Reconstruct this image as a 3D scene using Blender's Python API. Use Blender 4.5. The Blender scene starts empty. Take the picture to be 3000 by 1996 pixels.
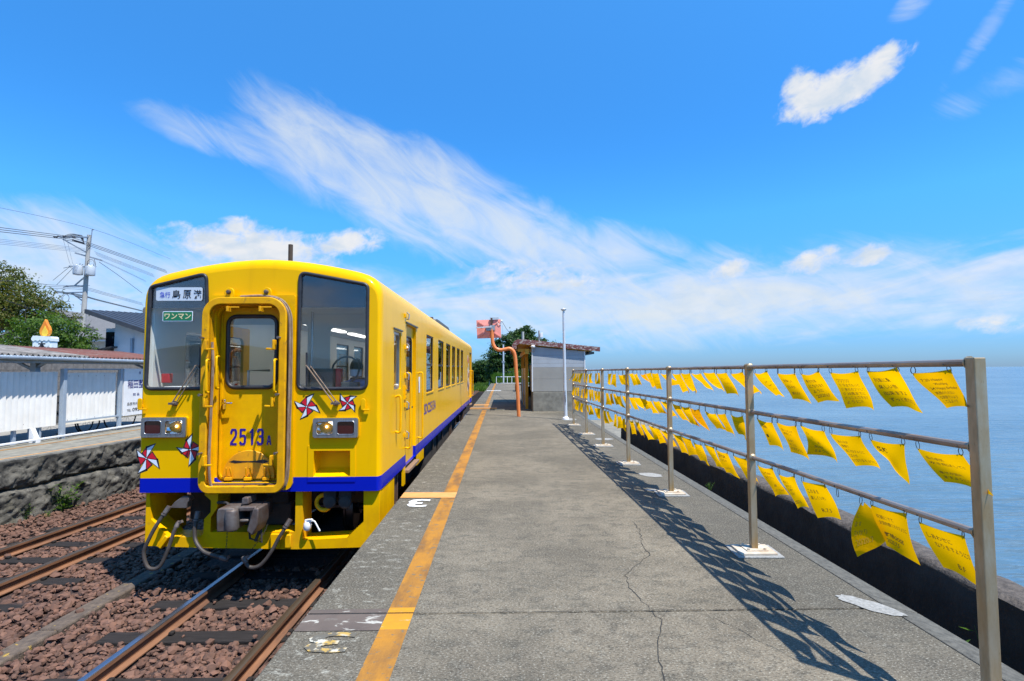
import bpy, bmesh, math, random
import numpy as np
from mathutils import Vector, Matrix, Quaternion
from mathutils.geometry import delaunay_2d_cdt
random.seed(7)
RNG = np.random.default_rng(11)
PI = math.pi
scene = bpy.context.scene
COL = scene.collection

# ------------------------------------------------------------------ camera, sky, sun, exposure
cd = bpy.data.cameras.new('camera')
cam = bpy.data.objects.new('camera', cd)
COL.objects.link(cam)
scene.camera = cam
cd.sensor_width = 36.0
cd.lens = 36.0 * 1580.0 / 3000.0
cd.clip_start = 0.05
cd.clip_end = 60000.0
_R = Vector((0.99987576, -0.0149172, -0.00509279))
_U = Vector((0.00429307, -0.05316023, 0.99857677))
_F = Vector((0.0151667, 0.99847457, 0.05308958))
cam.matrix_world = Matrix(((_R.x, _U.x, -_F.x, 0.0), (_R.y, _U.y, -_F.y, 0.0), (_R.z, _U.z, -_F.z, 1.48), (0, 0, 0, 1)))

SUN = Vector((0.53, -0.48, 1.5)).normalized()
sl = bpy.data.lights.new('sun', 'SUN')
sl.energy = 5.0
sl.angle = math.radians(0.5)
sl.color = (1.0, 0.955, 0.88)
so = bpy.data.objects.new('sun', sl)
COL.objects.link(so)
so.location = (20, -20, 60)
so.rotation_mode = 'QUATERNION'
so.rotation_quaternion = SUN.to_track_quat('Z', 'Y')

vs = scene.view_settings
vs.view_transform = 'Standard'
vs.look = 'None'
vs.exposure = 0.6
vs.gamma = 1.0
vs.use_curve_mapping = False
scene.cycles.max_bounces = 8
scene.cycles.diffuse_bounces = 4
scene.cycles.glossy_bounces = 3
scene.cycles.transmission_bounces = 4
scene.cycles.transparent_max_bounces = 10
scene.cycles.caustics_reflective = False
scene.cycles.caustics_refractive = False
scene.cycles.use_denoising = True


def nd(nt, t, ins=None, **pr):
    n = nt.nodes.new(t)
    for k, v in pr.items():
        setattr(n, k, v)
    for k, v in (ins or {}).items():
        s = n.inputs[k]
        if isinstance(v, bpy.types.NodeSocket):
            nt.links.new(v, s)
        else:
            s.default_value = v
    return n


def mth(nt, op, a, b=0.0, c=0.0, clamp=False):
    n = nd(nt, 'ShaderNodeMath', {0: a, 1: b, 2: c}, operation=op)
    n.use_clamp = clamp
    return n.outputs[0]


def rng_(nt, v, a, b, c=0.0, d=1.0, smooth=False):
    n = nd(nt, 'ShaderNodeMapRange', {0: v, 1: a, 2: b, 3: c, 4: d})
    n.interpolation_type = 'SMOOTHSTEP' if smooth else 'LINEAR'
    return n.outputs[0]


def mixc(nt, f, a, b, blend='MIX'):
    n = nt.nodes.new('ShaderNodeMix')
    n.data_type = 'RGBA'
    n.blend_type = blend
    for i, v in ((0, f), (6, a), (7, b)):
        if isinstance(v, bpy.types.NodeSocket):
            nt.links.new(v, n.inputs[i])
        elif i == 0:
            n.inputs[0].default_value = v
        else:
            n.inputs[i].default_value = (*v[:3], 1.0)
    return n.outputs[2]


def build_world():
    w = bpy.data.worlds.new('World')
    scene.world = w
    w.use_nodes = True
    nt = w.node_tree
    nt.nodes.clear()
    sky = nt.nodes.new('ShaderNodeTexSky')
    sky.sky_type = 'NISHITA'
    sky.sun_disc = False
    sky.sun_elevation = math.asin(SUN.z)
    sky.sun_rotation = math.atan2(SUN.x, SUN.y)
    sky.altitude = 0
    sky.air_density = 1.0
    sky.dust_density = 0.2
    sky.ozone_density = 2.2
    co = nd(nt, 'ShaderNodeTexCoord').outputs['Generated']
    sp = nd(nt, 'ShaderNodeSeparateXYZ', {0: co})
    x, y, z = sp.outputs
    az = mth(nt, 'MULTIPLY', mth(nt, 'ARCTAN2', x, y), 180 / PI)
    el = mth(nt, 'MULTIPLY', mth(nt, 'ARCSINE', z), 180 / PI)
    # deeper blue overhead, paler towards the sea: the saturated summer sky of the photograph
    hue = nd(nt, 'ShaderNodeHueSaturation', {'Saturation': 1.25, 'Value': 1.0, 'Color': sky.outputs[0]}).outputs[0]
    tint = mixc(nt, rng_(nt, el, -1.0, 15.0, 0, 1), SKY_LOW, SKY_HIGH)
    tint = mixc(nt, rng_(nt, el, 20.0, 42.0, 0, 1, True), tint, SKY_TOP)
    skyc = mixc(nt, 1.0, hue, tint, 'MULTIPLY')

    def ell(caz, cel, a, b, ang):
        """soft elliptic cloud mask in degrees of azimuth and elevation"""
        dx = mth(nt, 'SUBTRACT', az, caz)
        dy = mth(nt, 'SUBTRACT', el, cel)
        c, s = math.cos(math.radians(ang)), math.sin(math.radians(ang))
        u = mth(nt, 'MULTIPLY_ADD', dx, c / a, mth(nt, 'MULTIPLY', dy, s / a))
        v = mth(nt, 'MULTIPLY_ADD', dx, -s / b, mth(nt, 'MULTIPLY', dy, c / b))
        r2 = mth(nt, 'MULTIPLY_ADD', u, u, mth(nt, 'MULTIPLY', v, v))
        return rng_(nt, r2, 1.0, 0.0, 0.0, 1.0)

    def total(lst):
        acc = None
        for (caz, cel, a, b, ang, wt) in lst:
            g = mth(nt, 'MULTIPLY', ell(caz, cel, a, b, ang), wt)
            acc = g if acc is None else mth(nt, 'MAXIMUM', acc, g)
        return acc

    def noise(scale, stretch, ang, detail, dist=0.0, off=0.0, rough=0.55):
        c, s = math.cos(math.radians(ang)), math.sin(math.radians(ang))
        u = mth(nt, 'MULTIPLY_ADD', az, c / stretch, mth(nt, 'MULTIPLY', el, s / stretch))
        v = mth(nt, 'MULTIPLY_ADD', az, -s, mth(nt, 'MULTIPLY', el, c))
        vec = nd(nt, 'ShaderNodeCombineXYZ', {0: u, 1: v, 2: off}).outputs[0]
        return nd(nt, 'ShaderNodeTexNoise', {'Vector': vec, 'Scale': scale, 'Detail': detail, 'Roughness': rough, 'Distortion': dist}).outputs[0]

    # high thin streaks
    n1 = noise(0.36, 3.0, -30, 9, 0.7, 3.0, 0.62)
    cir = total(CIRRUS)
    ca = mth(nt, 'MULTIPLY', rng_(nt, mth(nt, 'ADD', cir, mth(nt, 'MULTIPLY', mth(nt, 'SUBTRACT', n1, 0.5), 1.6)), 0.18, 1.32, 0, 1, True), 0.84)
    # puffy cloud
    n2 = noise(0.80, 1.35, 18, 7, 0.3, 9.0, 0.60)
    cum = total(CUMULUS)
    cb = mth(nt, 'MULTIPLY', rng_(nt, mth(nt, 'ADD', cum, mth(nt, 'MULTIPLY', mth(nt, 'SUBTRACT', n2, 0.5), 1.9)), 0.22, 1.08, 0, 1, True), 0.97)
    cb = mth(nt, 'MULTIPLY', cb, rng_(nt, cum, 0.0, 0.30, 0, 1, True))
    ca = mth(nt, 'MULTIPLY', ca, rng_(nt, cir, 0.0, 0.25, 0, 1, True))
    # layered band over the horizon all round
    n3 = noise(0.33, 4.5, 6, 8, 0.6, 21.0, 0.58)
    band = mth(nt, 'MULTIPLY', rng_(nt, el, 0.3, 6.0, 0.15, 1.0, True), rng_(nt, el, 6.5, 14.5, 1.0, 0.0, True))
    cc = mth(nt, 'MULTIPLY', rng_(nt, mth(nt, 'ADD', mth(nt, 'MULTIPLY', band, 0.62), mth(nt, 'MULTIPLY', mth(nt, 'SUBTRACT', n3, 0.5), 1.3)), 0.30, 0.85, 0, 1, True), 0.78)
    cc = mth(nt, 'MULTIPLY', cc, rng_(nt, el, 0.0, 3.0, 0.1, 1.0))
    shade = rng_(nt, noise(0.6, 1.8, 10, 7, 0.3, 40.0), 0.36, 0.62, 0.0, 1.0)
    white = mixc(nt, shade, (CLOUD * 0.74, CLOUD * 0.85, CLOUD * 0.98), (CLOUD, CLOUD * 1.01, CLOUD * 1.03))
    c1 = mixc(nt, cc, skyc, white)
    c2 = mixc(nt, ca, c1, (CLOUD * 0.88, CLOUD * 0.95, CLOUD * 1.0))
    c3 = mixc(nt, cb, c2, white)
    up = rng_(nt, el, -1.0, 0.0)
    fin = mixc(nt, up, (CLOUD * 0.25, CLOUD * 0.3, CLOUD * 0.33), c3)
    bg = nd(nt, 'ShaderNodeBackground', {'Color': fin, 'Strength': 0.12})
    nt.links.new(bg.outputs[0], nd(nt, 'ShaderNodeOutputWorld').inputs[0])


SKY_LOW = (0.21, 0.36, 0.86)
SKY_HIGH = (0.50, 1.07, 1.38)
SKY_TOP = (0.85, 1.45, 1.62)
CLOUD = 4.75
#         azimuth, elevation, half length, half width, tilt, weight
CIRRUS = [(-27.5, 21.0, 9.5, 2.1, -10, 0.80), (-18.5, 21.0, 11.5, 5.6, -24, 1.02), (-9.0, 17.6, 20.0, 6.6, -21, 1.12), (1.0, 14.2, 17.0, 5.0, -18, 1.1),
          (9.5, 12.6, 13.0, 3.6, -8, 1.0), (-41, 9.6, 13, 5.2, 0, 1.05), (42.6, 24.7, 4.8, 1.0, 48, 0.54), (38.7, 28.9, 2.8, 1.3, 30, 0.54), (43.5, 21.3, 6.0, 1.8, 10, 0.50),
          (-26, 9.0, 13, 4.6, 0, 0.9), (18, 6.8, 38, 6.2, 2, 0.92), (4.5, 16.6, 1.9, 1.6, -50, .7)]
CUMULUS = [(32.4, 24.0, 5.6, 2.3, 12, 1.3), (30.0, 24.6, 2.3, 2.6, 30, 1.25), (35.6, 25.0, 3.7, 1.7, 22, 1.2), (-25.0, 11.7, 9.4, 2.6, -2, 1.2), (-26.0, 13.3, 2.8, 1.6, 10, 1.05), (-16.5, 12.8, 5.4, 1.7, 10, 1.05),
           (22.9, 9.6, 2.3, 1.35, 18, 1.0), (30.2, 9.8, 3.5, 1.45, 16, 1.0), (34.6, 9.9, 2.7, 1.15, 16, 0.98), (4.0, 9.6, 11.0, 2.2, -4, 0.74), (42.5, 3.4, 2.6, 1.0, 0, .8)]
build_world()

# ------------------------------------------------------------------ materials


def mat(name, a, b=None, sc=4.0, lo=0.35, hi=0.65, detail=6.0, rough=0.6, metal=0.0, spec=0.5, bump=0.0, bsc=40.0, coat=0.0,
        st=(1, 1, 1), extra=None, rough2=None, dist=0.0):
    m = bpy.data.materials.new(name)
    m.use_nodes = True
    nt = m.node_tree
    nt.nodes.clear()
    out = nd(nt, 'ShaderNodeOutputMaterial')
    p = nd(nt, 'ShaderNodeBsdfPrincipled', {'Roughness': rough, 'Metallic': metal, 'Specular IOR Level': spec, 'Coat Weight': coat, 'Coat Roughness': 0.05})
    nt.links.new(p.outputs[0], out.inputs[0])
    co = nd(nt, 'ShaderNodeTexCoord').outputs['Object']
    if st != (1, 1, 1):
        co = nd(nt, 'ShaderNodeMapping', {'Vector': co, 'Scale': st}).outputs[0]
    if b is not None:
        n = nd(nt, 'ShaderNodeTexNoise', {'Vector': co, 'Scale': sc, 'Detail': detail, 'Roughness': 0.6, 'Distortion': dist}).outputs[0]
        f = rng_(nt, n, lo, hi)
        c = mixc(nt, f, a, b)
        if rough2 is not None:
            nt.links.new(rng_(nt, n, lo, hi, rough, rough2), p.inputs['Roughness'])
    else:
        c = nd(nt, 'ShaderNodeRGB').outputs[0]
        c.default_value = (*a, 1)
    if extra:
        c = extra(nt, co, c, p)
    nt.links.new(c, p.inputs['Base Color'])
    if bump:
        n = nd(nt, 'ShaderNodeTexNoise', {'Vector': co, 'Scale': bsc, 'Detail': 5.0, 'Roughness': 0.6}).outputs[0]
        bn = nd(nt, 'ShaderNodeBump', {'Height': n, 'Strength': bump, 'Distance': 0.02})
        nt.links.new(bn.outputs[0], p.inputs['Normal'])
    return m


def spots(col, sc, lo, hi, amt=1.0, st=(1, 1, 1), detail=5, dist=0.0, off=0.0):
    """a layer of stains of colour col where noise is above lo..hi"""
    def f(nt, co, c, p):
        v = nd(nt, 'ShaderNodeMapping', {'Vector': co, 'Scale': st, 'Location': (off, off * 0.7, off * 1.3)}).outputs[0]
        n = nd(nt, 'ShaderNodeTexNoise', {'Vector': v, 'Scale': sc, 'Detail': detail, 'Roughness': 0.62, 'Distortion': dist}).outputs[0]
        return mixc(nt, rng_(nt, n, lo, hi, 0, amt), c, col)
    return f


def layers(*fs):
    def f(nt, co, c, p):
        for g in fs:
            c = g(nt, co, c, p)
        return c
    return f


def belt(nt, co, c, p):
    """blue waist stripe: a painted band between two heights of the car body"""
    zz = nd(nt, 'ShaderNodeSeparateXYZ', {0: co}).outputs[2]
    f = mth(nt, 'LESS_THAN', zz, 1.195)
    return mixc(nt, f, c, (0.002, 0.012, 0.36))


def by_island(amt, tint=(0.6, 0.55, 0.5)):
    def f(nt, co, c, p):
        r = nd(nt, 'ShaderNodeNewGeometry').outputs['Random Per Island']
        d = mixc(nt, rng_(nt, r, 0, 1, 0, amt), c, tint)
        r2 = mth(nt, 'FRACT', mth(nt, 'MULTIPLY', r, 37.7))
        return mixc(nt, 1.0, d, mixc(nt, r2, (0.62, 0.62, 0.62), (1.25, 1.22, 1.2)), 'MULTIPLY')
    return f


def leafmat(name, cols, trans=0.45):
    m = bpy.data.materials.new(name)
    m.use_nodes = True
    nt = m.node_tree
    nt.nodes.clear()
    out = nd(nt, 'ShaderNodeOutputMaterial')
    r = nd(nt, 'ShaderNodeNewGeometry').outputs['Random Per Island']
    cr = nd(nt, 'ShaderNodeValToRGB', {0: r})
    els = cr.color_ramp.elements
    for i, c in enumerate(cols):
        pos = i / (len(cols) - 1)
        e = els[i] if i < 2 else els.new(pos)
        e.position = pos
        e.color = (*c, 1)
    for i, c in enumerate(cols):
        els[i].position = i / (len(cols) - 1)
        els[i].color = (*c, 1)
    d = nd(nt, 'ShaderNodeBsdfPrincipled', {'Base Color': cr.outputs[0], 'Roughness': 0.5, 'Specular IOR Level': 0.3})
    t = nd(nt, 'ShaderNodeBsdfTranslucent', {'Color': mixc(nt, 1.0, cr.outputs[0], (1.5, 1.6, 0.7), 'MULTIPLY')})
    mx = nd(nt, 'ShaderNodeMixShader', {0: trans, 1: d.outputs[0], 2: t.outputs[0]})
    nt.links.new(mx.outputs[0], out.inputs[0])
    return m


def clothmat(name, col, trans, rough=0.9):
    m = bpy.data.materials.new(name)
    m.use_nodes = True
    nt = m.node_tree
    nt.nodes.clear()
    out = nd(nt, 'ShaderNodeOutputMaterial')
    oi = nd(nt, 'ShaderNodeObjectInfo').outputs['Random']
    c = mixc(nt, oi, col, (col[0] * 0.93, col[1] * 0.86, col[2] * 2.0))
    co = nd(nt, 'ShaderNodeTexCoord').outputs['Object']
    n = nd(nt, 'ShaderNodeTexNoise', {'Vector': co, 'Scale': 9.0, 'Detail': 4.0}).outputs[0]
    c = mixc(nt, rng_(nt, n, 0.4, 0.7, 0, 0.25), c, (col[0] * 0.94, col[1] * 0.88, col[2]))
    d = nd(nt, 'ShaderNodeBsdfDiffuse', {'Color': c})
    bn = nd(nt, 'ShaderNodeBump', {'Height': nd(nt, 'ShaderNodeTexNoise', {'Vector': co, 'Scale': 28.0, 'Detail': 3.0}).outputs[0], 'Strength': 0.35, 'Distance': 0.01})
    nt.links.new(bn.outputs[0], d.inputs['Normal'])
    t = nd(nt, 'ShaderNodeBsdfTranslucent', {'Color': c})
    mx = nd(nt, 'ShaderNodeMixShader', {0: trans, 1: d.outputs[0], 2: t.outputs[0]})
    nt.links.new(mx.outputs[0], out.inputs[0])
    return m


def glassmat(name, tint, refl=0.06, rough=0.0):
    m = bpy.data.materials.new(name)
    m.use_nodes = True
    nt = m.node_tree
    nt.nodes.clear()
    out = nd(nt, 'ShaderNodeOutputMaterial')
    tr = nd(nt, 'ShaderNodeBsdfTransparent', {'Color': (*tint, 1)})
    gl = nd(nt, 'ShaderNodeBsdfGlossy', {'Color': (1, 1, 1, 1), 'Roughness': rough})
    fr = nd(nt, 'ShaderNodeFresnel', {'IOR': 1.5})
    f = mth(nt, 'ADD', mth(nt, 'MULTIPLY', fr.outputs[0], 0.9), refl, clamp=True)
    mx = nd(nt, 'ShaderNodeMixShader', {0: f, 1: tr.outputs[0], 2: gl.outputs[0]})
    nt.links.new(mx.outputs[0], out.inputs[0])
    return m


grime = spots((0.18, 0.10, 0.02), 3.0, 0.60, 0.85, 0.35, (1, 1, 0.35))
YEL = (0.82, 0.445, 0.0004)
MT = {}
MT['body'] = mat('yellow_body_paint', YEL, (0.77, 0.412, 0.0006), sc=1.2, rough=0.26, spec=0.06, coat=0.09, extra=layers(spots((0.50, 0.22, 0.008), 5.0, 0.54, 0.80, 0.34, (1, 1, 0.12), 7), belt))
MT['yellow'] = mat('yellow_paint', YEL, (0.70, 0.36, 0.002), sc=5, rough=0.34, spec=0.1, extra=layers(spots((0.22, 0.10, 0.03), 9, 0.62, 0.8, 0.5), spots((0.40, 0.19, 0.02), 4, 0.52, 0.75, 0.35, (1, 1, .2), 8, 0, 4)))
MT['yellow_worn'] = mat('worn_yellow_paint', (0.76, 0.38, 0.003), (0.58, 0.27, 0.008), sc=7, rough=0.4, spec=0.12, extra=spots((0.15, 0.07, 0.03), 12, 0.60, 0.72, 0.75))
MT['blue'] = mat('blue_lettering', (0.02, 0.008, 0.26), rough=0.4)
MT['rubber'] = mat('black_rubber', (0.012, 0.012, 0.014), (0.03, 0.028, 0.03), sc=8, rough=0.45)
MT['dark'] = mat('dark_underframe', (0.018, 0.016, 0.015), (0.05, 0.04, 0.033), sc=6, rough=0.85)
MT['darkred'] = mat('rust_brown_underframe', (0.10, 0.055, 0.035), (0.05, 0.03, 0.022), sc=9, rough=0.85)
MT['steel'] = mat('brushed_steel', (0.42, 0.43, 0.44), (0.30, 0.30, 0.31), sc=6, rough=0.32, metal=0.9, st=(6, 1, 1))
MT['chrome'] = mat('reflector', (0.75, 0.76, 0.78), rough=0.08, metal=1.0)
MT['coupler'] = mat('cast_steel_worn', (0.16, 0.145, 0.135), (0.09, 0.058, 0.044), sc=7, rough=0.55, metal=0.35, bump=0.2)
MT['hose'] = mat('dusty_rubber_hose', (0.030, 0.024, 0.020), (0.058, 0.047, 0.039), sc=10, rough=0.6)
MT['cable'] = mat('taped_cable', (0.16, 0.10, 0.06), (0.30, 0.22, 0.15), sc=25, rough=0.7, st=(1, 1, 0.3))
MT['lampred'] = mat('dark_red_lens', (0.045, 0.004, 0.006), rough=0.12, spec=0.6)
MT['wheel'] = mat('wheel_steel', (0.10, 0.09, 0.09), rough=0.3, metal=0.8)
MT['tint'] = mat('dark_tinted_pane', (0.006, 0.010, 0.022), rough=0.05, spec=0.6)
MT['glass'] = glassmat('cab_glass', (0.975, 0.985, 0.985), 0.0)
MT['glass2'] = glassmat('tinted_side_glass', (0.90, 0.92, 0.92), 0.02)
MT['lens'] = glassmat('lamp_glass', (0.97, 0.97, 0.97), 0.03)
MT['white'] = mat('white_print', (0.78, 0.79, 0.80), rough=0.5)
MT['signwhite'] = mat('roll_sign_white', (0.52, 0.58, 0.64), rough=0.45)
MT['black'] = mat('black_print', (0.012, 0.012, 0.016), rough=0.5)
MT['navy'] = mat('navy_print', (0.01, 0.012, 0.16), rough=0.5)
MT['signblue'] = mat('blue_print', (0.02, 0.05, 0.50), rough=0.5)
MT['red'] = mat('red_print', (0.56, 0.006, 0.022), rough=0.4)
MT['pale'] = mat('pale_grey_print', (0.66, 0.72, 0.80), rough=0.4)
MT['green'] = mat('green_plate', (0.01, 0.16, 0.06), rough=0.4)
MT['cream'] = mat('cream_print', (0.68, 0.60, 0.32), rough=0.5)
MT['lining'] = mat('grey_interior_lining', (0.84, 0.86, 0.82), (0.78, 0.80, 0.77), sc=2, rough=0.5)
MT['liningdark'] = mat('dark_cab_console', (0.06, 0.07, 0.07), rough=0.5)
MT['seat'] = mat('red_seat_cloth', (0.40, 0.03, 0.02), (0.30, 0.02, 0.02), sc=30, rough=0.9)
MT['seatwhite'] = mat('white_seat_cover', (0.75, 0.75, 0.74), rough=0.9)
MT['wood'] = mat('door_step_timber', (0.30, 0.18, 0.10), (0.20, 0.12, 0.07), sc=20, rough=0.7, st=(0.2, 4, 4))
MT['flap'] = mat('worn_step_plate', (0.76, 0.345, 0.003), (0.58, 0.25, 0.01), sc=6, rough=0.42, extra=spots((0.10, 0.05, 0.02), 9, 0.62, 0.74, 0.7))


def concrete_extra(nt, co, c, p):
    # old brushed slab: worn patches, dark lichen, fine exposed grain drawn out across the platform
    def nz(sc, st, det, ro=0.6, off=0.0, dist=0.0):
        v = nd(nt, 'ShaderNodeMapping', {'Vector': co, 'Scale': st, 'Location': (off, off * .6, 0)}).outputs[0]
        return nd(nt, 'ShaderNodeTexNoise', {'Vector': v, 'Scale': sc, 'Detail': det, 'Roughness': ro, 'Distortion': dist}).outputs[0]
    xx = nd(nt, 'ShaderNodeSeparateXYZ', {0: co}).outputs[0]
    big = nz(0.65, (1, 1, 1), 7)
    c = mixc(nt, rng_(nt, nz(2.6, (0.5, 1.4, 1), 7, 0.65, 3.0, 0.4), 0.45, 0.68, 0, 0.65), c, (0.232, 0.196, 0.140))
    c = mixc(nt, rng_(nt, big, 0.44, 0.60, 0, 0.70), c, (0.094, 0.081, 0.060))
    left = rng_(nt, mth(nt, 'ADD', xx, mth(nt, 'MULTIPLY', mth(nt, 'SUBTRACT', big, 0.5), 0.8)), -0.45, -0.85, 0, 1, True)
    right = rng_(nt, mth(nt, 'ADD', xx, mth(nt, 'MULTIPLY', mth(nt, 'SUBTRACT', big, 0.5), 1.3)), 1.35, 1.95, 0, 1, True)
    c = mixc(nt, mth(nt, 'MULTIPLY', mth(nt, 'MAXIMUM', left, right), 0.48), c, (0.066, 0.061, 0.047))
    blot = nz(9.0, (0.8, 1.2, 1), 9, 0.72, 7.0, 0.5)
    c = mixc(nt, rng_(nt, blot, 0.49, 0.63, 0, 0.70), c, (0.070, 0.064, 0.050))
    c = mixc(nt, mth(nt, 'MULTIPLY', rng_(nt, nz(13.0, (0.7, 1.2, 1), 9, 0.75, 11.0, 0.5), 0.55, 0.64), mth(nt, 'MULTIPLY_ADD', left, 0.55, 0.14)), c, (0.38, 0.365, 0.30))
    grain = nz(85.0, (0.6, 1.15, 1), 6, 0.75)
    c = mixc(nt, rng_(nt, grain, 0.49, 0.60, 0, 0.80), c, (0.040, 0.036, 0.027))
    c = mixc(nt, rng_(nt, nz(120.0, (0.6, 1.1, 1), 4, 0.7, 5.0), 0.55, 0.68, 0, 0.75), c, (0.46, 0.44, 0.36))
    return c


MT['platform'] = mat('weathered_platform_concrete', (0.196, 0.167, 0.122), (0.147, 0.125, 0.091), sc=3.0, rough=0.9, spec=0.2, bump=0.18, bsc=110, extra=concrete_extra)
MT['edge'] = mat('pale_platform_kerb', (0.135, 0.128, 0.105), (0.055, 0.052, 0.042), sc=22, lo=0.3, hi=0.7, detail=9, rough=0.9, bump=0.6, bsc=60)
MT['oldwall'] = mat('old_blackened_concrete', (0.125, 0.116, 0.096), (0.028, 0.027, 0.025), sc=4.5, lo=0.40, hi=0.62, detail=10, rough=0.95, bump=1.0, bsc=14, st=(1, 1, 0.8), dist=0.6,
                    extra=layers(spots((0.26, 0.24, 0.20), 10, 0.56, 0.72, 0.7, detail=9), spots((0.15, 0.13, 0.05), 2, 0.58, 0.75, 0.4, off=3)))
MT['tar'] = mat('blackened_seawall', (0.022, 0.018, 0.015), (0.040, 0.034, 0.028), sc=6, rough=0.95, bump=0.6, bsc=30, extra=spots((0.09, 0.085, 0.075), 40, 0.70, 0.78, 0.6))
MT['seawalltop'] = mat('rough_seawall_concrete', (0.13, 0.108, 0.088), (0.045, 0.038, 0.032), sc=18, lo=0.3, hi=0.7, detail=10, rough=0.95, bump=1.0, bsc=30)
MT['conc'] = mat('grey_concrete', (0.245, 0.23, 0.185), (0.14, 0.132, 0.108), sc=5, detail=9, rough=0.9, bump=0.3, bsc=40, extra=spots((0.08, 0.078, 0.07), 3, 0.58, 0.75, 0.6, (1, 1, 0.4)))
MT['lichen'] = mat('lichened_concrete_beam', (0.135, 0.100, 0.072), (0.065, 0.049, 0.038), sc=14, detail=9, rough=0.95, bump=0.6, extra=spots((0.50, 0.32, 0.03), 11, 0.62, 0.70, 0.9, detail=8))
MT['whiteplate'] = mat('white_mortar_pad', (0.54, 0.50, 0.41), (0.44, 0.33, 0.22), sc=9, rough=0.85, extra=spots((0.30, 0.22, 0.14), 14, 0.66, 0.78, 0.6))
MT['patch'] = mat('pale_repair_mortar', (0.33, 0.325, 0.30), (0.21, 0.205, 0.185), sc=45, detail=8, rough=0.95, bump=0.4, bsc=70)
MT['line'] = mat('worn_yellow_line', (0.42, 0.185, 0.022), (0.31, 0.145, 0.030), sc=6, lo=0.3, hi=0.7, rough=0.8, spec=0.2, bump=0.3, bsc=70,
                 extra=layers(spots((0.15, 0.080, 0.036), 3.6, 0.44, 0.66, 0.85, (1.6, 0.5, 1)), spots((0.13, 0.12, 0.09), 24, 0.585, 0.64, 0.9, (0.6, 1, 1), 8)))
MT['linefresh'] = mat('fresh_yellow_paint', (0.54, 0.24, 0.005), (0.44, 0.19, 0.01), sc=8, rough=0.75, extra=spots((0.40, 0.38, 0.30), 17, 0.62, 0.67, 0.9, (0.5, 1, 1), 8))
MT['lineorange'] = mat('pale_orange_band', (0.60, 0.30, 0.09), (0.52, 0.25, 0.07), sc=9, rough=0.75)
MT['brownband'] = mat('worn_brown_band', (0.118, 0.090, 0.072), (0.085, 0.066, 0.054), sc=5, rough=0.85, extra=layers(spots((0.42, 0.40, 0.34), 13, 0.585, 0.63, 0.95, (0.4, 1, 1), 9, 0.8), spots((0.2, 0.19, 0.16), 8, 0.6, 0.7, 0.8, (0.5, 1, 1), 8, 0.5, 5)))
MT['wornmark'] = mat('worn_yellow_white_mark', (0.42, 0.27, 0.06), (0.46, 0.44, 0.36), sc=7, lo=0.46, hi=0.54, rough=0.85, extra=spots((0.10, 0.092, 0.072), 16, 0.47, 0.53, 0.97, detail=8))
MT['paintwhite'] = mat('white_marking_paint', (0.78, 0.78, 0.76), (0.66, 0.66, 0.64), sc=20, rough=0.7)
MT['crack'] = mat('dark_crack', (0.03, 0.029, 0.026), rough=1.0)
MT['rail'] = mat('rusty_rail_side', (0.25, 0.115, 0.055), (0.12, 0.055, 0.03), sc=6, detail=8, rough=0.75, st=(1, 0.25, 1), bump=0.2)
MT['railtop'] = mat('worn_rail_head', (0.33, 0.35, 0.40), (0.22, 0.20, 0.20), sc=3, rough=0.22, metal=0.9, st=(8, 0.2, 1))
MT['railtop2'] = mat('dull_brown_rail_head', (0.20, 0.155, 0.11), (0.12, 0.08, 0.05), sc=4, rough=0.38, metal=0.7, st=(8, 0.2, 1))
MT['sleeper'] = mat('creosoted_timber', (0.016, 0.014, 0.013), (0.032, 0.027, 0.025), sc=9, rough=0.85, spec=0.2, st=(0.5, 5, 5), bump=0.5, bsc=30, extra=spots((0.10, 0.08, 0.07), 12, 0.62, 0.75, 0.6, (0.2, 3, 1)))
MT['ballast'] = mat('red_brown_ballast_stone', (0.150, 0.073, 0.046), (0.095, 0.049, 0.034), sc=22, rough=0.9, extra=by_island(0.40, (0.185, 0.105, 0.072)))
MT['ballastbed_gapshade'] = mat('ballast_bed', (0.075, 0.038, 0.028), (0.022, 0.014, 0.012), sc=26, lo=0.38, hi=0.62, detail=8, rough=0.95, bump=1.0, bsc=30, extra=spots((0.20, 0.13, 0.095), 40, 0.58, 0.68, 0.8))  # dark tone paints in the shade of the gaps between stones
MT['soil'] = mat('dry_soil', (0.20, 0.165, 0.11), (0.09, 0.075, 0.05), sc=6, detail=9, rough=1.0, bump=0.6, extra=spots((0.06, 0.09, 0.02), 2.5, 0.52, 0.66, 0.6))
MT['rubble'] = mat('dark_wet_rubble', (0.03, 0.028, 0.026), (0.075, 0.068, 0.06), sc=18, detail=8, rough=0.9, bump=1.0, bsc=24)
MT['asphalt'] = mat('pale_worn_asphalt', (0.30, 0.29, 0.265), (0.20, 0.195, 0.18), sc=4, detail=8, rough=0.95, bump=0.2)
MT['stainless'] = mat('weathered_stainless_gold_reflection', (0.50, 0.42, 0.30), (0.36, 0.27, 0.155), sc=5, lo=0.38, hi=0.66, detail=8, rough=0.42, rough2=0.60, metal=0.7, st=(3, 3, 0.8),  # tan and gold tones: rust plus a painted-in reflection of yellow flags and railcar
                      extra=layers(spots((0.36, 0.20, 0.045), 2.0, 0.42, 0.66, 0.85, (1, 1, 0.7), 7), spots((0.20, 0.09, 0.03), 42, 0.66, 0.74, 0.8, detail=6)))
MT['bar'] = mat('stained_railing_pipe', (0.42, 0.34, 0.27), (0.26, 0.18, 0.13), sc=8, lo=0.4, hi=0.65, rough=0.35, rough2=0.6, metal=0.6, st=(1, 0.3, 1), extra=spots((0.10, 0.07, 0.05), 30, 0.60, 0.68, 0.8, (1, 0.5, 1), 7))
MT['hook'] = mat('tarnished_snap_hook', (0.09, 0.08, 0.065), (0.25, 0.23, 0.20), sc=40, rough=0.4, metal=0.8)
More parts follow.
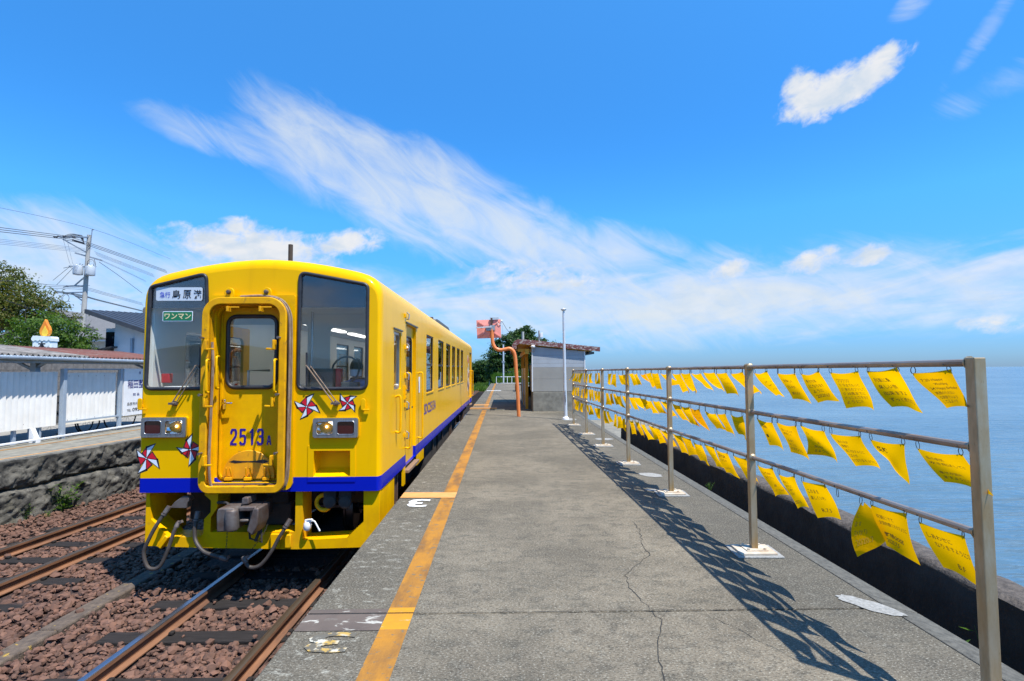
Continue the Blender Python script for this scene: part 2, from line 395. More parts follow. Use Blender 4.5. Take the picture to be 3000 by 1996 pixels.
MT['flag'] = clothmat('yellow_cotton', (0.96, 0.505, 0.0008), 0.58)
MT['flagdeep'] = clothmat('deep_yellow_cotton', (0.95, 0.40, 0.001), 0.55)
MT['ink'] = mat('marker_ink', (0.12, 0.065, 0.006), rough=0.8)
MT['inkpale'] = mat('faded_marker_ink', (0.42, 0.21, 0.004), rough=0.8)
MT['polewhite'] = mat('silver_white_pole', (0.62, 0.64, 0.66), (0.50, 0.52, 0.54), sc=3, rough=0.35, metal=0.2)
MT['orange'] = mat('orange_pipe_paint', (0.72, 0.22, 0.055), (0.62, 0.18, 0.05), sc=4, rough=0.4, extra=spots((0.30, 0.09, 0.04), 9, 0.66, 0.8, 0.6))
MT['pink'] = mat('faded_salmon_mirror_back', (0.80, 0.30, 0.24), (0.72, 0.25, 0.20), sc=4, rough=0.6)
MT['siding'] = mat('pale_blue_grey_siding', (0.335, 0.365, 0.39), (0.29, 0.315, 0.34), sc=2, rough=0.7)
MT['siding2'] = mat('beige_grey_siding', (0.275, 0.265, 0.235), (0.24, 0.23, 0.205), sc=2, rough=0.75)
MT['ochre'] = mat('ochre_shelter_inside', (0.58, 0.33, 0.03), (0.48, 0.27, 0.03), sc=3, rough=0.7)
MT['flaking'] = mat('flaking_maroon_fascia', (0.17, 0.05, 0.045), (0.12, 0.04, 0.04), sc=4, rough=0.75, extra=spots((0.36, 0.32, 0.29), 9, 0.50, 0.56, 0.9, (1, 1, 1.5), 9, 0.8))
MT['trim'] = mat('pale_trim', (0.60, 0.61, 0.62), rough=0.5)
MT['fencewhite'] = mat('white_corrugated_sheet', (0.80, 0.785, 0.74), (0.72, 0.70, 0.65), sc=3, rough=0.5, extra=layers(spots((0.34, 0.26, 0.18), 2.0, 0.62, 0.85, 0.5, (1, 1, 0.3), 7), spots((0.25, 0.10, 0.04), 8, 0.74, 0.82, 0.7, (1, 1, 0.3))))
MT['frame'] = mat('blue_grey_steel_frame', (0.36, 0.43, 0.50), (0.30, 0.36, 0.43), sc=4, rough=0.5, metal=0.1, extra=spots((0.25, 0.16, 0.10), 8, 0.68, 0.8, 0.5))
MT['pipewhite'] = mat('white_pipe_paint', (0.80, 0.81, 0.82), (0.74, 0.74, 0.74), sc=6, rough=0.5)
MT['slate'] = mat('grey_fibre_cement', (0.24, 0.225, 0.21), (0.13, 0.12, 0.11), sc=5, detail=8, rough=0.9, extra=spots((0.07, 0.065, 0.06), 3, 0.52, 0.66, 0.8, (1, 1, 1), 6))
MT['slatered'] = mat('faded_red_fibre_cement', (0.17, 0.06, 0.045), (0.11, 0.05, 0.04), sc=6, detail=8, rough=0.9, extra=spots((0.25, 0.2, 0.17), 6, 0.55, 0.7, 0.7))
MT['tile'] = mat('grey_roof_tile', (0.16, 0.155, 0.15), (0.10, 0.098, 0.095), sc=12, rough=0.7)
MT['darkroof'] = mat('dark_metal_roof', (0.035, 0.038, 0.045), (0.055, 0.058, 0.066), sc=6, rough=0.45, metal=0.2)
MT['plaster'] = mat('white_house_plaster', (0.66, 0.68, 0.71), (0.58, 0.60, 0.63), sc=1.5, rough=0.85)
MT['plasterwarm'] = mat('cream_house_plaster', (0.62, 0.59, 0.52), (0.54, 0.52, 0.47), sc=1.5, rough=0.85)
MT['block'] = mat('grey_concrete_block', (0.20, 0.185, 0.165), (0.10, 0.092, 0.082), sc=8, detail=8, rough=0.95, bump=0.4, extra=by_island(0.3, (0.13, 0.12, 0.11)))
MT['mortar'] = mat('dark_mortar', (0.07, 0.065, 0.06), rough=1.0)
MT['poleconc'] = mat('concrete_utility_pole', (0.40, 0.39, 0.36), (0.30, 0.29, 0.27), sc=6, rough=0.85, st=(1, 1, 0.3))
MT['galv'] = mat('galvanised_steel', (0.36, 0.38, 0.40), (0.28, 0.30, 0.32), sc=10, rough=0.45, metal=0.6)
MT['transf'] = mat('grey_transformer_paint', (0.42, 0.46, 0.50), rough=0.4)
MT['wire'] = mat('overhead_cable', (0.045, 0.05, 0.06), rough=0.6)
MT['wirepale'] = mat('thin_overhead_wire', (0.10, 0.14, 0.20), rough=0.6)
MT['bark'] = mat('grey_bark', (0.10, 0.085, 0.07), (0.055, 0.047, 0.04), sc=8, rough=0.95, bump=0.8, st=(1, 1, 0.3))
MT['leafA'] = leafmat('olive_leaves', [(0.035, 0.055, 0.010), (0.075, 0.105, 0.014), (0.13, 0.135, 0.018), (0.10, 0.075, 0.015)])
MT['leafB'] = leafmat('fresh_green_leaves', [(0.035, 0.085, 0.014), (0.07, 0.14, 0.018), (0.11, 0.17, 0.025)])
MT['leafC'] = leafmat('dark_green_leaves', [(0.014, 0.038, 0.010), (0.030, 0.075, 0.014), (0.060, 0.115, 0.020)], 0.35)
MT['grass'] = leafmat('bright_grass', [(0.05, 0.12, 0.015), (0.10, 0.19, 0.022), (0.15, 0.20, 0.04)])
MT['tyre'] = mat('bicycle_tyre', (0.02, 0.02, 0.02), rough=0.7)
MT['flameA'] = mat('flame_orange', (0.75, 0.17, 0.015), (0.80, 0.32, 0.02), sc=1.3, rough=0.5, st=(1, 1, 1))
MT['flameB'] = mat('flame_yellow', (0.85, 0.55, 0.05), rough=0.5)
MT['wax'] = mat('candle_white_panel', (0.70, 0.76, 0.74), rough=0.5)
MT['skin'] = mat('skin', (0.48, 0.28, 0.20), rough=0.6)
MT['shirt'] = mat('blue_uniform_shirt', (0.14, 0.30, 0.62), rough=0.8)
MT['hair'] = mat('black_hair', (0.012, 0.011, 0.010), rough=0.5)
MT['hill'] = mat('wooded_hillside', (0.020, 0.040, 0.018), (0.032, 0.055, 0.022), sc=0.02, rough=1.0)


def water():
    m = bpy.data.materials.new('sea_water')
    m.use_nodes = True
    nt = m.node_tree
    nt.nodes.clear()
    out = nd(nt, 'ShaderNodeOutputMaterial')
    co = nd(nt, 'ShaderNodeTexCoord').outputs['Object']
    p = nd(nt, 'ShaderNodeBsdfPrincipled', {'Roughness': 0.20, 'IOR': 1.33, 'Specular IOR Level': 0.5})

    def nz(scale, st, detail, rot=0.0, dist=0.0):
        v = nd(nt, 'ShaderNodeMapping', {'Vector': co, 'Scale': st, 'Rotation': (0, 0, rot)}).outputs[0]
        return nd(nt, 'ShaderNodeTexNoise', {'Vector': v, 'Scale': scale, 'Detail': detail, 'Roughness': 0.6, 'Distortion': dist}).outputs[0]
    big = nz(0.03, (0.35, 1.0, 1), 6, 0.25, 0.6)
    near = rng_(nt, nz(0.25, (0.4, 1, 1), 5, 0.3), 0.3, 0.7)
    c = mixc(nt, rng_(nt, big, 0.35, 0.65), (0.060, 0.120, 0.170), (0.125, 0.205, 0.255))
    c = mixc(nt, mth(nt, 'MULTIPLY', near, 0.55), c, (0.040, 0.090, 0.14))
    nt.links.new(c, p.inputs['Base Color'])
    h = mth(nt, 'ADD', mth(nt, 'MULTIPLY', nz(0.8, (0.40, 1.6, 1), 2, 0.30, 0.5), 1.25), mth(nt, 'MULTIPLY', nz(2.6, (0.45, 1.6, 1), 2, 0.15, 0.4), 0.40))
    h = mth(nt, 'ADD', h, mth(nt, 'MULTIPLY', nz(0.16, (0.4, 1.2, 1), 3, 0.3), 1.6))
    b = nd(nt, 'ShaderNodeBump', {'Height': h, 'Strength': 0.9, 'Distance': 0.30})
    nt.links.new(b.outputs[0], p.inputs['Normal'])
    nt.links.new(p.outputs[0], out.inputs[0])
    return m


MT['sea'] = water()

tube_ = bpy.data.materials.new('lit_ceiling_tube')
tube_.use_nodes = True
tube_.node_tree.nodes['Principled BSDF'].inputs['Emission Color'].default_value = (1.0, 0.97, 0.90, 1)
tube_.node_tree.nodes['Principled BSDF'].inputs['Emission Strength'].default_value = 1.7
MT['tubelight'] = tube_
bm_ = bpy.data.materials.new('lit_bulb')
bm_.use_nodes = True
bm_.node_tree.nodes['Principled BSDF'].inputs['Emission Color'].default_value = (1.0, 0.72, 0.38, 1)
bm_.node_tree.nodes['Principled BSDF'].inputs['Emission Strength'].default_value = 5.0
MT['bulb'] = bm_

# ------------------------------------------------------------------ mesh helpers


class MB:
    def __init__(s):
        s.v, s.f, s.m = [], [], []

    def add(s, vs, fs, mi=0):
        o = len(s.v)
        s.v.extend(tuple(p) for p in vs)
        s.f.extend(tuple(o + i for i in f) for f in fs)
        s.m.extend([mi] * len(fs))
        return s

    def box(s, x0, x1, y0, y1, z0, z1, mi=0):
        x0, x1 = sorted((x0, x1)); y0, y1 = sorted((y0, y1)); z0, z1 = sorted((z0, z1))
        v = [(x, y, z) for z in (z0, z1) for y in (y0, y1) for x in (x0, x1)]
        return s.add(v, [(0, 2, 3, 1), (4, 5, 7, 6), (0, 1, 5, 4), (2, 6, 7, 3), (0, 4, 6, 2), (1, 3, 7, 5)], mi)

    def bar(s, a, b, w, h, up=(0, 0, 1), mi=0):
        """square bar from a to b"""
        a, b = Vector(a), Vector(b)
        d = (b - a).normalized()
        u = Vector(up)
        r = d.cross(u)
        if r.length < 1e-4:
            r = d.cross(Vector((1, 0, 0)))
        r.normalize()
        u = r.cross(d)
        v = [p + r * (i * w / 2) + u * (j * h / 2) for p in (a, b) for i, j in ((-1, -1), (1, -1), (1, 1), (-1, 1))]
        return s.add(v, [(0, 1, 2, 3), (7, 6, 5, 4), (0, 4, 5, 1), (1, 5, 6, 2), (2, 6, 7, 3), (3, 7, 4, 0)], mi)

    def tube(s, pts, r, n=8, closed=False, mi=0, flat=1.0):
        pts = [Vector(p) for p in pts]
        k = len(pts)
        rr = r if isinstance(r, (list, tuple)) else [r] * k
        tang = []
        for i in range(k):
            a = pts[(i - 1) % k] if (closed or i > 0) else pts[i]
            b = pts[(i + 1) % k] if (closed or i < k - 1) else pts[i]
            t = (b - a)
            tang.append(t.normalized() if t.length > 1e-9 else Vector((0, 0, 1)))
        ref = Vector((0, 0, 1)) if abs(tang[0].z) < 0.9 else Vector((1, 0, 0))
        nrm = (ref - tang[0] * ref.dot(tang[0])).normalized()
        vs, fs = [], []
        for i in range(k):
            nrm = nrm - tang[i] * nrm.dot(tang[i])
            if nrm.length < 1e-6:
                nrm = tang[i].orthogonal()
            nrm.normalize()
            bi = tang[i].cross(nrm)
            for j in range(n):
                a = 2 * PI * j / n
                vs.append(pts[i] + (nrm * math.cos(a) + bi * math.sin(a) * flat) * rr[i])
        for i in range(k if closed else k - 1):
            for j in range(n):
                a, b = i * n + j, i * n + (j + 1) % n
                c, d = ((i + 1) % k) * n + (j + 1) % n, ((i + 1) % k) * n + j
                fs.append((a, b, c, d))
        if not closed:
            fs.append(tuple(range(n))[::-1])
            fs.append(tuple((k - 1) * n + j for j in range(n)))
        return s.add(vs, fs, mi)

    def lathe(s, prof, o=(0, 0, 0), ax=(0, 0, 1), n=16, mi=0):
        ax = Vector(ax).normalized()
        u = ax.orthogonal().normalized()
        w = ax.cross(u)
        o = Vector(o)
        vs, fs = [], []
        for (r, h) in prof:
            for j in range(n):
                a = 2 * PI * j / n
                vs.append(o + ax * h + (u * math.cos(a) + w * math.sin(a)) * max(r, 1e-4))
        for i in range(len(prof) - 1):
            for j in range(n):
                fs.append((i * n + j, i * n + (j + 1) % n, (i + 1) * n + (j + 1) % n, (i + 1) * n + j))
        fs.append(tuple(range(n))[::-1])
        fs.append(tuple((len(prof) - 1) * n + j for j in range(n)))
        return s.add(vs, fs, mi)

    def prism(s, poly, d0, d1, fn, mi=0):
        """polygon (u, v) extruded from depth d0 to d1; fn(u, v, d) -> xyz"""
        k = len(poly)
        vs = [fn(u, v, d0) for u, v in poly] + [fn(u, v, d1) for u, v in poly]
        fs = [tuple(range(k)), tuple(range(2 * k - 1, k - 1, -1))]
        fs += [(i, k + i, k + (i + 1) % k, (i + 1) % k) for i in range(k)]
        return s.add(vs, fs, mi)

    def ring(s, lo, li, d0, d1, fn, mi=0):
        """ring between an outer and an inner loop of the same count, extruded"""
        k = len(lo)
        vs = [fn(u, v, d) for d in (d0, d1) for u, v in list(lo) + list(li)]
        fs = []
        for i in range(k):
            j = (i + 1) % k
            fs += [(i, j, k + j, k + i), (2 * k + i, 3 * k + i, 3 * k + j, 2 * k + j), (i, 2 * k + i, 2 * k + j, j), (k + i, k + j, 3 * k + j, 3 * k + i)]
        return s.add(vs, fs, mi)

    def panel(s, outer, holes, fn, d0, d1, mi=0, back=True):
        """flat sheet with holes (u, v) -> fn(u, v, depth), with edges round the outline and the holes"""
        pts, edges, loops = [], [], []
        for lp in [outer] + list(holes):
            o = len(pts)
            pts += [Vector(p) for p in lp]
            k = len(lp)
            edges += [(o + i, o + (i + 1) % k) for i in range(k)]
            loops.append(list(lp))
        cv, ce, cf, *_ = delaunay_2d_cdt(pts, edges, [], 0, 1e-6)

        def inside(p, lp):
            c = False
            j = len(lp) - 1
            for i in range(len(lp)):
                xi, yi = lp[i]; xj, yj = lp[j]
                if (yi > p[1]) != (yj > p[1]) and p[0] < (xj - xi) * (p[1] - yi) / (yj - yi) + xi:
                    c = not c
                j = i
            return c
        tris = []
        for f in cf:
            c = sum((cv[i] for i in f), Vector((0, 0))) / len(f)
            if inside(c, loops[0]) and not any(inside(c, h) for h in loops[1:]):
                tris.append(tuple(f))
        k = len(cv)
        s.add([fn(p[0], p[1], d0) for p in cv], tris, mi)
        if back:
            s.add([fn(p[0], p[1], d1) for p in cv], [t[::-1] for t in tris], mi)
        for lp in loops:
            k = len(lp)
            s.add([fn(u, v, d0) for u, v in lp] + [fn(u, v, d1) for u, v in lp], [(i, k + i, k + (i + 1) % k, (i + 1) % k) for i in range(k)], mi)
        return s

    def grid(s, fn, nu, nv, mi=0):
        vs = [fn(i / nu, j / nv) for j in range(nv + 1) for i in range(nu + 1)]
        fs = [(j * (nu + 1) + i, j * (nu + 1) + i + 1, (j + 1) * (nu + 1) + i + 1, (j + 1) * (nu + 1) + i) for j in range(nv) for i in range(nu)]
        return s.add(vs, fs, mi)


def link(o, parent=None, **pr):
    COL.objects.link(o)
    if parent is not None:
        o.parent = parent
    for k, v in pr.items():
        if v:
            o[k] = v
    return o


def mk(name, mb, mats, parent=None, smooth=35, bev=0.0, fix=True, **pr):
    """link one mesh object; pr: label, category, group, kind"""
    me = bpy.data.meshes.new(name)
    me.from_pydata([tuple(v) for v in mb.v], [], mb.f)
    for m in (mats if isinstance(mats, (list, tuple)) else [mats]):
        me.materials.append(MT[m] if isinstance(m, str) else m)
    if any(mb.m):
        me.polygons.foreach_set('material_index', mb.m)
    if fix:
        bm = bmesh.new()
        bm.from_mesh(me)
        bmesh.ops.recalc_face_normals(bm, faces=bm.faces)
        bm.to_mesh(me)
        bm.free()
    if smooth:
        me.shade_smooth()
        me.set_sharp_from_angle(angle=math.radians(smooth))
    o = bpy.data.objects.new(name, me)
    link(o, parent, **pr)
    if bev:
        b = o.modifiers.new('edge', 'BEVEL')
        b.width = bev
        b.segments = 2
        b.limit_method = 'ANGLE'
        b.angle_limit = math.radians(40)
    return o


def root(name, loc, rz=0.0, **pr):
    o = bpy.data.objects.new(name, None)
    o.empty_display_size = 0.2
    o.location = loc
    o.rotation_euler = (0, 0, rz)
    return link(o, None, **pr)


def copy_tree(o, parent=None):
    c = o.copy()
    COL.objects.link(c)
    c.parent = parent
    for ch in list(o.children):
        copy_tree(ch, c)
    return c


def npmesh(name, v, f, mt, parent=None, **pr):
    """numpy arrays: v (n,3), f (k,3 or 4)"""
    me = bpy.data.meshes.new(name)
    v = np.asarray(v, np.float32)
    f = np.asarray(f, np.int32)
    me.vertices.add(len(v))
    me.vertices.foreach_set('co', v.ravel())
    k = f.shape[1]
    me.loops.add(f.size)
    me.loops.foreach_set('vertex_index', f.ravel())
    me.polygons.add(len(f))
    me.polygons.foreach_set('loop_start', np.arange(0, f.size, k, dtype=np.int32))
    me.polygons.foreach_set('loop_total', np.full(len(f), k, np.int32))
    me.materials.append(MT[mt] if isinstance(mt, str) else mt)
    me.update(calc_edges=True)
    me.validate()
    me.shade_flat()
    o = bpy.data.objects.new(name, me)
    return link(o, parent, **pr)


_txt = {}


def text_mesh(body, size=1.0, bold=0.0):
    """flat outline of a line of text: verts (x, y), faces; cached"""
    key = (body, bold)
    if key not in _txt:
        cu = bpy.data.curves.new('lettering', 'FONT')
        cu.body = body
        cu.size = 1.0
        cu.resolution_u = 2
        cu.offset = bold
        cu.fill_mode = 'FRONT'
        ob = bpy.data.objects.new('lettering', cu)
        me = ob.to_mesh()
        vs = [(v.co.x, v.co.y) for v in me.vertices]
        fs = [tuple(p.vertices) for p in me.polygons]
        ob.to_mesh_clear()
        bpy.data.objects.remove(ob)
        bpy.data.curves.remove(cu)
        _txt[key] = (vs, fs)
    return _txt[key]


def put_text(mb, body, fn, x0, y0, h=None, w=None, bold=0.0, mi=0):
    """place text with its lower-left corner at (x0, y0), height h and/or width w, through fn(u, v) -> xyz"""
    vs, fs = text_mesh(body, 1.0, bold)
    if not vs:
        return
    ax, bx = min(v[0] for v in vs), max(v[0] for v in vs)
    ay, by = min(v[1] for v in vs), max(v[1] for v in vs)
    sy = h / (by - ay) if h else w / (bx - ax)
    sx = w / (bx - ax) if w else sy
    mb.add([fn(x0 + (x - ax) * sx, y0 + (y - ay) * sy) for x, y in vs], fs, mi)


def rrect(x0, x1, z0, z1, r, n=5):
    """rounded rectangle loop; r one radius or (bl, br, tr, tl)"""
    r = r if isinstance(r, (tuple, list)) else (r,) * 4
    out = []
    for (cx, cz, rad, a0) in ((x0 + r[0], z0 + r[0], r[0], PI), (x1 - r[1], z0 + r[1], r[1], 1.5 * PI), (x1 - r[2], z1 - r[2], r[2], 0), (x0 + r[3], z1 - r[3], r[3], 0.5 * PI)):
        for i in range(n + 1):
            a = a0 + 0.5 * PI * i / n
            out.append((cx + rad * math.cos(a), cz + rad * math.sin(a)))
    return out


def rpoly(pts, rad, n=5):
    """polygon with rounded corners (rad per corner or one number)"""
    out = []
    k = len(pts)
    for i in range(k):
        p, a, b = Vector(pts[i]), Vector(pts[i - 1]), Vector(pts[(i + 1) % k])
        r = rad[i] if isinstance(rad, (list, tuple)) else rad
        u, w = (a - p).normalized(), (b - p).normalized()
        ang = u.angle(w)
        t = min(r / math.tan(ang / 2), (a - p).length * 0.48, (b - p).length * 0.48)
        p0, p1 = p + u * t, p + w * t
        for j in range(n + 1):
            f = j / n
            q = p0 * (1 - f) ** 2 + p * 2 * f * (1 - f) + p1 * f * f
            out.append((q.x, q.y))
    return out


def smooth_pts(pts, n=4):
    """Catmull-Rom through 3D points"""
    P = [Vector(p) for p in pts]
    P = [P[0] * 2 - P[1]] + P + [P[-1] * 2 - P[-2]]
    out = []
    for i in range(1, len(P) - 2):
        a, b, c, d = P[i - 1:i + 3]
        for j in range(n):
            t = j / n
            out.append(0.5 * ((2 * b) + (c - a) * t + (2 * a - 5 * b + 4 * c - d) * t * t + (3 * b - a - 3 * c + d) * t ** 3))
    out.append(P[-2])
    return out

# ------------------------------------------------------------------ ground, sea, hills
def sheet(name, x0, x1, y0, y1, z, m, parent=None, **pr):
    return mk(name, MB().add([(x0, y0, z), (x1, y0, z), (x1, y1, z), (x0, y1, z)], [(0, 1, 2, 3)]), m, parent, smooth=0, fix=False, **pr)


sheet('sea', 2.56, 45000, -3000, 50000, -2.0, 'sea', kind='structure', label='blue rippled sea reaching to the horizon beyond the railing', category='sea')
mk('ground', MB().add([(-4000, -3000, -1.25), (2.55, -3000, -1.25), (2.55, 130, -1.25), (-4000, 4000, -1.25)], [(0, 1, 2, 3)]), 'soil', smooth=0, fix=False, kind='structure', label='dry earth beside the railway line', category='ground')
sheet('yard', -60, -9.96, -6, 60, -0.10, 'asphalt', kind='structure', label='pale asphalt yard behind the white sheet fence', category='yard')


def ridge(name, x0, x1, y, h, seed, mt, **pr):
    r = np.random.default_rng(seed)
    n = 60
    ph = r.uniform(0, 6, 6)
    v, f = [], []
    for i in range(n + 1):
        t = i / n
        hh = h * (0.35 + 0.65 * abs(sum(math.sin(t * (2.1 + 2.7 * k) + ph[k]) / (1 + k) for k in range(6))) / 1.6) * math.sin(PI * t) ** 0.4
        x = x0 + (x1 - x0) * t
        v += [(x, y - 160, -3), (x, y - 60, hh * 0.55), (x, y, hh), (x, y + 120, -3)]
    for i in range(n):
        for k in range(3):
            a = i * 4 + k
            f.append((a, a + 1, a + 5, a + 4))
    return mk(name, MB().add(v, f), mt, smooth=60, **pr)


ridge('hills', -1100, -150, -900, 62, 5, 'hill', kind='structure', label='wooded hills inland of the station', category='hill')

# ------------------------------------------------------------------ track bed, rails, sleepers
sheet('ballast_bed', -8.9, -1.15, -4, 110, -1.085, 'ballastbed_gapshade', kind='structure', label='red brown crushed stone bed under both tracks', category='track bed')

RAILPROF = [(-.06, 0), (.06, 0), (.06, .010), (.012, .026), (.010, .085), (.033, .098), (.033, .128), (.026, .134), (-.026, .134), (-.033, .128), (-.033, .098), (-.010, .085), (-.012, .026), (-.06, .010)]


def rail(path, parent, top):
    mb = MB()
    k = len(RAILPROF)
    for (x, y, z) in path:
        pass
    vs = []
    for (x, y, z) in path:
        vs += [(x + u, y, z + w) for u, w in RAILPROF]
    for i in range(len(path) - 1):
        for j in range(k):
            q = (i * k + j, i * k + (j + 1) % k, (i + 1) * k + (j + 1) % k, (i + 1) * k + j)
            if i == 0 and j == 0:
                mb.add(vs, [], 0)
            mb.f.append(q)
            mb.m.append(1 if j in (6, 7, 8) else 0)
    mb.f.append(tuple(range(k))); mb.m.append(0)
    return mk('rail', mb, ['rail', top], parent, smooth=40)


SLEEP = MB().box(-1.12, 1.12, -0.105, 0.105, -0.15, 0)
for (px, py) in ((-.478, .03), (-.655, -.03), (.478, -.03), (.655, .03)):
    SLEEP.box(px - .022, px + .022, py - .03, py + .03, 0, .034)


def bend(y):
    return -2.735 + (0.006 * (y - 4)) * (y < 60) + (0.336 - (y - 60) ** 2 / 320.0) * (y >= 60)


tr1 = root('railway_track', (0, 0, 0), kind='structure', label='near track that the yellow railcar stands on', category='track')
ys = [-3, 2, 7, 15, 30, 60] + list(range(64, 112, 4))
for s, top in ((-.566, 'railtop'), (.566, 'railtop2')):
    rail([(bend(y) + s, y, -1.054) for y in ys], tr1, top)
smesh = None


def sleeper(x, y, parent, rz=0.0, dz=0.0):
    global smesh
    if smesh is None:
        o = mk('sleeper', SLEEP, 'sleeper', parent, smooth=0, bev=0.012)
        smesh = o
    else:
        o = smesh.copy()
        link(o, parent)
        o.parent = parent
    o.location = (x, y, -1.046 + dz)
    o.rotation_euler = (0, 0, rz)
    return o


for y in [2.15 + .79 * i for i in range(8)] + [25 + .79 * i for i in range(46)]:
    sleeper(bend(y) + random.uniform(-.03, .03), y + random.uniform(-.03, .03), tr1, random.uniform(-.02, .02), random.uniform(-.008, .006))


def t2x(y):
    return -6.255 + (y - 8) * 0.0466


tr2 = root('railway_track', (0, 0, 0), kind='structure', label='rusty empty track beside the stone platform wall', category='track')
for s in (-.566, .566):
    rail([(t2x(y) + s, y, -1.054) for y in (-2, 4, 9, 15, 25, 45, 72)], tr2, 'railtop2')
for i in range(30):
    y = 4.0 + .70 * i
    sleeper(t2x(y) + random.uniform(-.04, .04), y, tr2, -0.0466 + random.uniform(-.02, .02), random.uniform(-.02, .0))

# loose ballast: thousands of angular stones, real geometry
phi = (1 + 5 ** .5) / 2
ICO = np.array([(-1, phi, 0), (1, phi, 0), (-1, -phi, 0), (1, -phi, 0), (0, -1, phi), (0, 1, phi), (0, -1, -phi), (0, 1, -phi), (phi, 0, -1), (phi, 0, 1), (-phi, 0, -1), (-phi, 0, 1)]) / math.sqrt(1 + phi * phi)
ICOF = np.array([(0, 11, 5), (0, 5, 1), (0, 1, 7), (0, 7, 10), (0, 10, 11), (1, 5, 9), (5, 11, 4), (11, 10, 2), (10, 7, 6), (7, 1, 8), (3, 9, 4), (3, 4, 2), (3, 2, 6), (3, 6, 8), (3, 8, 9), (4, 9, 5), (2, 4, 11), (6, 2, 10), (8, 6, 7), (9, 8, 1)])


def stones(name, P, size, mt, **pr):
    n = len(P)
    sc = size[:, None, None] * RNG.uniform(0.62, 1.25, (n, 1, 3))
    v = ICO[None] * RNG.uniform(0.62, 1.28, (n, 12, 1)) * sc
    a, b = RNG.uniform(0, 2 * PI, n), RNG.uniform(0, 2 * PI, n)
    ca, sa, cb, sb = np.cos(a), np.sin(a), np.cos(b), np.sin(b)
    Rz = np.zeros((n, 3, 3)); Rz[:, 0, 0] = ca; Rz[:, 0, 1] = -sa; Rz[:, 1, 0] = sa; Rz[:, 1, 1] = ca; Rz[:, 2, 2] = 1
    Rx = np.zeros((n, 3, 3)); Rx[:, 0, 0] = 1; Rx[:, 1, 1] = cb; Rx[:, 1, 2] = -sb; Rx[:, 2, 1] = sb; Rx[:, 2, 2] = cb
    v = np.einsum('nij,nkj->nki', Rz @ Rx, v)
    v[:, :, 2] *= 0.75
    v += P[:, None, :]
    f = ICOF[None] + 12 * np.arange(n)[:, None, None]
    return npmesh(name, v.reshape(-1, 3), f.reshape(-1, 3), mt, **pr)


def ballast():
    n = 34000
    y = 3.2 + 10.3 * RNG.random(n) ** 1.35
    x = RNG.uniform(-8.35, -1.26, n)
    keep = np.ones(n, bool)
    for s in (-.566, .566):
        keep &= np.abs(x - (-2.735 + 0.006 * (y - 4) + s)) > .085
        keep &= np.abs(x - (-6.255 + (y - 8) * .0466 + s)) > .075
    ins = np.zeros(n, bool)
    for o in list(tr1.children) + list(tr2.children):
        if o.name.startswith('sleeper') and o.location.y < 14:
            ins |= (np.abs(y - o.location.y) < .115) & (np.abs(x - o.location.x) < 1.12)
    keep &= ~(ins & (RNG.random(n) > 0.035))
    keep &= (np.abs(x + 4.43 - 0.02 * (y - 5)) > .13) | (RNG.random(n) < .06)
    keep &= ~((y > 7.2) & (x > -4.0))
    x, y, ins = x[keep], y[keep], ins[keep]
    z = -1.088 + RNG.uniform(-.012, .038, len(x)) + np.where(ins, .045, 0)
    # shoulders: a little higher between the tracks and against the platform wall
    z += 0.035 * np.exp(-((x + 4.45) / .5) ** 2) + 0.05 * np.clip((-7.2 - x) / .8, 0, 1)
    size = np.clip(RNG.lognormal(math.log(.030), .30, len(x)), .013, .055)
    stones('ballast', np.stack([x, y, z], 1), size, 'ballast', kind='stuff', label='red brown crushed ballast stones between and beside the rails', category='ballast')


ballast()

kb = root('concrete_beam', (0, 0, 0), label='lichen spotted concrete beam lying between the two tracks', category='beam')
for y0, y1 in ((3.6, 5.42), (5.44, 7.4), (7.42, 9.4), (9.42, 11.4)):
    c0, c1 = -4.43 + 0.02 * (y0 - 5), -4.43 + 0.02 * (y1 - 5)
    mk('beam_length', MB().prism([(c0 - .105, y0), (c0 + .105, y0), (c1 + .105, y1), (c1 - .105, y1)], -1.3, -1.012, lambda u, v, d: (u, v, d)), 'lichen', kb, bev=0.02)

# ------------------------------------------------------------------ the platform we stand on
plat = root('platform', (0, 0, 0), kind='structure', label='weathered concrete island platform', category='platform')


def pedge(y):
    return -1.205 - 0.0029 * (y - 2.6)


def slab(name, y0, y1, xr, z0, z1, m, xl=None):
    a, b = (pedge(y0), pedge(y1)) if xl is None else (xl, xl)
    return mk(name, MB().prism([(a, y0), (xr, y0), (xr, y1), (b, y1)], z0, z1, lambda u, v, d: (u, v, d)), m, plat, smooth=0, bev=0.012)


for y0, y1 in ((-4.0, 3.366), (3.376, 18.12), (18.135, 38.0), (38.01, 57.0)):
    slab('slab', y0, y1, 2.36, -1.3, 0.0, 'platform')
for y0, y1 in ((-4.0, 3.366), (3.376, 9.0), (9.008, 14.8), (14.81, 18.95)):
    mk('kerb', MB().prism([(2.362, 0), (2.40, -.002), (2.55, -.035), (2.55, -1.3), (2.362, -1.3)], y0, y1, lambda u, v, d: (u, d, v)), 'edge', plat, smooth=0, bev=0.006)


def strip(name, pts, m, z=0.004, **pr):
    return mk(name, MB().add([(x, y, z) for x, y in pts], [tuple(range(len(pts)))]), m, plat, smooth=0, fix=False, **pr)


def lx(y, s):
    return (-0.712 if s < 0 else -0.553) - 0.0046 * (y - 2.66)


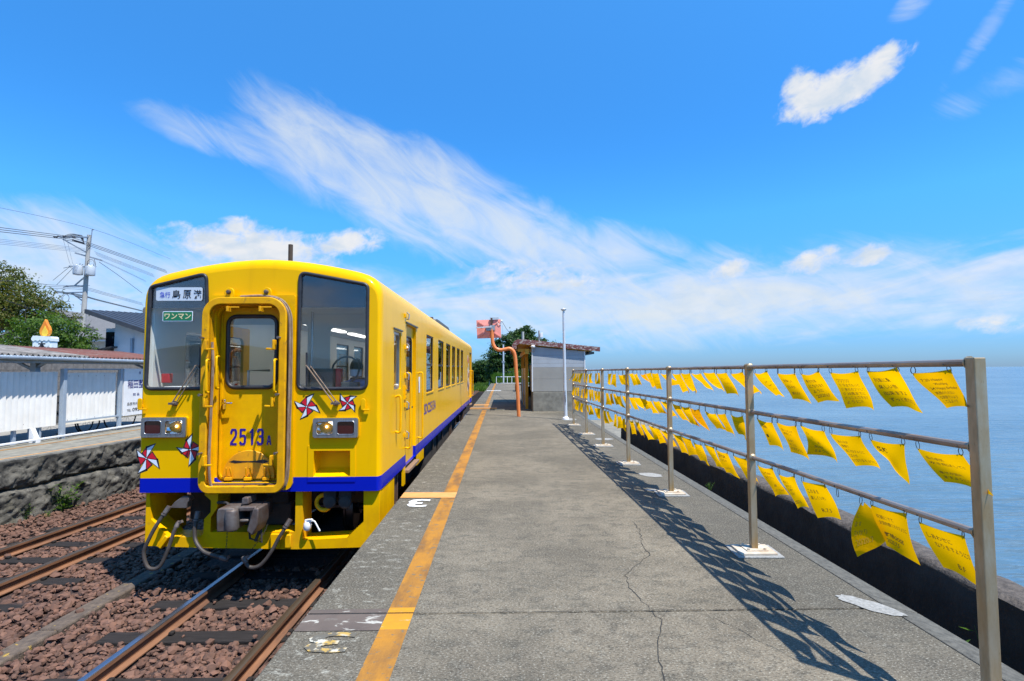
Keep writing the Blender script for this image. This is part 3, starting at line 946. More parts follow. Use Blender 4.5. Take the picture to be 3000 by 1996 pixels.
for y0, y1, m, nm in ((-3.5, 3.165, 'line', 'painted_line'), (3.165, 3.364, 'linefresh', 'painted_line'), (3.378, 3.445, 'linefresh', 'painted_line'), (3.445, 18.115, 'line', 'painted_line'), (18.14, 56.5, 'line', 'painted_line')):
    strip(nm, [(lx(y0, -1), y0), (lx(y0, 1), y0), (lx(y1, 1), y1), (lx(y1, -1), y1)], m)
for y0, y1 in ((3.155, 3.364), (3.378, 3.43)):
    strip('painted_band', [(pedge(y0) + .012, y0), (lx(y0, -1) - .004, y0), (lx(y1, -1) - .004, y1), (pedge(y1) + .012, y1)], 'brownband')
strip('painted_band', [(pedge(6.3) + .012, 6.32), (-.57, 6.30), (-.57, 6.57), (pedge(6.3) + .012, 6.59)], 'lineorange', z=.008)
strip('painted_band', [(pedge(22) + .012, 22.3), (-.62, 22.3), (-.62, 22.75), (pedge(22) + .012, 22.75)], 'lineorange', z=.008)
strip('painted_band', [(-1.2, 37.2), (-.2, 37.2), (-.2, 37.7), (-1.2, 37.7)], 'paintwhite', z=.008)
t = MB(); put_text(t, '3', lambda u, v: (-.84 - u, 6.25 - v, .006), 0, 0, h=.34, w=.235, bold=.02); mk('painted_number', t, 'paintwhite', plat, smooth=0, fix=False)
t = MB(); put_text(t, '3', lambda u, v: (-.83 - u, 3.135 - v, .006), 0, 0, h=.22, w=.25, bold=.02); mk('painted_number', t, 'wornmark', plat, smooth=0, fix=False)


def crack(pts, w, seed, jit=.012):
    r = random.Random(seed)
    P = []
    for i in range(len(pts) - 1):
        a, b = Vector(pts[i]), Vector(pts[i + 1])
        k = max(2, int((b - a).length / .05))
        for j in range(k):
            P.append(a.lerp(b, j / k) + Vector((r.uniform(-jit, jit), r.uniform(-jit, jit))))
    P.append(Vector(pts[-1]))
    vs, fs = [], []
    for i, p in enumerate(P):
        q = P[min(i + 1, len(P) - 1)] - P[max(i - 1, 0)]
        n = Vector((-q.y, q.x)).normalized() * w * r.uniform(.35, 1.0) * (0.4 if i in (0, len(P) - 1) else 1)
        vs += [(p.x - n.x, p.y - n.y, .003), (p.x + n.x, p.y + n.y, .003)]
    for i in range(len(P) - 1):
        fs.append((2 * i, 2 * i + 1, 2 * i + 3, 2 * i + 2))
    mk('crack', MB().add(vs, fs), 'crack', plat, smooth=0, fix=False)


crack([(1.24, 5.3), (1.24, 5.05), (1.16, 4.6), (1.15, 4.35), (.98, 4.12), (.87, 3.94), (.84, 3.72), (.87, 3.55), (.89, 3.38)], .0032, 1)
crack([(.89, 3.36), (.92, 3.25), (.87, 3.1), (.80, 2.93), (.78, 2.75), (.74, 2.55), (.72, 2.3)], .0032, 2)
crack([(.92, 3.25), (1.0, 3.37)], .003, 3)
crack([(1.24, 3.28), (1.33, 3.1), (1.42, 2.9), (1.50, 2.75)], .002, 4)
crack([(-.5, 34.0), (-.1, 28.0), (.15, 25.5), (.2, 24.0)], .02, 5)


def blob(cx, cy, a, b, rot, seed, name='mortar_patch'):
    r = random.Random(seed)
    P = []
    for i in range(28):
        t = 2 * PI * i / 28
        q = 1 + r.uniform(-.09, .09)
        u, v = a * q * math.cos(t), b * q * math.sin(t)
        P.append((cx + u * math.cos(rot) - v * math.sin(rot), cy + u * math.sin(rot) + v * math.cos(rot)))
    strip(name, P, 'patch', z=.005)


blob(2.265, 3.40, .19, .075, -.95, 1)
blob(2.03, 7.55, .17, .13, -.9, 2)
blob(2.10, 11.4, .19, .16, 0, 3)
blob(1.90, 15.9, .22, .35, 0, 4)
blob(1.78, 6.62, .07, .06, 0, 5)

crack([(-1.19, 3.371), (-.6, 3.371), (.2, 3.369), (1.0, 3.372), (1.7, 3.370), (2.36, 3.371)], .0042, 9, .002)

# boarded drain step across the track side of the platform
st = root('wooden_step', (-.78, 20.0, 0), label='low boarded step with a yellow nosing across the platform by the rail', category='step')
for i in range(3):
    mk('board', MB().box(-.46, .52, -.30 + i * .21, -.11 + i * .21, .0, .07), 'wood', st, smooth=0)
mk('nosing', MB().box(-.46, .52, -.345, -.303, .0, .085), 'lineorange', st, smooth=0)
mk('riser', MB().box(-.46, .80, -.40, -.347, .0, .04), 'conc', st, smooth=0)

# ------------------------------------------------------------------ gap, sea wall, apron
mk('ditch', MB().add([(2.54, -4, -.62), (3.3, -4, -.62), (3.3, 14.95, -.62), (4.6, 15.3, -.62), (4.6, 16.5, -.62), (2.54, 16.5, -.62)], [(0, 1, 2, 3, 4, 5)]), 'rubble', smooth=0, fix=False, kind='structure', label='dark earth and rubble between the platform and the sea wall', category='ditch')


def seawall():
    r = np.random.default_rng(8)
    mb = MB()
    n = 90
    prof = [(3.20, -2.4), (3.20, -.62), (3.215, -.3), (3.215, -.03), (3.25, .0), (3.33, .012), (3.42, .008), (3.49, .0), (3.53, -.05), (3.56, -.5), (3.62, -2.4)]
    k = len(prof)
    vs, fs, ms = [], [], []
    for i in range(n + 1):
        y = -4 + 18.9 * i / n
        for j, (x, z) in enumerate(prof):
            q = 1 if 2 <= j <= 9 else 0
            vs.append((x + q * r.uniform(-.012, .012), y, z + q * r.uniform(-.012, .012)))
    for i in range(n):
        for j in range(k - 1):
            fs.append((i * k + j, i * k + j + 1, (i + 1) * k + j + 1, (i + 1) * k + j))
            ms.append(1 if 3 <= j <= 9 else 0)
    fs += [tuple(range(k)), tuple(n * k + j for j in range(k))]
    ms += [0, 0]
    mb.v, mb.f, mb.m = vs, fs, ms
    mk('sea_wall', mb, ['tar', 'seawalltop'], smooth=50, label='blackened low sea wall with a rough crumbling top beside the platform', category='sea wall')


seawall()
mk('apron', MB().box(2.56, 5.2, 15.6, 21.0, -2.4, -0.50), 'conc', kind='structure', label='low concrete apron above the water by the shelter', category='apron', bev=.03)
stones('rubble', np.stack([RNG.uniform(2.6, 3.15, 700), RNG.uniform(10.5, 15.6, 700), RNG.uniform(-.62, -.54, 700)], 1), RNG.uniform(.03, .10, 700), 'rubble', kind='stuff', label='dark wet stones in the ditch beyond the sea wall', category='rubble')

# ------------------------------------------------------------------ opposite platform
EDGE = [(-8.75, -4), (-8.45, 5), (-8.22, 9), (-8.02, 10.5), (-7.88, 11.7), (-7.66, 15), (-7.5, 20), (-7.4, 30), (-7.4, 48)]
op = root('opposite_platform', (0, 0, 0), kind='structure', label='old low platform with a rough stone face across the tracks', category='platform')
mk('paving', MB().prism([(-9.95, -4)] + [(x - .10, y) for x, y in EDGE] + [(-9.95, 48)], -1.2, 0.0, lambda u, v, d: (u, v, d)), 'conc', op, smooth=0)


def edge_x(y):
    for (xa, ya), (xb, yb) in zip(EDGE, EDGE[1:]):
        if y <= yb:
            return xa + (xb - xa) * (y - ya) / (yb - ya)
    return EDGE[-1][0]


def fbm(u, v, seed, oct=5):
    r = np.random.default_rng(seed)
    out, a, fq = 0, 1.0, 1.0
    for k in range(oct):
        p = r.uniform(0, 6.28, 6)
        d = r.uniform(.5, 1.5, 4)
        out = out + a * (np.sin(u * fq * d[0] + p[0] + 1.7 * np.sin(v * fq * d[1] + p[1])) * np.cos(v * fq * d[2] + p[2] + 1.3 * np.sin(u * fq * d[3] + p[3])))
        a *= .55
        fq *= 2.1
    return out


def wallface():
    ny, nz = 520, 44
    Y = np.linspace(2.0, 24.0, ny)
    V = np.linspace(0, 1, nz)
    X0 = np.array([edge_x(y) for y in Y])
    yy, vv = np.meshgrid(Y, V, indexing='ij')
    z = -1.2 + 1.2 * vv
    d = .030 * fbm(yy * 2.3, vv * 3.5, 3) + .022 * fbm(yy * 9, vv * 9, 4) + .014 * fbm(yy * 24, vv * 26, 6, 3)
    course = np.abs(vv - (.60 + .02 * np.sin(yy * 3.1)))
    d -= .10 * np.exp(-(course / .022) ** 2)
    d += .05 * (vv < .6)
    d *= np.clip((1 - vv) * 10, .25, 1)
    x = X0[:, None] + d + .02
    P = np.stack([x, yy, z + .006 * fbm(yy * 5, vv, 9)], 2).reshape(-1, 3)
    # lip running back onto the top
    L = np.stack([X0 - .14, Y, np.full(ny, .004)], 1)
    i = np.arange(ny - 1)[:, None]
    j = np.arange(nz - 1)[None]
    a = i * nz + j
    f = np.stack([a, a + nz, a + nz + 1, a + 1], 2).reshape(-1, 4)
    n0 = len(P)
    k = np.arange(ny - 1)
    top = k * nz + nz - 1
    f2 = np.stack([top, top + nz, n0 + k + 1, n0 + k], 1)
    o = npmesh('stone_face', np.concatenate([P, L]), np.concatenate([f, f2]), 'oldwall', op)
    o.data.shade_smooth()
    o.data.set_sharp_from_angle(angle=math.radians(50))


wallface()
for (off0, off1, m, ya, yb) in ((.30, .36, 'lineorange', 5, 40), (1.38, 1.46, 'line', 5, 40)):
    P = [(edge_x(y) - off0 - (.0 if off0 < 1 else .02 * (y - 10)), y, .004) for y in range(ya, yb)]
    Q = [(x - (off1 - off0), y, z) for x, y, z in P]
    n = len(P)
    mk('painted_line', MB().add(P + Q, [(i, i + 1, n + i + 1, n + i) for i in range(n - 1)]), m, op, smooth=0, fix=False)


# ------------------------------------------------------------------ small weeds
def weed(name, loc, h, n, label, group=None, seed=1, leafy=1.0, mt='grass'):
    r = np.random.default_rng(seed)
    rt = root(name, loc, label=label, category='weed', group=group)
    sv = MB()
    lv, lf = [], []
    for i in range(n):
        a = r.uniform(0, 6.28)
        lean = r.uniform(.15, .75)
        hh = h * r.uniform(.5, 1.0)
        o = Vector((r.uniform(-.10, .10), r.uniform(-.10, .10), 0)) * (h * 2)
        P = [o + Vector((math.cos(a) * lean * hh * t * t, math.sin(a) * lean * hh * t * t, hh * t)) for t in (0, .35, .7, 1.0)]
        sv.tube(P, [.004, .003, .002, .001], 4)
        for k in range(int(9 * leafy)):
            t = r.uniform(.15, 1.0)
            b = P[0].lerp(P[3], t) if t > .7 else P[0].lerp(P[2], t / .7)
            L = h * r.uniform(.10, .24)
            c = r.uniform(0, 6.28)
            d = Vector((math.cos(c), math.sin(c), r.uniform(-.1, .7))).normalized() * L
            w = d.cross(Vector((0, 0, 1))).normalized() * L * .16
            o0 = len(lv)
            lv += [b, b + d * .5 + w, b + d, b + d * .5 - w]
            lf.append((o0, o0 + 1, o0 + 2, o0 + 3))
    mk('stem', sv, mt, rt)
    npmesh('foliage', np.array([tuple(p) for p in lv]), np.array(lf), mt, rt)
    return rt


weed('weed', (-8.02, 10.05, -1.06), .55, 30, 'tall bushy green weed growing from the ballast at the stone wall', None, 2)
weed('weed', (-8.16, 9.45, -1.06), .30, 22, 'short spreading weed left of the tall weed by the stone wall', None, 3)
weed('weed', (-7.86, 9.55, -1.06), .15, 10, 'low tuft of weed in the ballast in front of the tall weed', None, 4)
weed('weed', (-8.28, 8.95, -1.06), .10, 8, 'tiny weed at the foot of the stone wall nearest the camera', None, 5)
weed('weed', (2.98, 3.42, -.62), .46, 5, 'thin weed standing in the dark ditch beside the near railing post', None, 6, .7)
weed('weed', (2.60, 6.9, -.06), .10, 7, 'small green tuft on the platform kerb behind the third railing post', None, 7)
weed('weed', (2.58, 8.4, -.06), .07, 6, 'tiny green tuft on the platform kerb past the fourth railing post', None, 8)

# ------------------------------------------------------------------ the yellow railcar (x across, y back from the front, z above the rails)
TR = root('railcar', (-2.77, 6.2, -.92), label='yellow diesel railcar number 2513A with a blue waist stripe at the platform', category='train')
LEN = 17.55
XS = 1.362


def fr(u, v, d):      # front view mapping: u across, v up, d back
    return (u, d, v)


def outline(n=1):
    right = [(XS, z) for z in (1.035, 1.2, 1.5, 1.9, 2.3, 2.7, 3.0, 3.18)]
    arc = [(1.360, 3.27), (1.352, 3.33), (1.333, 3.385), (1.302, 3.432), (1.255, 3.476), (1.19, 3.512), (1.10, 3.543), (.98, 3.572), (.84, 3.602), (.68, 3.632), (.50, 3.660), (.32, 3.681), (.15, 3.694), (0, 3.699)]
    half = right + arc
    return half + [(-x, z) for x, z in reversed(half[:-1])]


OUT = outline()


def inset(r):
    res = []
    n = len(OUT)
    for i, p in enumerate(OUT):
        a, b = OUT[max(i - 1, 0)], OUT[min(i + 1, n - 1)]
        t = Vector((b[0] - a[0], b[1] - a[1])).normalized()
        nn = Vector((-t.y, t.x))          # left of travel: inward for a right-to-left loop over the roof
        if i in (0, n - 1):
            nn = Vector((-1 if p[0] > 0 else 1, 0))
        q = r * (.34 + .66 * abs(nn.y) ** .7) if i not in (0, n - 1) else r * .34
        res.append((p[0] + nn.x * q, p[1] + nn.y * q))
    return res


RC = .125
winR = rpoly([(.405, 2.172), (1.216, 2.172), (1.222, 3.394), (.412, 3.546)], [.09, .09, .085, .085], 6)
winL = rpoly([(-1.308, 2.182), (-.560, 2.182), (-.628, 3.535), (-1.290, 3.375)], [.09, .06, .085, .085], 6)
GO = rrect(-.50, .25, 1.135, 3.17, (.10, .10, .19, .19), 6)           # opening behind the gangway ring
REC = [(.600, 1.185), (1.037, 1.195), (1.034, 1.497), (.605, 1.499)]
mb = MB()
mb.panel(inset(RC), [winL, winR, GO, REC], fr, 0.0, .035)
k = len(OUT)
rings = []
for i in range(8):
    a = i / 7 * PI / 2
    rings.append((inset(RC * (1 - math.sin(a))), RC * (1 - math.cos(a))))
vs, fs = [], []
for lp, y in rings:
    vs += [(u, y, v) for u, v in lp]
for i in range(7):
    for j in range(k - 1):
        fs.append((i * k + j, i * k + j + 1, (i + 1) * k + j + 1, (i + 1) * k + j))
mb.add(vs, fs)
# roof strip from the top of the side sheets
roof = [p for p in OUT if p[1] >= 3.179]
kr = len(roof)
vs = [(u, y, v) for y in (RC, 4, 8, 12, LEN) for u, v in roof]
mb.add(vs, [(i * kr + j, i * kr + j + 1, (i + 1) * kr + j + 1, (i + 1) * kr + j) for i in range(4) for j in range(kr - 1)])
mb.panel(OUT, [], fr, LEN, LEN - .04)
# side windows and doors: y from, y to, z from, z to
WINS = [(3.63, 4.58), (5.40, 6.44), (6.98, 8.02), (8.50, 9.46), (10.02, 11.04), (11.50, 12.50)]
DOOR = (1.60, 2.46)
DOOR2 = (15.95, 16.80)
CABW = (.74, 1.21)


def side_holes():
    H = [rrect(a, b, 1.985, 3.045, .02, 2) for a, b in WINS]
    H.append(rrect(CABW[0], CABW[1], 2.14, 2.90, .03, 2))
    H.append(rrect(DOOR[0], DOOR[1], 1.0365, 3.06, .03, 2))
    H.append(rrect(DOOR2[0], DOOR2[1], 1.0365, 3.06, .03, 2))
    return H


for s in (1, -1):
    mb.panel([(RC, 1.035), (LEN, 1.035), (LEN, 3.18), (RC, 3.18)], side_holes(), lambda u, v, d, s=s: (s * (XS - d), u, v), 0.0, .05)
body = mk('body', mb, 'body', TR, smooth=40)

# inner lining, floor, ceiling, partition
mb = MB()
for s in (1, -1):
    mb.panel([(.12, 1.1), (LEN - .06, 1.1), (LEN - .06, 3.2), (.12, 3.2)], side_holes()[:-2] + [rrect(DOOR[0], DOOR[1], 1.1005, 3.06, .03, 2), rrect(DOOR2[0], DOOR2[1], 1.1005, 3.06, .03, 2)], lambda u, v, d, s=s: (s * (1.312 - d), u, v), 0.0, .015)
for s in (1, -1):
    mb.add([(s * 1.325, .037, 1.1), (s * 1.325, .037, 3.30), (s * 1.298, .125, 3.30), (s * 1.298, .125, 1.1)], [(0, 1, 2, 3)])
mb.box(-1.29, 1.29, .06, LEN - .06, 1.06, 1.1).box(-1.28, 1.28, .06, LEN - .06, 3.2, 3.23)
mb.panel([(-1.27, 1.1), (1.27, 1.1), (1.27, 3.2), (-1.27, 3.2)], [rrect(-1.22, -.02, 1.101, 3.05, .05), rrect(.30, 1.24, 1.85, 3.0, .06)], fr, 1.52, 1.50)
mk('interior_lining', mb, 'lining', TR, smooth=30)
mk('cab_desk', MB().box(-1.25, -.66, .20, .36, 1.1, 1.9), 'liningdark', TR, bev=.015)
mb = MB()
mb.box(.33, 1.25, .20, .42, 1.1, 2.16).box(.40, .72, .30, .48, 2.155, 2.42).box(.85, 1.05, .20, .30, 2.161, 2.26)
mb.tube([(.78 + .17 * math.cos(t), .62 + .05 * math.sin(t), 2.40 + .17 * math.sin(t)) for t in [i * PI / 8 for i in range(16)]], .014, 6, True)
mk('cab_console', mb, 'liningdark', TR, bev=.015)
mb = MB()
mb.box(-1.22, -.98, .20, .34, 2.0, 2.22).box(-.98, -.84, .20, .33, 1.95, 2.16)
mk('wall_box', mb, 'lining', TR, bev=.01)
mk('emergency_box', MB().box(-1.245, -1.15, .19, .26, 2.26, 2.37), 'red', TR, bev=.008)
mk('fare_box', MB().box(.735, .80, .35, .45, 1.9, 2.42), 'red', TR, bev=.008)
mb = MB().tube([(-.86, .5, 1.1), (-.86, .5, 3.2)], .02, 8).tube([(-.55, 1.5, 2.4), (-.75, 1.3, 2.4), (-.75, 1.3, 1.1)], .018, 8).tube([(.15, 1.2, 1.1), (.15, 1.2, 3.2)], .017, 8)
for y in (1.9, 3.7, 5.5, 7.3, 9.1, 10.9, 12.7, 14.5):
    for x in (-.55, .55):
        mk('ceiling_tube', MB().box(x - .06, x + .06, y, y + 1.3, 3.165, 3.198), 'tubelight', TR, smooth=0)
mb = MB().tube([(-.86, .5, 1.1), (-.86, .5, 3.2)], .02, 8).tube([(-.55, 1.5, 2.4), (-.75, 1.3, 2.4), (-.75, 1.3, 1.1)], .018, 8).tube([(.15, 1.2, 1.1), (.15, 1.2, 3.2)], .017, 8)
mk('grab_pole', mb, 'steel', TR)
for i in range(7):
    for s in (1, -1):
        y = 3.55 + i * 1.52
        mk('seat', MB().box(s * .35, s * 1.22, y, y + .45, 1.1, 1.52).box(s * .35, s * 1.22, y + .42, y + .56, 1.5, 2.12), 'seat', TR, bev=.03)
        mk('seat_cover', MB().box(s * .40, s * 1.18, y + .40, y + .58, 1.95, 2.14), 'seatwhite', TR, bev=.02)


def gasket(name, loop, d, r, m='rubber', fn=fr, parent=None, fl=1.0):
    return mk(name, MB().tube([fn(u, v, d) for u, v in loop], r, 8, True, flat=fl), m, parent or TR, smooth=60)


def inset_loop(loop, r):
    c = Vector((sum(p[0] for p in loop) / len(loop), sum(p[1] for p in loop) / len(loop)))
    out = []
    n = len(loop)
    for i in range(n):
        t = (Vector(loop[(i + 1) % n]) - Vector(loop[i - 1])).normalized()
        nn = Vector((-t.y, t.x))
        p = Vector(loop[i])
        if nn.dot(c - p) < 0:
            nn = -nn
        out.append(tuple(p + nn * r))
    return out


# front windows
for loop, nm, lab in ((winL, 'windscreen', 'left windscreen with the roll sign behind its dark top'), (winR, 'windscreen', 'right windscreen with a tinted top in front of the driver')):
    w = mk(nm, MB().panel(inset_loop(loop, .012), [], fr, .006, .014), 'glass', TR, smooth=0, label=lab)
    gasket('rubber_seal', inset_loop(loop, .016), -.002, .021, parent=w)
    xs = [p[0] for p in inset_loop(loop, .02)]
    cut = [p for p in inset_loop(loop, .02) if p[1] > 3.125]
    lo = sorted([min(p[0] for p in cut), max(p[0] for p in cut)])
    cut = [(hi, 3.122) if False else p for p in cut for hi in (0,)]
    # order: the loop runs counter-clockwise from the lower left, so cut starts at the right edge
    pl = [(lo[0], 3.122), (lo[1], 3.122)] + cut
    mk('tinted_band', MB().panel(pl, [], fr, .022, .028), 'tint', w, smooth=0)

# destination roll sign
rs = mk('roll_sign', MB().panel(rrect(-1.208, -.684, 3.202, 3.356, .02), [], fr, -.001, .004), 'signwhite', TR, smooth=0, label='white destination roll sign lettered in blue and black')
t = MB(); put_text(t, '急行', lambda u, v: (u, -.004, v), -1.165, 3.238, h=.066, w=.118, bold=.006); mk('lettering', t, 'signblue', rs, smooth=0, fix=False)
t = MB()
for ch, x in (('島', -1.022), ('原', -.902), ('港', -.782)):
    put_text(t, ch, lambda u, v: (u, -.004, v), x, 3.226, h=.100, w=.092, bold=.010)
mk('lettering', t, 'black', rs, smooth=0, fix=False)
# one-man operation plate
op_ = mk('driver_only_plate', MB().panel(rrect(-1.128, -.786, 2.966, 3.082, .012), [], fr, -.001, .004), 'pale', TR, smooth=0, label='green one-man plate in the left windscreen')
mk('green_field', MB().panel(rrect(-1.120, -.794, 2.974, 3.074, .008), [], fr, -.003, -.0015), 'green', op_, smooth=0)
t = MB(); put_text(t, 'ワンマン', lambda u, v: (u, -.005, v), -1.105, 2.990, h=.066, w=.30, bold=.025); mk('lettering', t, 'cream', op_, smooth=0, fix=False)

# gangway ring with backing plate
ring_o = rrect(-.600, .338, 1.052, 3.222, (.12, .12, .21, .21), 7)
ring_i = inset_loop(ring_o, .078)
back_o = rrect(-.560, .385, 1.06, 3.26, (.08, .08, .02, .02), 7)
back_i = inset_loop(rrect(-.585, .325, 1.06, 3.22, (.10, .10, .18, .18), 7), .085)
mb = MB().ring(ring_o, ring_i, -.155, -.115, fr)
gk = mk('gangway_frame', mb, 'yellow_worn', TR, smooth=40, bev=.008)
mk('inner_lip', MB().ring(ring_i, inset_loop(ring_o, .082), -.115, .10, fr), 'yellow_worn', gk, smooth=40)
mk('backing_plate', MB().panel(back_o, [back_i], fr, -.035, -.001), 'yellow', gk, smooth=30)
mk('bellows', MB().ring(inset_loop(ring_o, .012), inset_loop(ring_o, .060), -.114, -.036, fr), 'rubber', gk, smooth=40)
cb = smooth_pts([(-.20, -.10, 3.235), (.06, -.10, 3.24), (.24, -.10, 3.19), (.335, -.10, 3.06), (.358, -.10, 2.86), (.362, -.10, 2.3), (.356, -.10, 1.8), (.352, -.10, 1.35), (.32, -.10, 1.12), (.22, -.10, 1.05)], 5)
mk('cable_run', MB().tube(cb, .013, 6).tube([p + Vector((.016, .02, .008)) for p in cb], .010, 6), 'cable', gk)
cb = smooth_pts([(-.505, -.10, 2.72), (-.48, -.12, 2.5), (-.478, -.13, 2.2), (-.485, -.13, 1.8), (-.492, -.13, 1.4), (-.47, -.12, 1.14), (-.40, -.1, 1.10)], 5)
mk('cable_run', MB().tube(cb, .015, 6), 'cable', gk)
for x in (-.338, .084):
    mb = MB().prism([(x - .055, 3.222), (x + .055, 3.222)] + [(x + .055 * math.cos(a), 3.285 + .055 * math.sin(a)) for a in [i * PI / 10 for i in range(11)]], -.085, -.06, fr)
    lg = mk('lifting_lug', mb, 'yellow', TR, bev=.005)
    mk('lug_bolt', MB().lathe([(.001, -.04), (.018, -.036), (.025, -.02), (.024, 0)], (x, -.085, 3.288), (0, 1, 0), 12), 'coupler', lg)
# latches and pins on the ring
for (x, z) in ((-.52, 2.69), (-.52, 2.06), (-.51, 1.42), (.225, 2.69), (.22, 2.06), (.215, 1.42)):
    s = 1 if x < 0 else -1
    b = MB().box(x - .012, x + .012, -.22, -.155, z - .06, z + .05).bar((x, -.20, z - .055), (x - s * -.085, -.20, z - .05), .022, .022)
    mk('latch', b, 'yellow_worn', gk, bev=.005)
    mk('pin', MB().lathe([(.010, 0), (.010, .06), (.015, .062), (.015, .07)], (x - s * .05, -.155, z + .075), (0, -1, 0), 8), 'coupler', gk)
for (x, z) in ((-.30, 3.105), (.06, 3.105)):
    mk('latch', MB().box(x - .012, x + .012, -.20, -.10, z - .05, z + .01).bar((x, -.17, z), (x + .12, -.17, z), .012, .016), 'yellow_worn', gk, bev=.004)
for (x0, y0, z0, z1) in ((-.505, -.15, 2.16, 2.52), (.235, -.15, 2.16, 2.52), (-.46, -.03, 2.20, 2.56)):
    mk('grab_handle', MB().tube(smooth_pts([(x0, y0, z1), (x0 + .01, y0 - .07, z1 - .005), (x0 + .015, y0 - .085, z1 - .06), (x0 + .015, y0 - .085, z0 + .06), (x0 + .01, y0 - .07, z0 + .005), (x0, y0, z0)], 4), .012, 8), 'yellow', gk)

# recessed end door
DY = .115
dw = rrect(-.452, .138, 2.19, 3.045, .11, 6)
mb = MB().panel(rrect(-.60, .35, 1.10, 3.22, .05), [dw], fr, DY, DY + .04)
dr = mk('end_door', mb, 'yellow', TR, smooth=30, label='recessed end door numbered 2513A')
mk('door_edge', MB().ring(rrect(-.505, .215, 1.14, 3.13, .10, 6), rrect(-.488, .198, 1.157, 3.113, .085, 6), DY - .022, DY, fr), 'yellow', dr, smooth=40)
mk('door_glass', MB().panel(inset_loop(dw, .02), [], fr, DY + .008, DY + .016), 'glass2', dr, smooth=0)
gasket('rubber_seal', inset_loop(dw, .014), DY - .002, .024, parent=dr)
t = MB()
DIG = {'2': [(.10, .78), (.10, .86), (.24, 1.0), (.76, 1.0), (.90, .86), (.90, .66), (.80, .52), (.12, .10), (.10, 0), (.92, 0)],
       '5': [(.86, 1.0), (.14, 1.0), (.14, .53), (.26, .58), (.76, .58), (.90, .46), (.90, .14), (.76, 0), (.24, 0), (.12, .12)],
       '1': [(.30, .84), (.44, .86), (.60, 1.0), (.60, 0)],
       '3': [(.12, .88), (.24, 1.0), (.76, 1.0), (.90, .88), (.90, .64), (.78, .54), (.45, .54), (.78, .54), (.90, .42), (.90, .14), (.76, 0), (.24, 0), (.12, .12)]}


def digit(mb, ch, x, z, w, h, th, y):
    P = [Vector((x + th / 2 + u * (w - th), z + th / 2 + v * (h - th))) for u, v in DIG[ch]]
    for p, q in zip(P, P[1:]):
        d = (q - p).normalized()
        n = Vector((-d.y, d.x)) * th / 2
        mb.add([(r.x, y, r.y) for r in (p - n, q - n, q + n, p + n)], [(0, 1, 2, 3)])
        y -= .00012
    for p in P:
        mb.add([(p.x + th / 2 * math.cos(i * PI / 5), y, p.y + th / 2 * math.sin(i * PI / 5)) for i in range(10)], [tuple(range(10))])
        y -= .00012


for ch, x in (('2', -.394), ('5', -.290), ('1', -.188), ('3', -.090)):
    digit(t, ch, x, 1.541, 0.092, .190, .026, DY - .0025)
ta = [(.030, 0), (.046, .108), (.068, .108), (.084, 0), (.069, 0), (.065, .028), (.049, .028), (.045, 0)]
t.panel([(x, 1.542 + z) for x, z in ta], [[(.051, 1.588), (.063, 1.588), (.057, 1.628)]], lambda u, v, d: (u, DY - .0025, v), 0, 0, back=False)
mk('number', t, 'blue', dr, smooth=0, fix=False)
mk('door_handle', MB().box(-.485, -.445, DY - .02, DY, 1.955, 2.07).tube([(-.465, DY - .02, 2.03), (-.462, DY - .06, 2.03), (-.43, DY - .07, 2.03), (-.34, DY - .065, 2.028)], [.012, .013, .014, .011], 8), 'chrome', dr, bev=.003)
fp = [(-.445, 1.165), (.145, 1.165)] + [(-.15 + .295 * math.cos(a), 1.19 + .30 * math.sin(a)) for a in [i * PI / 24 for i in range(25)]]
fl = mk('fold_down_plate', MB().prism(fp, DY - .050, DY - .014, fr), 'flap', TR, bev=.006)
mk('scuff', MB().prism([(-.37, 1.362), (-.30, 1.345), (-.22, 1.352), (-.15, 1.358), (-.06, 1.350), (.03, 1.340), (.08, 1.365), (.02, 1.385), (-.06, 1.372), (-.15, 1.368), (-.24, 1.370), (-.32, 1.378)], DY - .0525, DY - .0505, fr), 'black', fl, smooth=0)
mk('hand_slot', MB().prism([(-.29 + .27 * i / 10, 1.468 - .022 * math.sin(PI * i / 10)) for i in range(11)] + [(-.02 - .27 * i / 10, 1.468 + .012 * math.sin(PI * i / 10)) for i in range(11)], DY - .0165, DY - .0145, fr), 'darkred', fl, smooth=0)
for x in (-.36, -.14, .07):
    mk('hinge', MB().bar((x - .03, DY - .06, 1.19), (x - .02, DY - .09, 1.30), .014, .014).bar((x + .03, DY - .06, 1.19), (x + .02, DY - .09, 1.30), .014, .014).box(x - .04, x + .04, DY - .10, DY - .05, 1.16, 1.19), 'yellow_worn', fl, bev=.003)
mk('threshold', MB().box(-.50, .25, -.11, DY, 1.125, 1.140), 'darkred', TR, smooth=0)


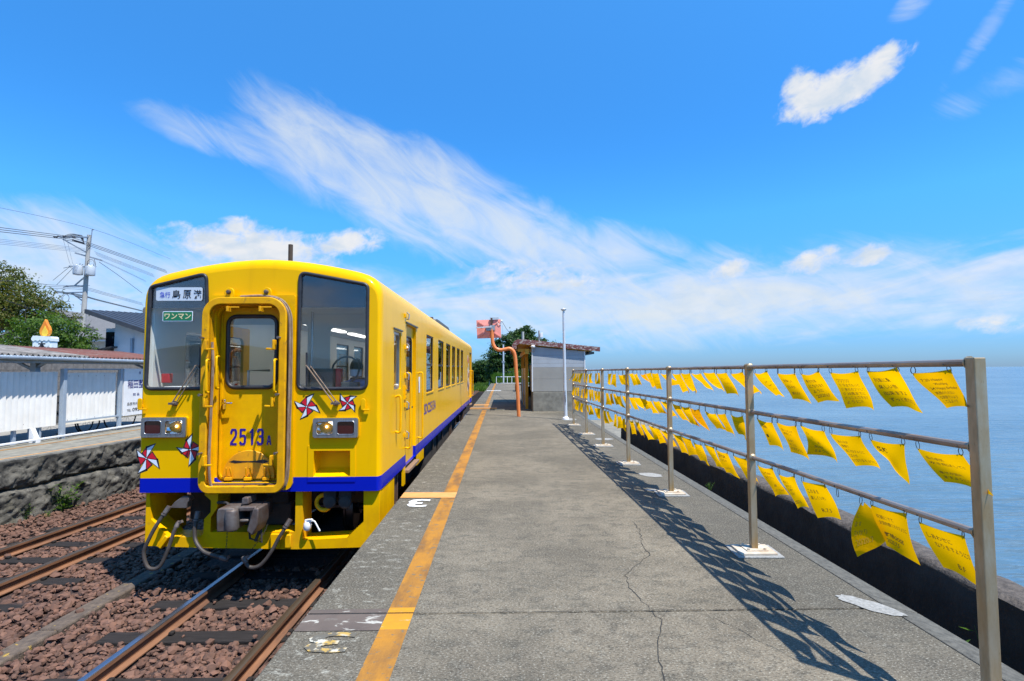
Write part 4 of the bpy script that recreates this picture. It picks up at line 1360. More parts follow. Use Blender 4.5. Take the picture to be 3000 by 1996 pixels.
# pinwheel decals: four blades folded from red and white triangles
def pinwheel(cx, cz, tips, lab):
    C0 = Vector((cx, cz))
    T = [Vector(t) for t in tips]
    n = len(T)
    bl, wh, rd, gy = MB(), MB(), MB(), MB()

    def tri(mb, P, d):
        mb.add([(p.x, d, p.y) for p in P], [tuple(range(len(P)))])
    for i in range(n):
        a, b = T[i], T[(i + 1) % n]
        # outer fold corner lies between two tips, near the next one's base
        side = C0 + (b - C0) * .55
        e = a - C0
        perp = Vector((-e.y, e.x))
        if perp.dot(b - C0) > 0:
            perp = -perp
        fold = C0 + e * .56 + perp * .34          # shoulder of this blade
        whp = [C0, fold, a]
        prev = T[i - 1] - C0
        rdp = [C0, fold, C0 + prev * .50 + Vector((prev.y, -prev.x)) * (.10 if perp.dot(Vector((-e.y, e.x))) > 0 else -.10)]

        def grow(P, g):
            c = sum(P, Vector((0, 0))) / len(P)
            return [p + (p - c).normalized() * g for p in P]
        tri(bl, grow(whp, .016), -.0015)
        tri(bl, grow(rdp, .013), -.0015)
        tri(rd, grow(rdp, -.005), -.0025)
        tri(wh, grow(whp, -.010), -.0032)
    bl.lathe([(.013, 0), (.013, .001)], (cx, -.0040, cz), (0, -1, 0), 12)
    wh.lathe([(.007, 0), (.007, .001)], (cx, -.0055, cz), (0, -1, 0), 12)
    o = mk('pinwheel_decal', bl, 'black', TR, smooth=0, fix=False, label=lab)
    mk('red_fold', rd, 'red', o, smooth=0, fix=False)
    mk('white_fold', wh, 'pale', o, smooth=0, fix=False)


pinwheel(.525, 1.985, [(.384, 2.052), (.604, 2.129), (.672, 1.918), (.458, 1.849)], 'large red and white pinwheel under the right windscreen')
pinwheel(.987, 2.024, [(.906, 2.127), (1.086, 2.1), (1.069, 1.926), (.893, 1.941)], 'small red and white pinwheel right of the wiper pivot')
pinwheel(-.772, 1.513, [(-.924, 1.536), (-.756, 1.684), (-.62, 1.49), (-.787, 1.33)], 'red and white pinwheel beside the gangway frame')
pinwheel(-1.262, 1.418, [(-1.372, 1.514), (-1.168, 1.577), (-1.116, 1.306), (-1.353, 1.251)], 'red and white pinwheel at the lower left corner')

# lamp clusters
for x0, x1, z0, z1, head in ((-1.303, -.806, 1.657, 1.877, 1), (.615, 1.118, 1.640, 1.858, 0)):
    w = (x1 - x0)
    la = rrect(x0 + .035, x0 + w * .455, z0 + .035, z1 - .035, .03)
    lb = rrect(x0 + w * .535, x1 - .035, z0 + .035, z1 - .035, .03)
    o = mk('lamp_housing', MB().panel(rrect(x0, x1, z0, z1, .022), [la, lb], fr, -.05, 0), 'steel', TR, smooth=40, bev=.006)
    mk('collar', MB().ring(rrect(x0 - .008, x1 + .008, z0 - .008, z1 + .008, .028), rrect(x0 + .002, x1 - .002, z0 + .002, z1 - .002, .022), -.028, .0, fr), 'yellow', o, smooth=40)
    hl, rl = (lb, la) if head else (la, lb)
    mk('tail_lamp', MB().panel(rl, [], fr, -.040, -.030), 'lampred', o, smooth=0)
    cx = sum(p[0] for p in hl) / len(hl); cz = sum(p[1] for p in hl) / len(hl)
    hw = max(p[0] for p in hl) - cx; hh = max(p[1] for p in hl) - cz
    q = mk('headlamp', MB().grid(lambda u, v: (cx + (u * 2 - 1) * hw, .02 - .055 * ((u * 2 - 1) ** 2 + (v * 2 - 1) ** 2) * .55, cz + (v * 2 - 1) * hh), 8, 8), 'chrome', o, smooth=60, fix=False)
    mk('bulb', MB().lathe([(.001, -.012), (.012, -.006), (.014, .006), (.006, .016)], (cx + .012, -.012, cz + .01), (0, -1, 0), 10), 'bulb', q)
    mk('lamp_glass', MB().panel(hl, [], fr, -.046, -.043), 'lens', o, smooth=0)
    gasket('lamp_rim', la, -.050, .006, 'steel', parent=o)
    gasket('lamp_rim', lb, -.050, .006, 'steel', parent=o)

# wipers
for (bx, bz, hx, hz, bt, bb, px) in ((-.955, 2.032, -.700, 2.455, 2.66, 2.24, -.672), (.862, 2.024, .548, 2.448, 2.60, 2.215, .528)):
    o = mk('wiper', MB().tube([(bx - .015, -.05, bz), (hx - .01, -.055, hz)], .008, 6).tube([(bx + .03, -.05, bz), (hx + .03, -.055, hz)], .006, 6).bar((hx - .02, -.055, hz), (px, -.05, hz + .01), .014, .014), 'cable', TR)
    mk('blade', MB().bar((px, -.035, bt), (px + .004, -.035, bb), .012, .018), 'rubber', o)
    mk('pivot', MB().lathe([(.03, 0), (.03, .03), (.02, .045), (.014, .07)], (bx, 0, bz), (0, -1, 0), 12).box(bx - .05, bx + .05, -.055, -.03, bz - .012, bz + .012), 'coupler', o)
# marker brackets
for x, z, s in ((-1.335, 2.02, 1), (1.172, 2.00, 1)):
    mk('marker_bracket', MB().prism(rrect(x - .026, x + .026, z - .06, z + .075, .025), -.035, -.022, fr).bar((x, -.03, z - .052), (x + .07, -.03, z - .05), .026, .016).box(x - .02, x + .02, -.024, .02, z - .03, z + .0), 'yellow', TR, bev=.004)
# recessed foot step
mb = MB()
mb.panel([(.548, 1.139), (1.085, 1.139), (1.080, 1.549), (.548, 1.549)], [[(.612, 1.197), (1.027, 1.207), (1.024, 1.488), (.614, 1.488)]], fr, -.008, .0)
mb.add([fr(*p) for p in [(.60, 1.185, 0), (1.037, 1.195, 0), (1.034, 1.497, 0), (.605, 1.499, 0), (.625, 1.27, .16), (1.02, 1.27, .16), (1.02, 1.47, .16), (.625, 1.47, .16)]], [(0, 1, 5, 4), (1, 2, 6, 5), (2, 3, 7, 6), (3, 0, 4, 7), (4, 5, 6, 7)])
mk('foot_step', mb, 'body', TR, smooth=0)

# skirt frame below the body
lo_ = [(-1.25, 1.030), (-1.228, .728), (-1.017, .526), (-.669, .523), (-.637, .56), (-.632, .72), (-.559, .80), (-.559, .93), (-.63, .99), (-.63, 1.030)]
ce_ = [(-.481, 1.03), (-.481, .93), (-.486, .85), (-.556, .74), (-.556, .578), (.395, .572), (.395, 1.03)]
ri_ = [(.473, 1.03), (.481, .478), (.98, .500), (1.168, .679), (1.165, 1.03)]
sk = mk('front_skirt', MB().panel([(-1.285, .432), (-.61, .402), (.40, .378), (1.30, .395), (1.345, .44), (1.345, 1.034), (-1.285, 1.034)], [lo_, ce_, ri_], fr, .055, .10), 'yellow', TR, smooth=30, bev=.006)
for lp, (a, b) in ((lo_, (0, 4)), (lo_, (4, 9)), (ce_, (0, 6)), (ri_, (0, 4))):
    P = lp[a:b + 1]
    n = len(P)
    mk('skirt_flange', MB().add([(u, .10, v) for u, v in P] + [(u, .34, v) for u, v in P] + [(u * .995 - .004, .10, v - .004) for u, v in P] + [(u * .995 - .004, .34, v - .004) for u, v in P],
       [(i, i + 1, n + i + 1, n + i) for i in range(n - 1)] + [(2 * n + i, 3 * n + i, 3 * n + i + 1, 2 * n + i + 1) for i in range(n - 1)]), 'yellow', sk, smooth=30)
for a_, b_ in ((1.345, 1.352), (-1.292, -1.286)):
    mk('skirt_cheek', MB().box(a_, b_, .06, .85, .44, 1.03), 'yellow', sk, smooth=0)
for g_ in (MB().box(.13, .235, .02, .056, .40, .56), MB().box(.29, .36, .02, .056, .40, .55), MB().bar((-1.02, .03, .55), (-1.10, .03, .42), .05, .05)):
    mk('guard_block', g_, 'yellow', sk, bev=.01)

# coupler
cp = root('coupler', (-.06, 0, .82))
cp.parent = TR
mb = MB()
mb.prism([(-.225, -.130), (-.04, -.125), (-.035, .105), (-.06, .118), (-.215, .115), (-.23, .06)], -.34, -.02, fr)
mb.lathe([(.06, -.12), (.065, -.10), (.065, .08), (.055, .105)], (-.075, -.32, 0), (0, 0, 1), 14)
mb.prism([(-.04, .115), (.045, .125), (.04, .20), (-.03, .195)], -.20, .0, fr)
mb.prism([(-.035, -.06), (.06, -.055), (.06, -.025), (-.035, -.025)], -.24, .0, fr).prism([(-.035, .06), (.15, .065), (.15, .115), (-.035, .11)], -.26, .0, fr)
mb.prism([(.09, -.12), (.155, -.17), (.205, -.06), (.215, .115), (.16, .115), (.13, .02)], -.34, -.05, fr)
mb.prism([(.055, -.03), (.10, -.06), (.12, .06), (.055, .08)], -.20, .1, fr)
mk('coupler_head', mb, 'coupler', cp, bev=.012)
mk('draw_bar', MB().box(-.12, .10, .0, .9, -.09, .10), 'dark', cp, bev=.01)
mb = MB().tube(smooth_pts([(-.36, -.06, .115), (-.24, -.12, .125), (-.19, -.16, .10), (-.185, -.18, .04)], 4), .016, 6).tube([(.01, -.1, -.12), (.02, -.1, -.27), (.15, -.1, -.31), (.14, -.1, -.16)], .014, 6).bar((.08, -.1, -.30), (.16, -.1, -.10), .02, .03)
mk('uncoupling_lever', mb, 'dark', cp)
for P, r in (([(-1.008, .0, .856), (-1.09, -.05, .70), (-1.15, -.08, .56), (-1.195, -.10, .41), (-1.15, -.11, .27), (-1.08, -.11, .235), (-1.008, -.10, .27), (-.944, -.08, .434), (-.907, -.04, .618), (-.889, 0, .69)], .020),
             ([(-.687, .02, .79), (-.70, .0, .663), (-.687, -.02, .544), (-.632, -.05, .462), (-.54, -.08, .398), (-.42, -.10, .37), (-.30, -.10, .334)], .021),
             ([(.345, .0, .70), (.298, -.03, .613), (.252, -.05, .53), (.188, -.07, .40), (.105, -.09, .284), (.03, -.10, .238), (-.05, -.10, .25), (-.10, -.10, .33)], .021)):
    o = mk('air_hose', MB().tube(smooth_pts(P, 5), r, 10), 'hose', TR)
    a, b = Vector(P[0]), Vector(P[1])
    d = (b - a).normalized()
    mk('hose_clamp', MB().tube([a - d * .03, a + d * .05], r * 1.35, 10).tube([a + d * .06, a + d * .075], r * 1.5, 10), 'coupler', o)
    a, b = Vector(P[-1]), Vector(P[-2])
    d = (a - b).normalized()
    mk('hose_end', MB().tube([b.lerp(a, .5), a, a + d * .03], [r * 1.25, r * 1.4, r], 10).bar(a, a + Vector((.05, -.01, .03)), .03, .03), 'coupler', o)
for P in ([(-.28, -.12, .63), (-.285, -.12, .45), (-.285, -.12, .33)], [(.13, -.05, .69), (.09, -.08, .58), (-.02, -.1, .43), (-.09, -.1, .33)]):
    mb = MB()
    path = smooth_pts(P, 5)
    L = 0
    for i in range(len(path) - 1):
        a, b = path[i], path[i + 1]
        k_ = max(1, int((b - a).length / .022))
        for j in range(k_):
            c = a.lerp(b, (j + .5) / k_)
            d = (b - a).normalized()
            sd = Vector((0, 1, 0)) if (i + j) % 2 else d.cross(Vector((0, 1, 0))).normalized()
            mb.tube([c + d * (.014 * math.cos(q)) + sd * (.007 * math.sin(q)) for q in [w * PI / 3 for w in range(6)]], .0028, 4, True)
    mk('safety_chain', mb, 'dark', TR)
# brake gear seen through the skirt openings
mk('junction_box', MB().prism([(-1.005, .856), (-.81, .853), (-.80, .92), (-.775, .945), (-.80, .985), (-.86, .99), (-.95, .925)], .02, .12, fr), 'coupler', TR, bev=.008)
mk('jumper_socket', MB().lathe([(.05, 0), (.072, .01), (.075, .03), (.06, .10)], (.77, .06, .895), (0, 1, 0), 16).box(.70, .84, .08, .26, .93, 1.03), 'dark', TR, bev=.006)
mk('jumper_socket', MB().lathe([(.05, 0), (.072, .01), (.075, .03), (.06, .10)], (.945, .06, .89), (0, 1, 0), 16).box(.875, 1.015, .08, .26, .93, 1.03), 'dark', TR, bev=.006)
mk('lifting_ring', MB().tube([(.693 + .085 * math.cos(a), .13, .878 + .085 * math.sin(a)) for a in [.5 + i * (2 * PI - 1.3) / 20 for i in range(21)]], .024, 8), 'yellow_worn', TR)
mk('brake_cock', MB().lathe([(.03, -.04), (.042, -.02), (.044, .03), (.030, .055)], (.545, .02, .64), (.15, 0, 1), 12).tube([(.55, .0, .72), (.60, -.01, .725), (.64, -.01, .70), (.70, -.02, .60)], .009, 6).bar((.52, .02, .70), (.60, .02, .71), .03, .03), 'seatwhite', TR)
mb = MB().box(-1.15, 1.15, .75, LEN - .6, .72, 1.03).box(-.32, .25, .30, 3.2, .58, .84).box(-.05, .22, .28, .60, .83, 1.03).box(-1.05, -.70, .5, .75, .6, 1.0)
mb.box(-1.25, 1.25, 4.2, 6.0, .35, .9).box(-1.25, 1.25, 6.4, 8.8, .30, .9).box(-1.2, 1.2, 9.2, 11.0, .38, .9)
mk('underframe', mb, 'dark', TR, bev=.02)
mb = MB()
for y in (1.02, 1.16, 1.32):
    mb.box(1.20, 1.30, y, y + .05, .30, 1.03)
mb.box(1.20, 1.30, 1.02, 1.37, .55, .60).box(1.20, 1.30, 8.9, 9.0, .30, 1.03).box(1.18, 1.30, 13.4, 13.5, .30, 1.03)
mk('step_ladder', mb, 'darkred', TR, bev=.006)
for y in (1.95, 3.95, 13.2, 15.2):
    mb = MB().tube([(-.9, y, .40), (.9, y, .40)], .06, 10)
    for x in (-.566, .566):
        mb.lathe([(.43, -.065), (.43, -.035), (.402, -.03), (.395, .06), (.36, .065), (.30, .02), (.12, .02), (.12, .08)], (x, y, .402), (1 if x > 0 else -1, 0, 0), 28)
    mk('wheelset', mb, 'wheel', TR, smooth=30)
for y in (2.95, 14.2):
    mb = MB()
    for s in (1, -1):
        mb.prism([(y - 1.25, .34), (y - .75, .34), (y - .5, .45), (y + .5, .45), (y + .75, .34), (y + 1.25, .34), (y + 1.25, .52), (y + .6, .66), (y - .6, .66), (y - 1.25, .52)], s * .88, s * 1.0, lambda u, v, d: (d, u, v))
    mb.box(-.9, .9, y - .3, y + .3, .45, .66)
    mk('bogie_frame', mb, 'dark', TR, bev=.015)
mk('side_valance', MB().box(1.348, 1.36, 2.60, 3.35, .86, 1.033).box(1.335, 1.36, 1.44, 1.585, .78, 1.033), 'yellow', TR, smooth=0)
for y in (5.2, 6.9, 8.6, 10.4):
    mk('drain_pipe', MB().tube([(1.27, y, 1.03), (1.28, y, .72)], .02, 8), 'hose', TR)

# side windows, doors, handles
for s in (1, -1):
    for a, b in WINS:
        w = mk('side_window', MB().box(s * (XS - .035), s * (XS - .028), a + .02, b - .02, 2.005, 3.025), 'glass2', TR, smooth=0)
        mk('sash', MB().panel(rrect(a + .004, b - .004, 1.989, 3.041, .018, 2), [rrect(a + .03, b - .03, 2.02, 2.47, .02, 2), rrect(a + .03, b - .03, 2.51, 3.015, .02, 2)], lambda u, v, d, s=s: (s * (XS - d), u, v), .012, .044), 'rubber', w, smooth=30)
        if s > 0:
            mk('sill', MB().box(XS + .0, XS + .014, a - .01, b + .01, 1.955, 1.983), 'yellow', w, bev=.004)
    w = mk('cab_side_window', MB().box(s * (XS - .045), s * (XS - .038), CABW[0] + .01, CABW[1] - .01, 2.15, 2.89), 'glass', TR, smooth=0)
    mk('sash', MB().panel(rrect(CABW[0] + .004, CABW[1] - .004, 2.144, 2.896, .03, 3), [rrect(CABW[0] + .035, CABW[1] - .035, 2.175, 2.865, .06, 4)], lambda u, v, d, s=s: (s * (XS - d), u, v), .02, .049), 'steel', w, smooth=30)
    mk('rain_strip', MB().box(s * XS, s * (XS + .02), CABW[0] - .06, CABW[1] + .05, 2.92, 2.94), 'liningdark', w, smooth=0)
    for (a, b) in (DOOR, DOOR2):
        dwn = rrect(a + .11, b - .20, 2.08, 2.90, .10, 5)
        d_ = mk('side_door', MB().panel(rrect(a + .005, b - .005, .985, 3.055, .03, 3), [dwn], lambda u, v, d, s=s: (s * (XS - d), u, v), .042, .078), 'yellow', TR, smooth=30)
        mk('door_glass', MB().panel(inset_loop(dwn, .01), [], lambda u, v, d, s=s: (s * (XS - d), u, v), .050, .056), 'glass2', d_, smooth=0)
        gasket('rubber_seal', inset_loop(dwn, .006), .040, .012, fn=lambda u, v, d, s=s: (s * (XS - d), u, v), parent=d_)
        mk('door_seam', MB().box(s * (XS - .040), s * (XS - .0415), a + .02, b - .02, 1.80, 1.825), 'rubber', d_, smooth=0)
        mk('door_step', MB().box(s * (XS - .14), s * (XS + .05), a - .02, b + .06, .93, .975), 'wood', d_, bev=.006)
        mk('rain_strip', MB().box(s * XS, s * (XS + .02), a - .06, b + .10, 3.07, 3.09), 'liningdark', d_, smooth=0)
        for y in (a - .06, b + .22):
            mk('side_handrail', MB().tube(smooth_pts([(s * XS, y, 2.34), (s * (XS + .055), y, 2.35), (s * (XS + .075), y, 2.28), (s * (XS + .075), y, 1.8), (s * (XS + .075), y, 1.36), (s * (XS + .055), y, 1.29), (s * XS, y, 1.30)], 4), .0145, 8), 'yellow', TR)
hr = lambda y, z0, z1: MB().tube(smooth_pts([(XS, y, z1), (XS + .05, y, z1 + .01), (XS + .065, y, z1 - .06), (XS + .065, y, z0 + .06), (XS + .05, y, z0 - .01), (XS, y, z0)], 4), .0145, 8)
mk('side_handrail', hr(.86, 1.60, 2.05), 'yellow', TR)
for z in (3.17, 2.72, 2.31, 1.90, 1.48):
    h = mk('door_hinge', MB().box(XS, XS + .02, 1.46, 1.53, z - .03, z + .03), 'yellow', TR, bev=.003)
    mk('hinge_pin', MB().tube([(XS + .018, 1.50, z - .05), (XS + .05, 1.50, z - .05), (XS + .055, 1.52, z + .02), (XS + .02, 1.52, z + .05)], .010, 6), 'steel', h)
mk('vent_grille', MB().box(XS, XS + .02, 1.44, 1.54, 1.98, 2.18).box(XS + .02, XS + .026, 1.45, 1.53, 2.00, 2.03).box(XS + .02, XS + .026, 1.45, 1.53, 2.06, 2.09).box(XS + .02, XS + .026, 1.45, 1.53, 2.12, 2.15), 'yellow', TR, smooth=0)
mk('side_notice', MB().box(XS + .001, XS + .004, 2.74, 2.86, 2.02, 2.28), 'white', TR, smooth=0)
t = MB(); put_text(t, 'SDC2513A', lambda u, v: (XS + .003, 3.35 + u, v), 0, 1.60, h=.19, w=1.62, bold=.015); mk('side_number', t, 'blue', TR, smooth=0, fix=False)
# abstract decal by the rear door
mb = MB()
rr = random.Random(4)
for i in range(26):
    y, z = 14.6 + rr.uniform(0, 1.0), 1.5 + rr.uniform(0, 1.35)
    mb.prism([(y + rr.uniform(.05, .16) * math.cos(a), z + rr.uniform(.06, .20) * math.sin(a)) for a in [q * PI / 3 for q in range(6)]], XS + .001 + i * .0001, XS + .0012 + i * .0001, lambda u, v, d: (d, u, v), i % 5)
mk('rear_decal', mb, ['pale', 'red', 'green', 'white', 'navy'], TR, smooth=0, label='blotchy coloured decal near the rear door')
# roof gear
mk('exhaust_pipe', MB().tube([(-.40, 1.8, 3.55), (-.40, 1.8, 4.27)], .033, 12), 'dark', TR)
mk('roof_horn', MB().prism([(7.35, 3.66), (7.45, 3.62), (8.55, 3.76), (8.5, 3.84)], .60, .85, lambda u, v, d: (d, u, v)), 'dark', TR, bev=.02)
mk('air_conditioner', MB().prism([(9.2, 3.55), (9.2, 3.84), (9.6, 3.88), (12.6, 3.88), (12.9, 3.84), (12.9, 3.55)], -.85, .85, lambda u, v, d: (d, u, v)), 'liningdark', TR, bev=.04)

# the driver, seated behind the right windscreen
pv = root('person', (-1.90, 6.95, .30), label='driver in a blue uniform shirt and white mask seated behind the right windscreen', category='person')


def skinned(name, verts, edges, rad, mt, parent, root_i=0):
    me = bpy.data.meshes.new(name)
    me.from_pydata(verts, edges, [])
    me.materials.append(MT[mt])
    o = bpy.data.objects.new(name, me)
    link(o, parent)
    sm = o.modifiers.new('skin', 'SKIN')
    lay = me.skin_vertices[0] if me.skin_vertices else None
    if lay is None:
        bm = bmesh.new(); bm.from_mesh(me); bm.verts.layers.skin.verify(); bm.to_mesh(me); bm.free()
        lay = me.skin_vertices[0]
    for i, r in enumerate(rad):
        lay.data[i].radius = r if isinstance(r, tuple) else (r, r)
    lay.data[root_i].use_root = True
    ss = o.modifiers.new('sub', 'SUBSURF')
    ss.levels = ss.render_levels = 2
    return o


bd = skinned('body', [(0, .12, .48), (0, .10, .75), (0, .08, .98), (0, .06, 1.08), (.17, .08, .98), (.24, -.05, .75), (.10, -.28, .78), (-.17, .08, .98), (-.24, -.05, .75), (-.10, -.28, .78), (.10, -.25, .50), (.10, -.28, .06), (-.10, -.25, .50), (-.10, -.28, .06)],
             [(0, 1), (1, 2), (2, 3), (2, 4), (4, 5), (5, 6), (2, 7), (7, 8), (8, 9), (0, 10), (10, 11), (0, 12), (12, 13)],
             [(.15, .12), (.15, .11), (.14, .10), .055, .06, .045, .032, .06, .045, .032, .08, .05, .08, .05], 'shirt', pv)
hd = skinned('head', [(0, .05, 1.06), (0, .03, 1.16), (0, .025, 1.25)], [(0, 1), (1, 2)], [.05, (.075, .088), (.07, .085)], 'skin', pv)
mk('hair', MB().grid(lambda u, v: (.084 * math.cos(u * 2 * PI) * math.sin(v * 1.65), .045 + .10 * math.sin(u * 2 * PI) * math.sin(v * 1.65), 1.205 + .125 * math.cos(v * 1.65)), 16, 6), 'hair', pv, smooth=60)
mk('mask', MB().grid(lambda u, v: (.078 * math.sin((u - .5) * 2.6), .03 - .093 * math.cos((u - .5) * 2.6), 1.10 + .085 * v), 8, 3), 'seatwhite', pv, smooth=60, fix=False)
for s in (1, -1):
    mk('eye', MB().lathe([(.001, -.008), (.008, 0), (.001, .008)], (s * .03, -.052, 1.215), (0, 1, 0), 8), 'black', pv)
    mk('ear', MB().lathe([(.001, -.006), (.022, 0), (.001, .006)], (s * .083, .045, 1.19), (1, 0, 0), 8), 'skin', pv)
    hb = MB().box(s * .10 - .035, s * .10 + .035, -.37, -.28, .765, .795)
    for q in range(4):
        hb.tube([(s * .10 - .026 + q * .017, -.36, .78), (s * .10 - .027 + q * .018, -.41 - .008 * (q in (1, 2)), .772), (s * .10 - .027 + q * .018, -.43, .75)], [.009, .008, .006], 6)
    hb.tube([(s * .10 - s * .034, -.30, .78), (s * .10 - s * .06, -.34, .775), (s * .10 - s * .055, -.37, .765)], [.011, .010, .008], 6)
    mk('hand', hb, 'seatwhite', pv, bev=.008)
mk('driver_seat', MB().box(.65, 1.10, .75, 1.2, 1.1, 1.68).box(.68, 1.08, 1.12, 1.24, 1.60, 2.3), 'liningdark', TR, bev=.03)

# ------------------------------------------------------------------ railing with its yellow handkerchiefs
def fence_x(y):
    return 2.007 - 0.0182 * (y - 4.403)


POSTS = [2.312, 4.40, 6.43, 8.45, 10.41, 12.26, 14.25]
RAILZ = [lambda y: 1.487 - .0052 * (y - 4.4), lambda y: 1.122 - .0048 * (y - 4.4), lambda y: .757 - .0030 * (y - 4.4)]
RA = root('railing', (2.0, 8.3, 0), label='steel post and three pipe railing along the sea side of the platform', category='railing')
ral = lambda o: setattr(o, 'location', Vector(o.location) - Vector((2.0, 8.3, 0)))
pm = None
for i, y in enumerate(POSTS):
    x = fence_x(y)
    h = RAILZ[0](y) + .022
    mb = MB().box(-.0255, .0255, -.0255, .0255, .03, h)
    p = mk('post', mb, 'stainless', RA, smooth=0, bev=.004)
    p.location = (x - 2.0, y - 8.3, 0)
    b = mk('base_plate', MB().box(-.085, .085, -.075, .075, .028, .036).lathe([(.011, 0), (.011, .012)], (-.065, -.055, .036), (0, 0, 1), 6).lathe([(.011, 0), (.011, .012)], (.065, -.055, .036), (0, 0, 1), 6).lathe([(.011, 0), (.011, .012)], (.065, .055, .036), (0, 0, 1), 6).lathe([(.011, 0), (.011, .012)], (-.065, .055, .036), (0, 0, 1), 6), 'whiteplate', p, smooth=0)
    s = 1.0 if i != 3 else .9
    mk('mortar_pad', MB().prism([(-.19 * s, -.15), (.17 * s, -.16), (.185, .135), (-.175, .15)], .0, .012, lambda u, v, d: (u, v, d)), 'patch', p, smooth=0, bev=.004)
    mk('mortar_pad', MB().prism([(-.15, -.115), (.135, -.12), (.14, .105), (-.145, .11)], .012, .028, lambda u, v, d: (u, v, d)), 'whiteplate', p, smooth=0, bev=.004)
    for k in range(3):
        z = RAILZ[k](y)
        for sgn in ((-1, 1) if 0 < i < 6 else ((1,) if i == 0 else (-1,))):
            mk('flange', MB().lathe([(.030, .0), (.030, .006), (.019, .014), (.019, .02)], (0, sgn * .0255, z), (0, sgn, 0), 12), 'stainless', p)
for i in range(6):
    ya, yb = POSTS[i] + .0255, POSTS[i + 1] - .0255
    for k in range(3):
        o = mk('pipe', MB().tube([(fence_x(y) - 2.0, y - 8.3, RAILZ[k](y)) for y in (ya, (ya + yb) / 2, yb)], .0165, 10), 'bar', RA)

HOOK = None


def hook(a, b, parent, off):
    """snap hook from the pipe (a) to the cloth corner (b), positions in world space, parent origin off"""
    global HOOK
    if HOOK is None:
        mb = MB().tube([(.010 * math.sin(t), 0, -.5 - .5 * math.cos(t)) for t in [i * PI / 5 for i in range(10)]], .0022, 4, True)
        mb.tube([(0, .0, -.02), (0, .016, .10), (0, .018, .34), (0, 0, .52), (0, -.018, .34), (0, -.016, .10)], .0020, 4, True)
        mb.lathe([(.004, -.02), (.005, .03), (.003, .06)], (0, 0, -.02), (0, 0, 1), 6)
        HOOK = mk('snap_hook', mb, 'hook', parent)
        o = HOOK
    else:
        o = HOOK.copy()
        link(o)
        o.parent = parent
    d = Vector(a) - Vector(b)
    o.location = Vector(a) - Vector(off)
    o.rotation_mode = 'QUATERNION'
    o.rotation_quaternion = d.to_track_quat('Z', 'X')
    o.scale = (1, 1, max(d.length, .03))


ORD = ['first', 'second', 'third', 'fourth', 'fifth', 'sixth', 'seventh', 'eighth', 'ninth', 'tenth']
BAYS = {'A': ('first', 'second'), 'B': ('second', 'third'), 'C': ('third', 'fourth'), 'D': ('fourth', 'fifth'), 'E': ('fifth', 'sixth'), 'F': ('sixth', 'seventh')}
RN = {'T': 'top', 'M': 'middle', 'B': 'bottom'}
WORDS = {'AT1': (['充実した', '日々が', '送れます'], 'saying 充実した日々が'), 'AT2': (['幸せな家', 'になります', 'ように', '2020.6.20'], 'dated 2020.6.20'),
         'AT3': (['♡♡♡♡♡', '♡ 今までもっと', '♡ 幸せのフリして', '♡ 30歳までに', 'けっこんできます', 'ように!!'], 'covered with drawn hearts'),
         'AT4': (['列車に乗', '楽しい旅', '出来ますよ', 'ずっと続きますよ'], 'beginning 列車に乗'), 'AT5': (['7.20 Happy', '     Wedding', '24 Happy Birthday', '笑顔のたえない', 'な家族でいよう', 'してるよー♡'], 'saying Happy Wedding and Happy Birthday'),
         'AM0': (['飯田', '', '一', '上'], 'with two large faint characters'), 'AM1': (['早くコロナが', '終息して', '', 'みまで', 'たくさん', 'なりますように'], 'with close lines of small writing'),
         'AM2': (['ら', '  て', '      の', '  合いは', '  よように'], 'with scattered strokes'), 'AM3': (['みんなが', '笑顔で', '過ごせますように', 'コロナが', 'おさまりますように。'], 'beginning みんなが笑顔で'),
         'AM4': (['受験', '', '合'], 'saying 受験, pulled to a point'), 'AM5': (['私の病気', '吹き飛ばして!!', '', '幸せが訪れ', 'ますように♡'], 'saying 私の病気'),
         'AB0': (['して90才', 'までおれよ', '', '    MIRA', '  ・ル・ーnor!'], 'with a bold 90'), 'AB1': (['幸せに', 'ますよう', 'ら家で', 'ります', '', '2020.7.6'], 'saying 幸せに, narrow, beside the one with 90'),
         'AB2': (['このまま', '楽しくいれ', '', '    R.7.5'], 'dated R.7.5'), 'AB3': (['に', 'ます', 'ひかり', '2020.7'], 'hanging twisted from one hook'),
         'AB4': (['花園にでて', '全国制覇できますように', '', '野球GOSE', '2020.7.5'], 'lettered GOSE'), 'AB5': (['しあわせに', '  なりますように♡', '', '          B.F'], 'saying しあわせに'),
         'BB4': (['STOP!', 'コロナ', '', 'はやく'], 'lettered STOP')}
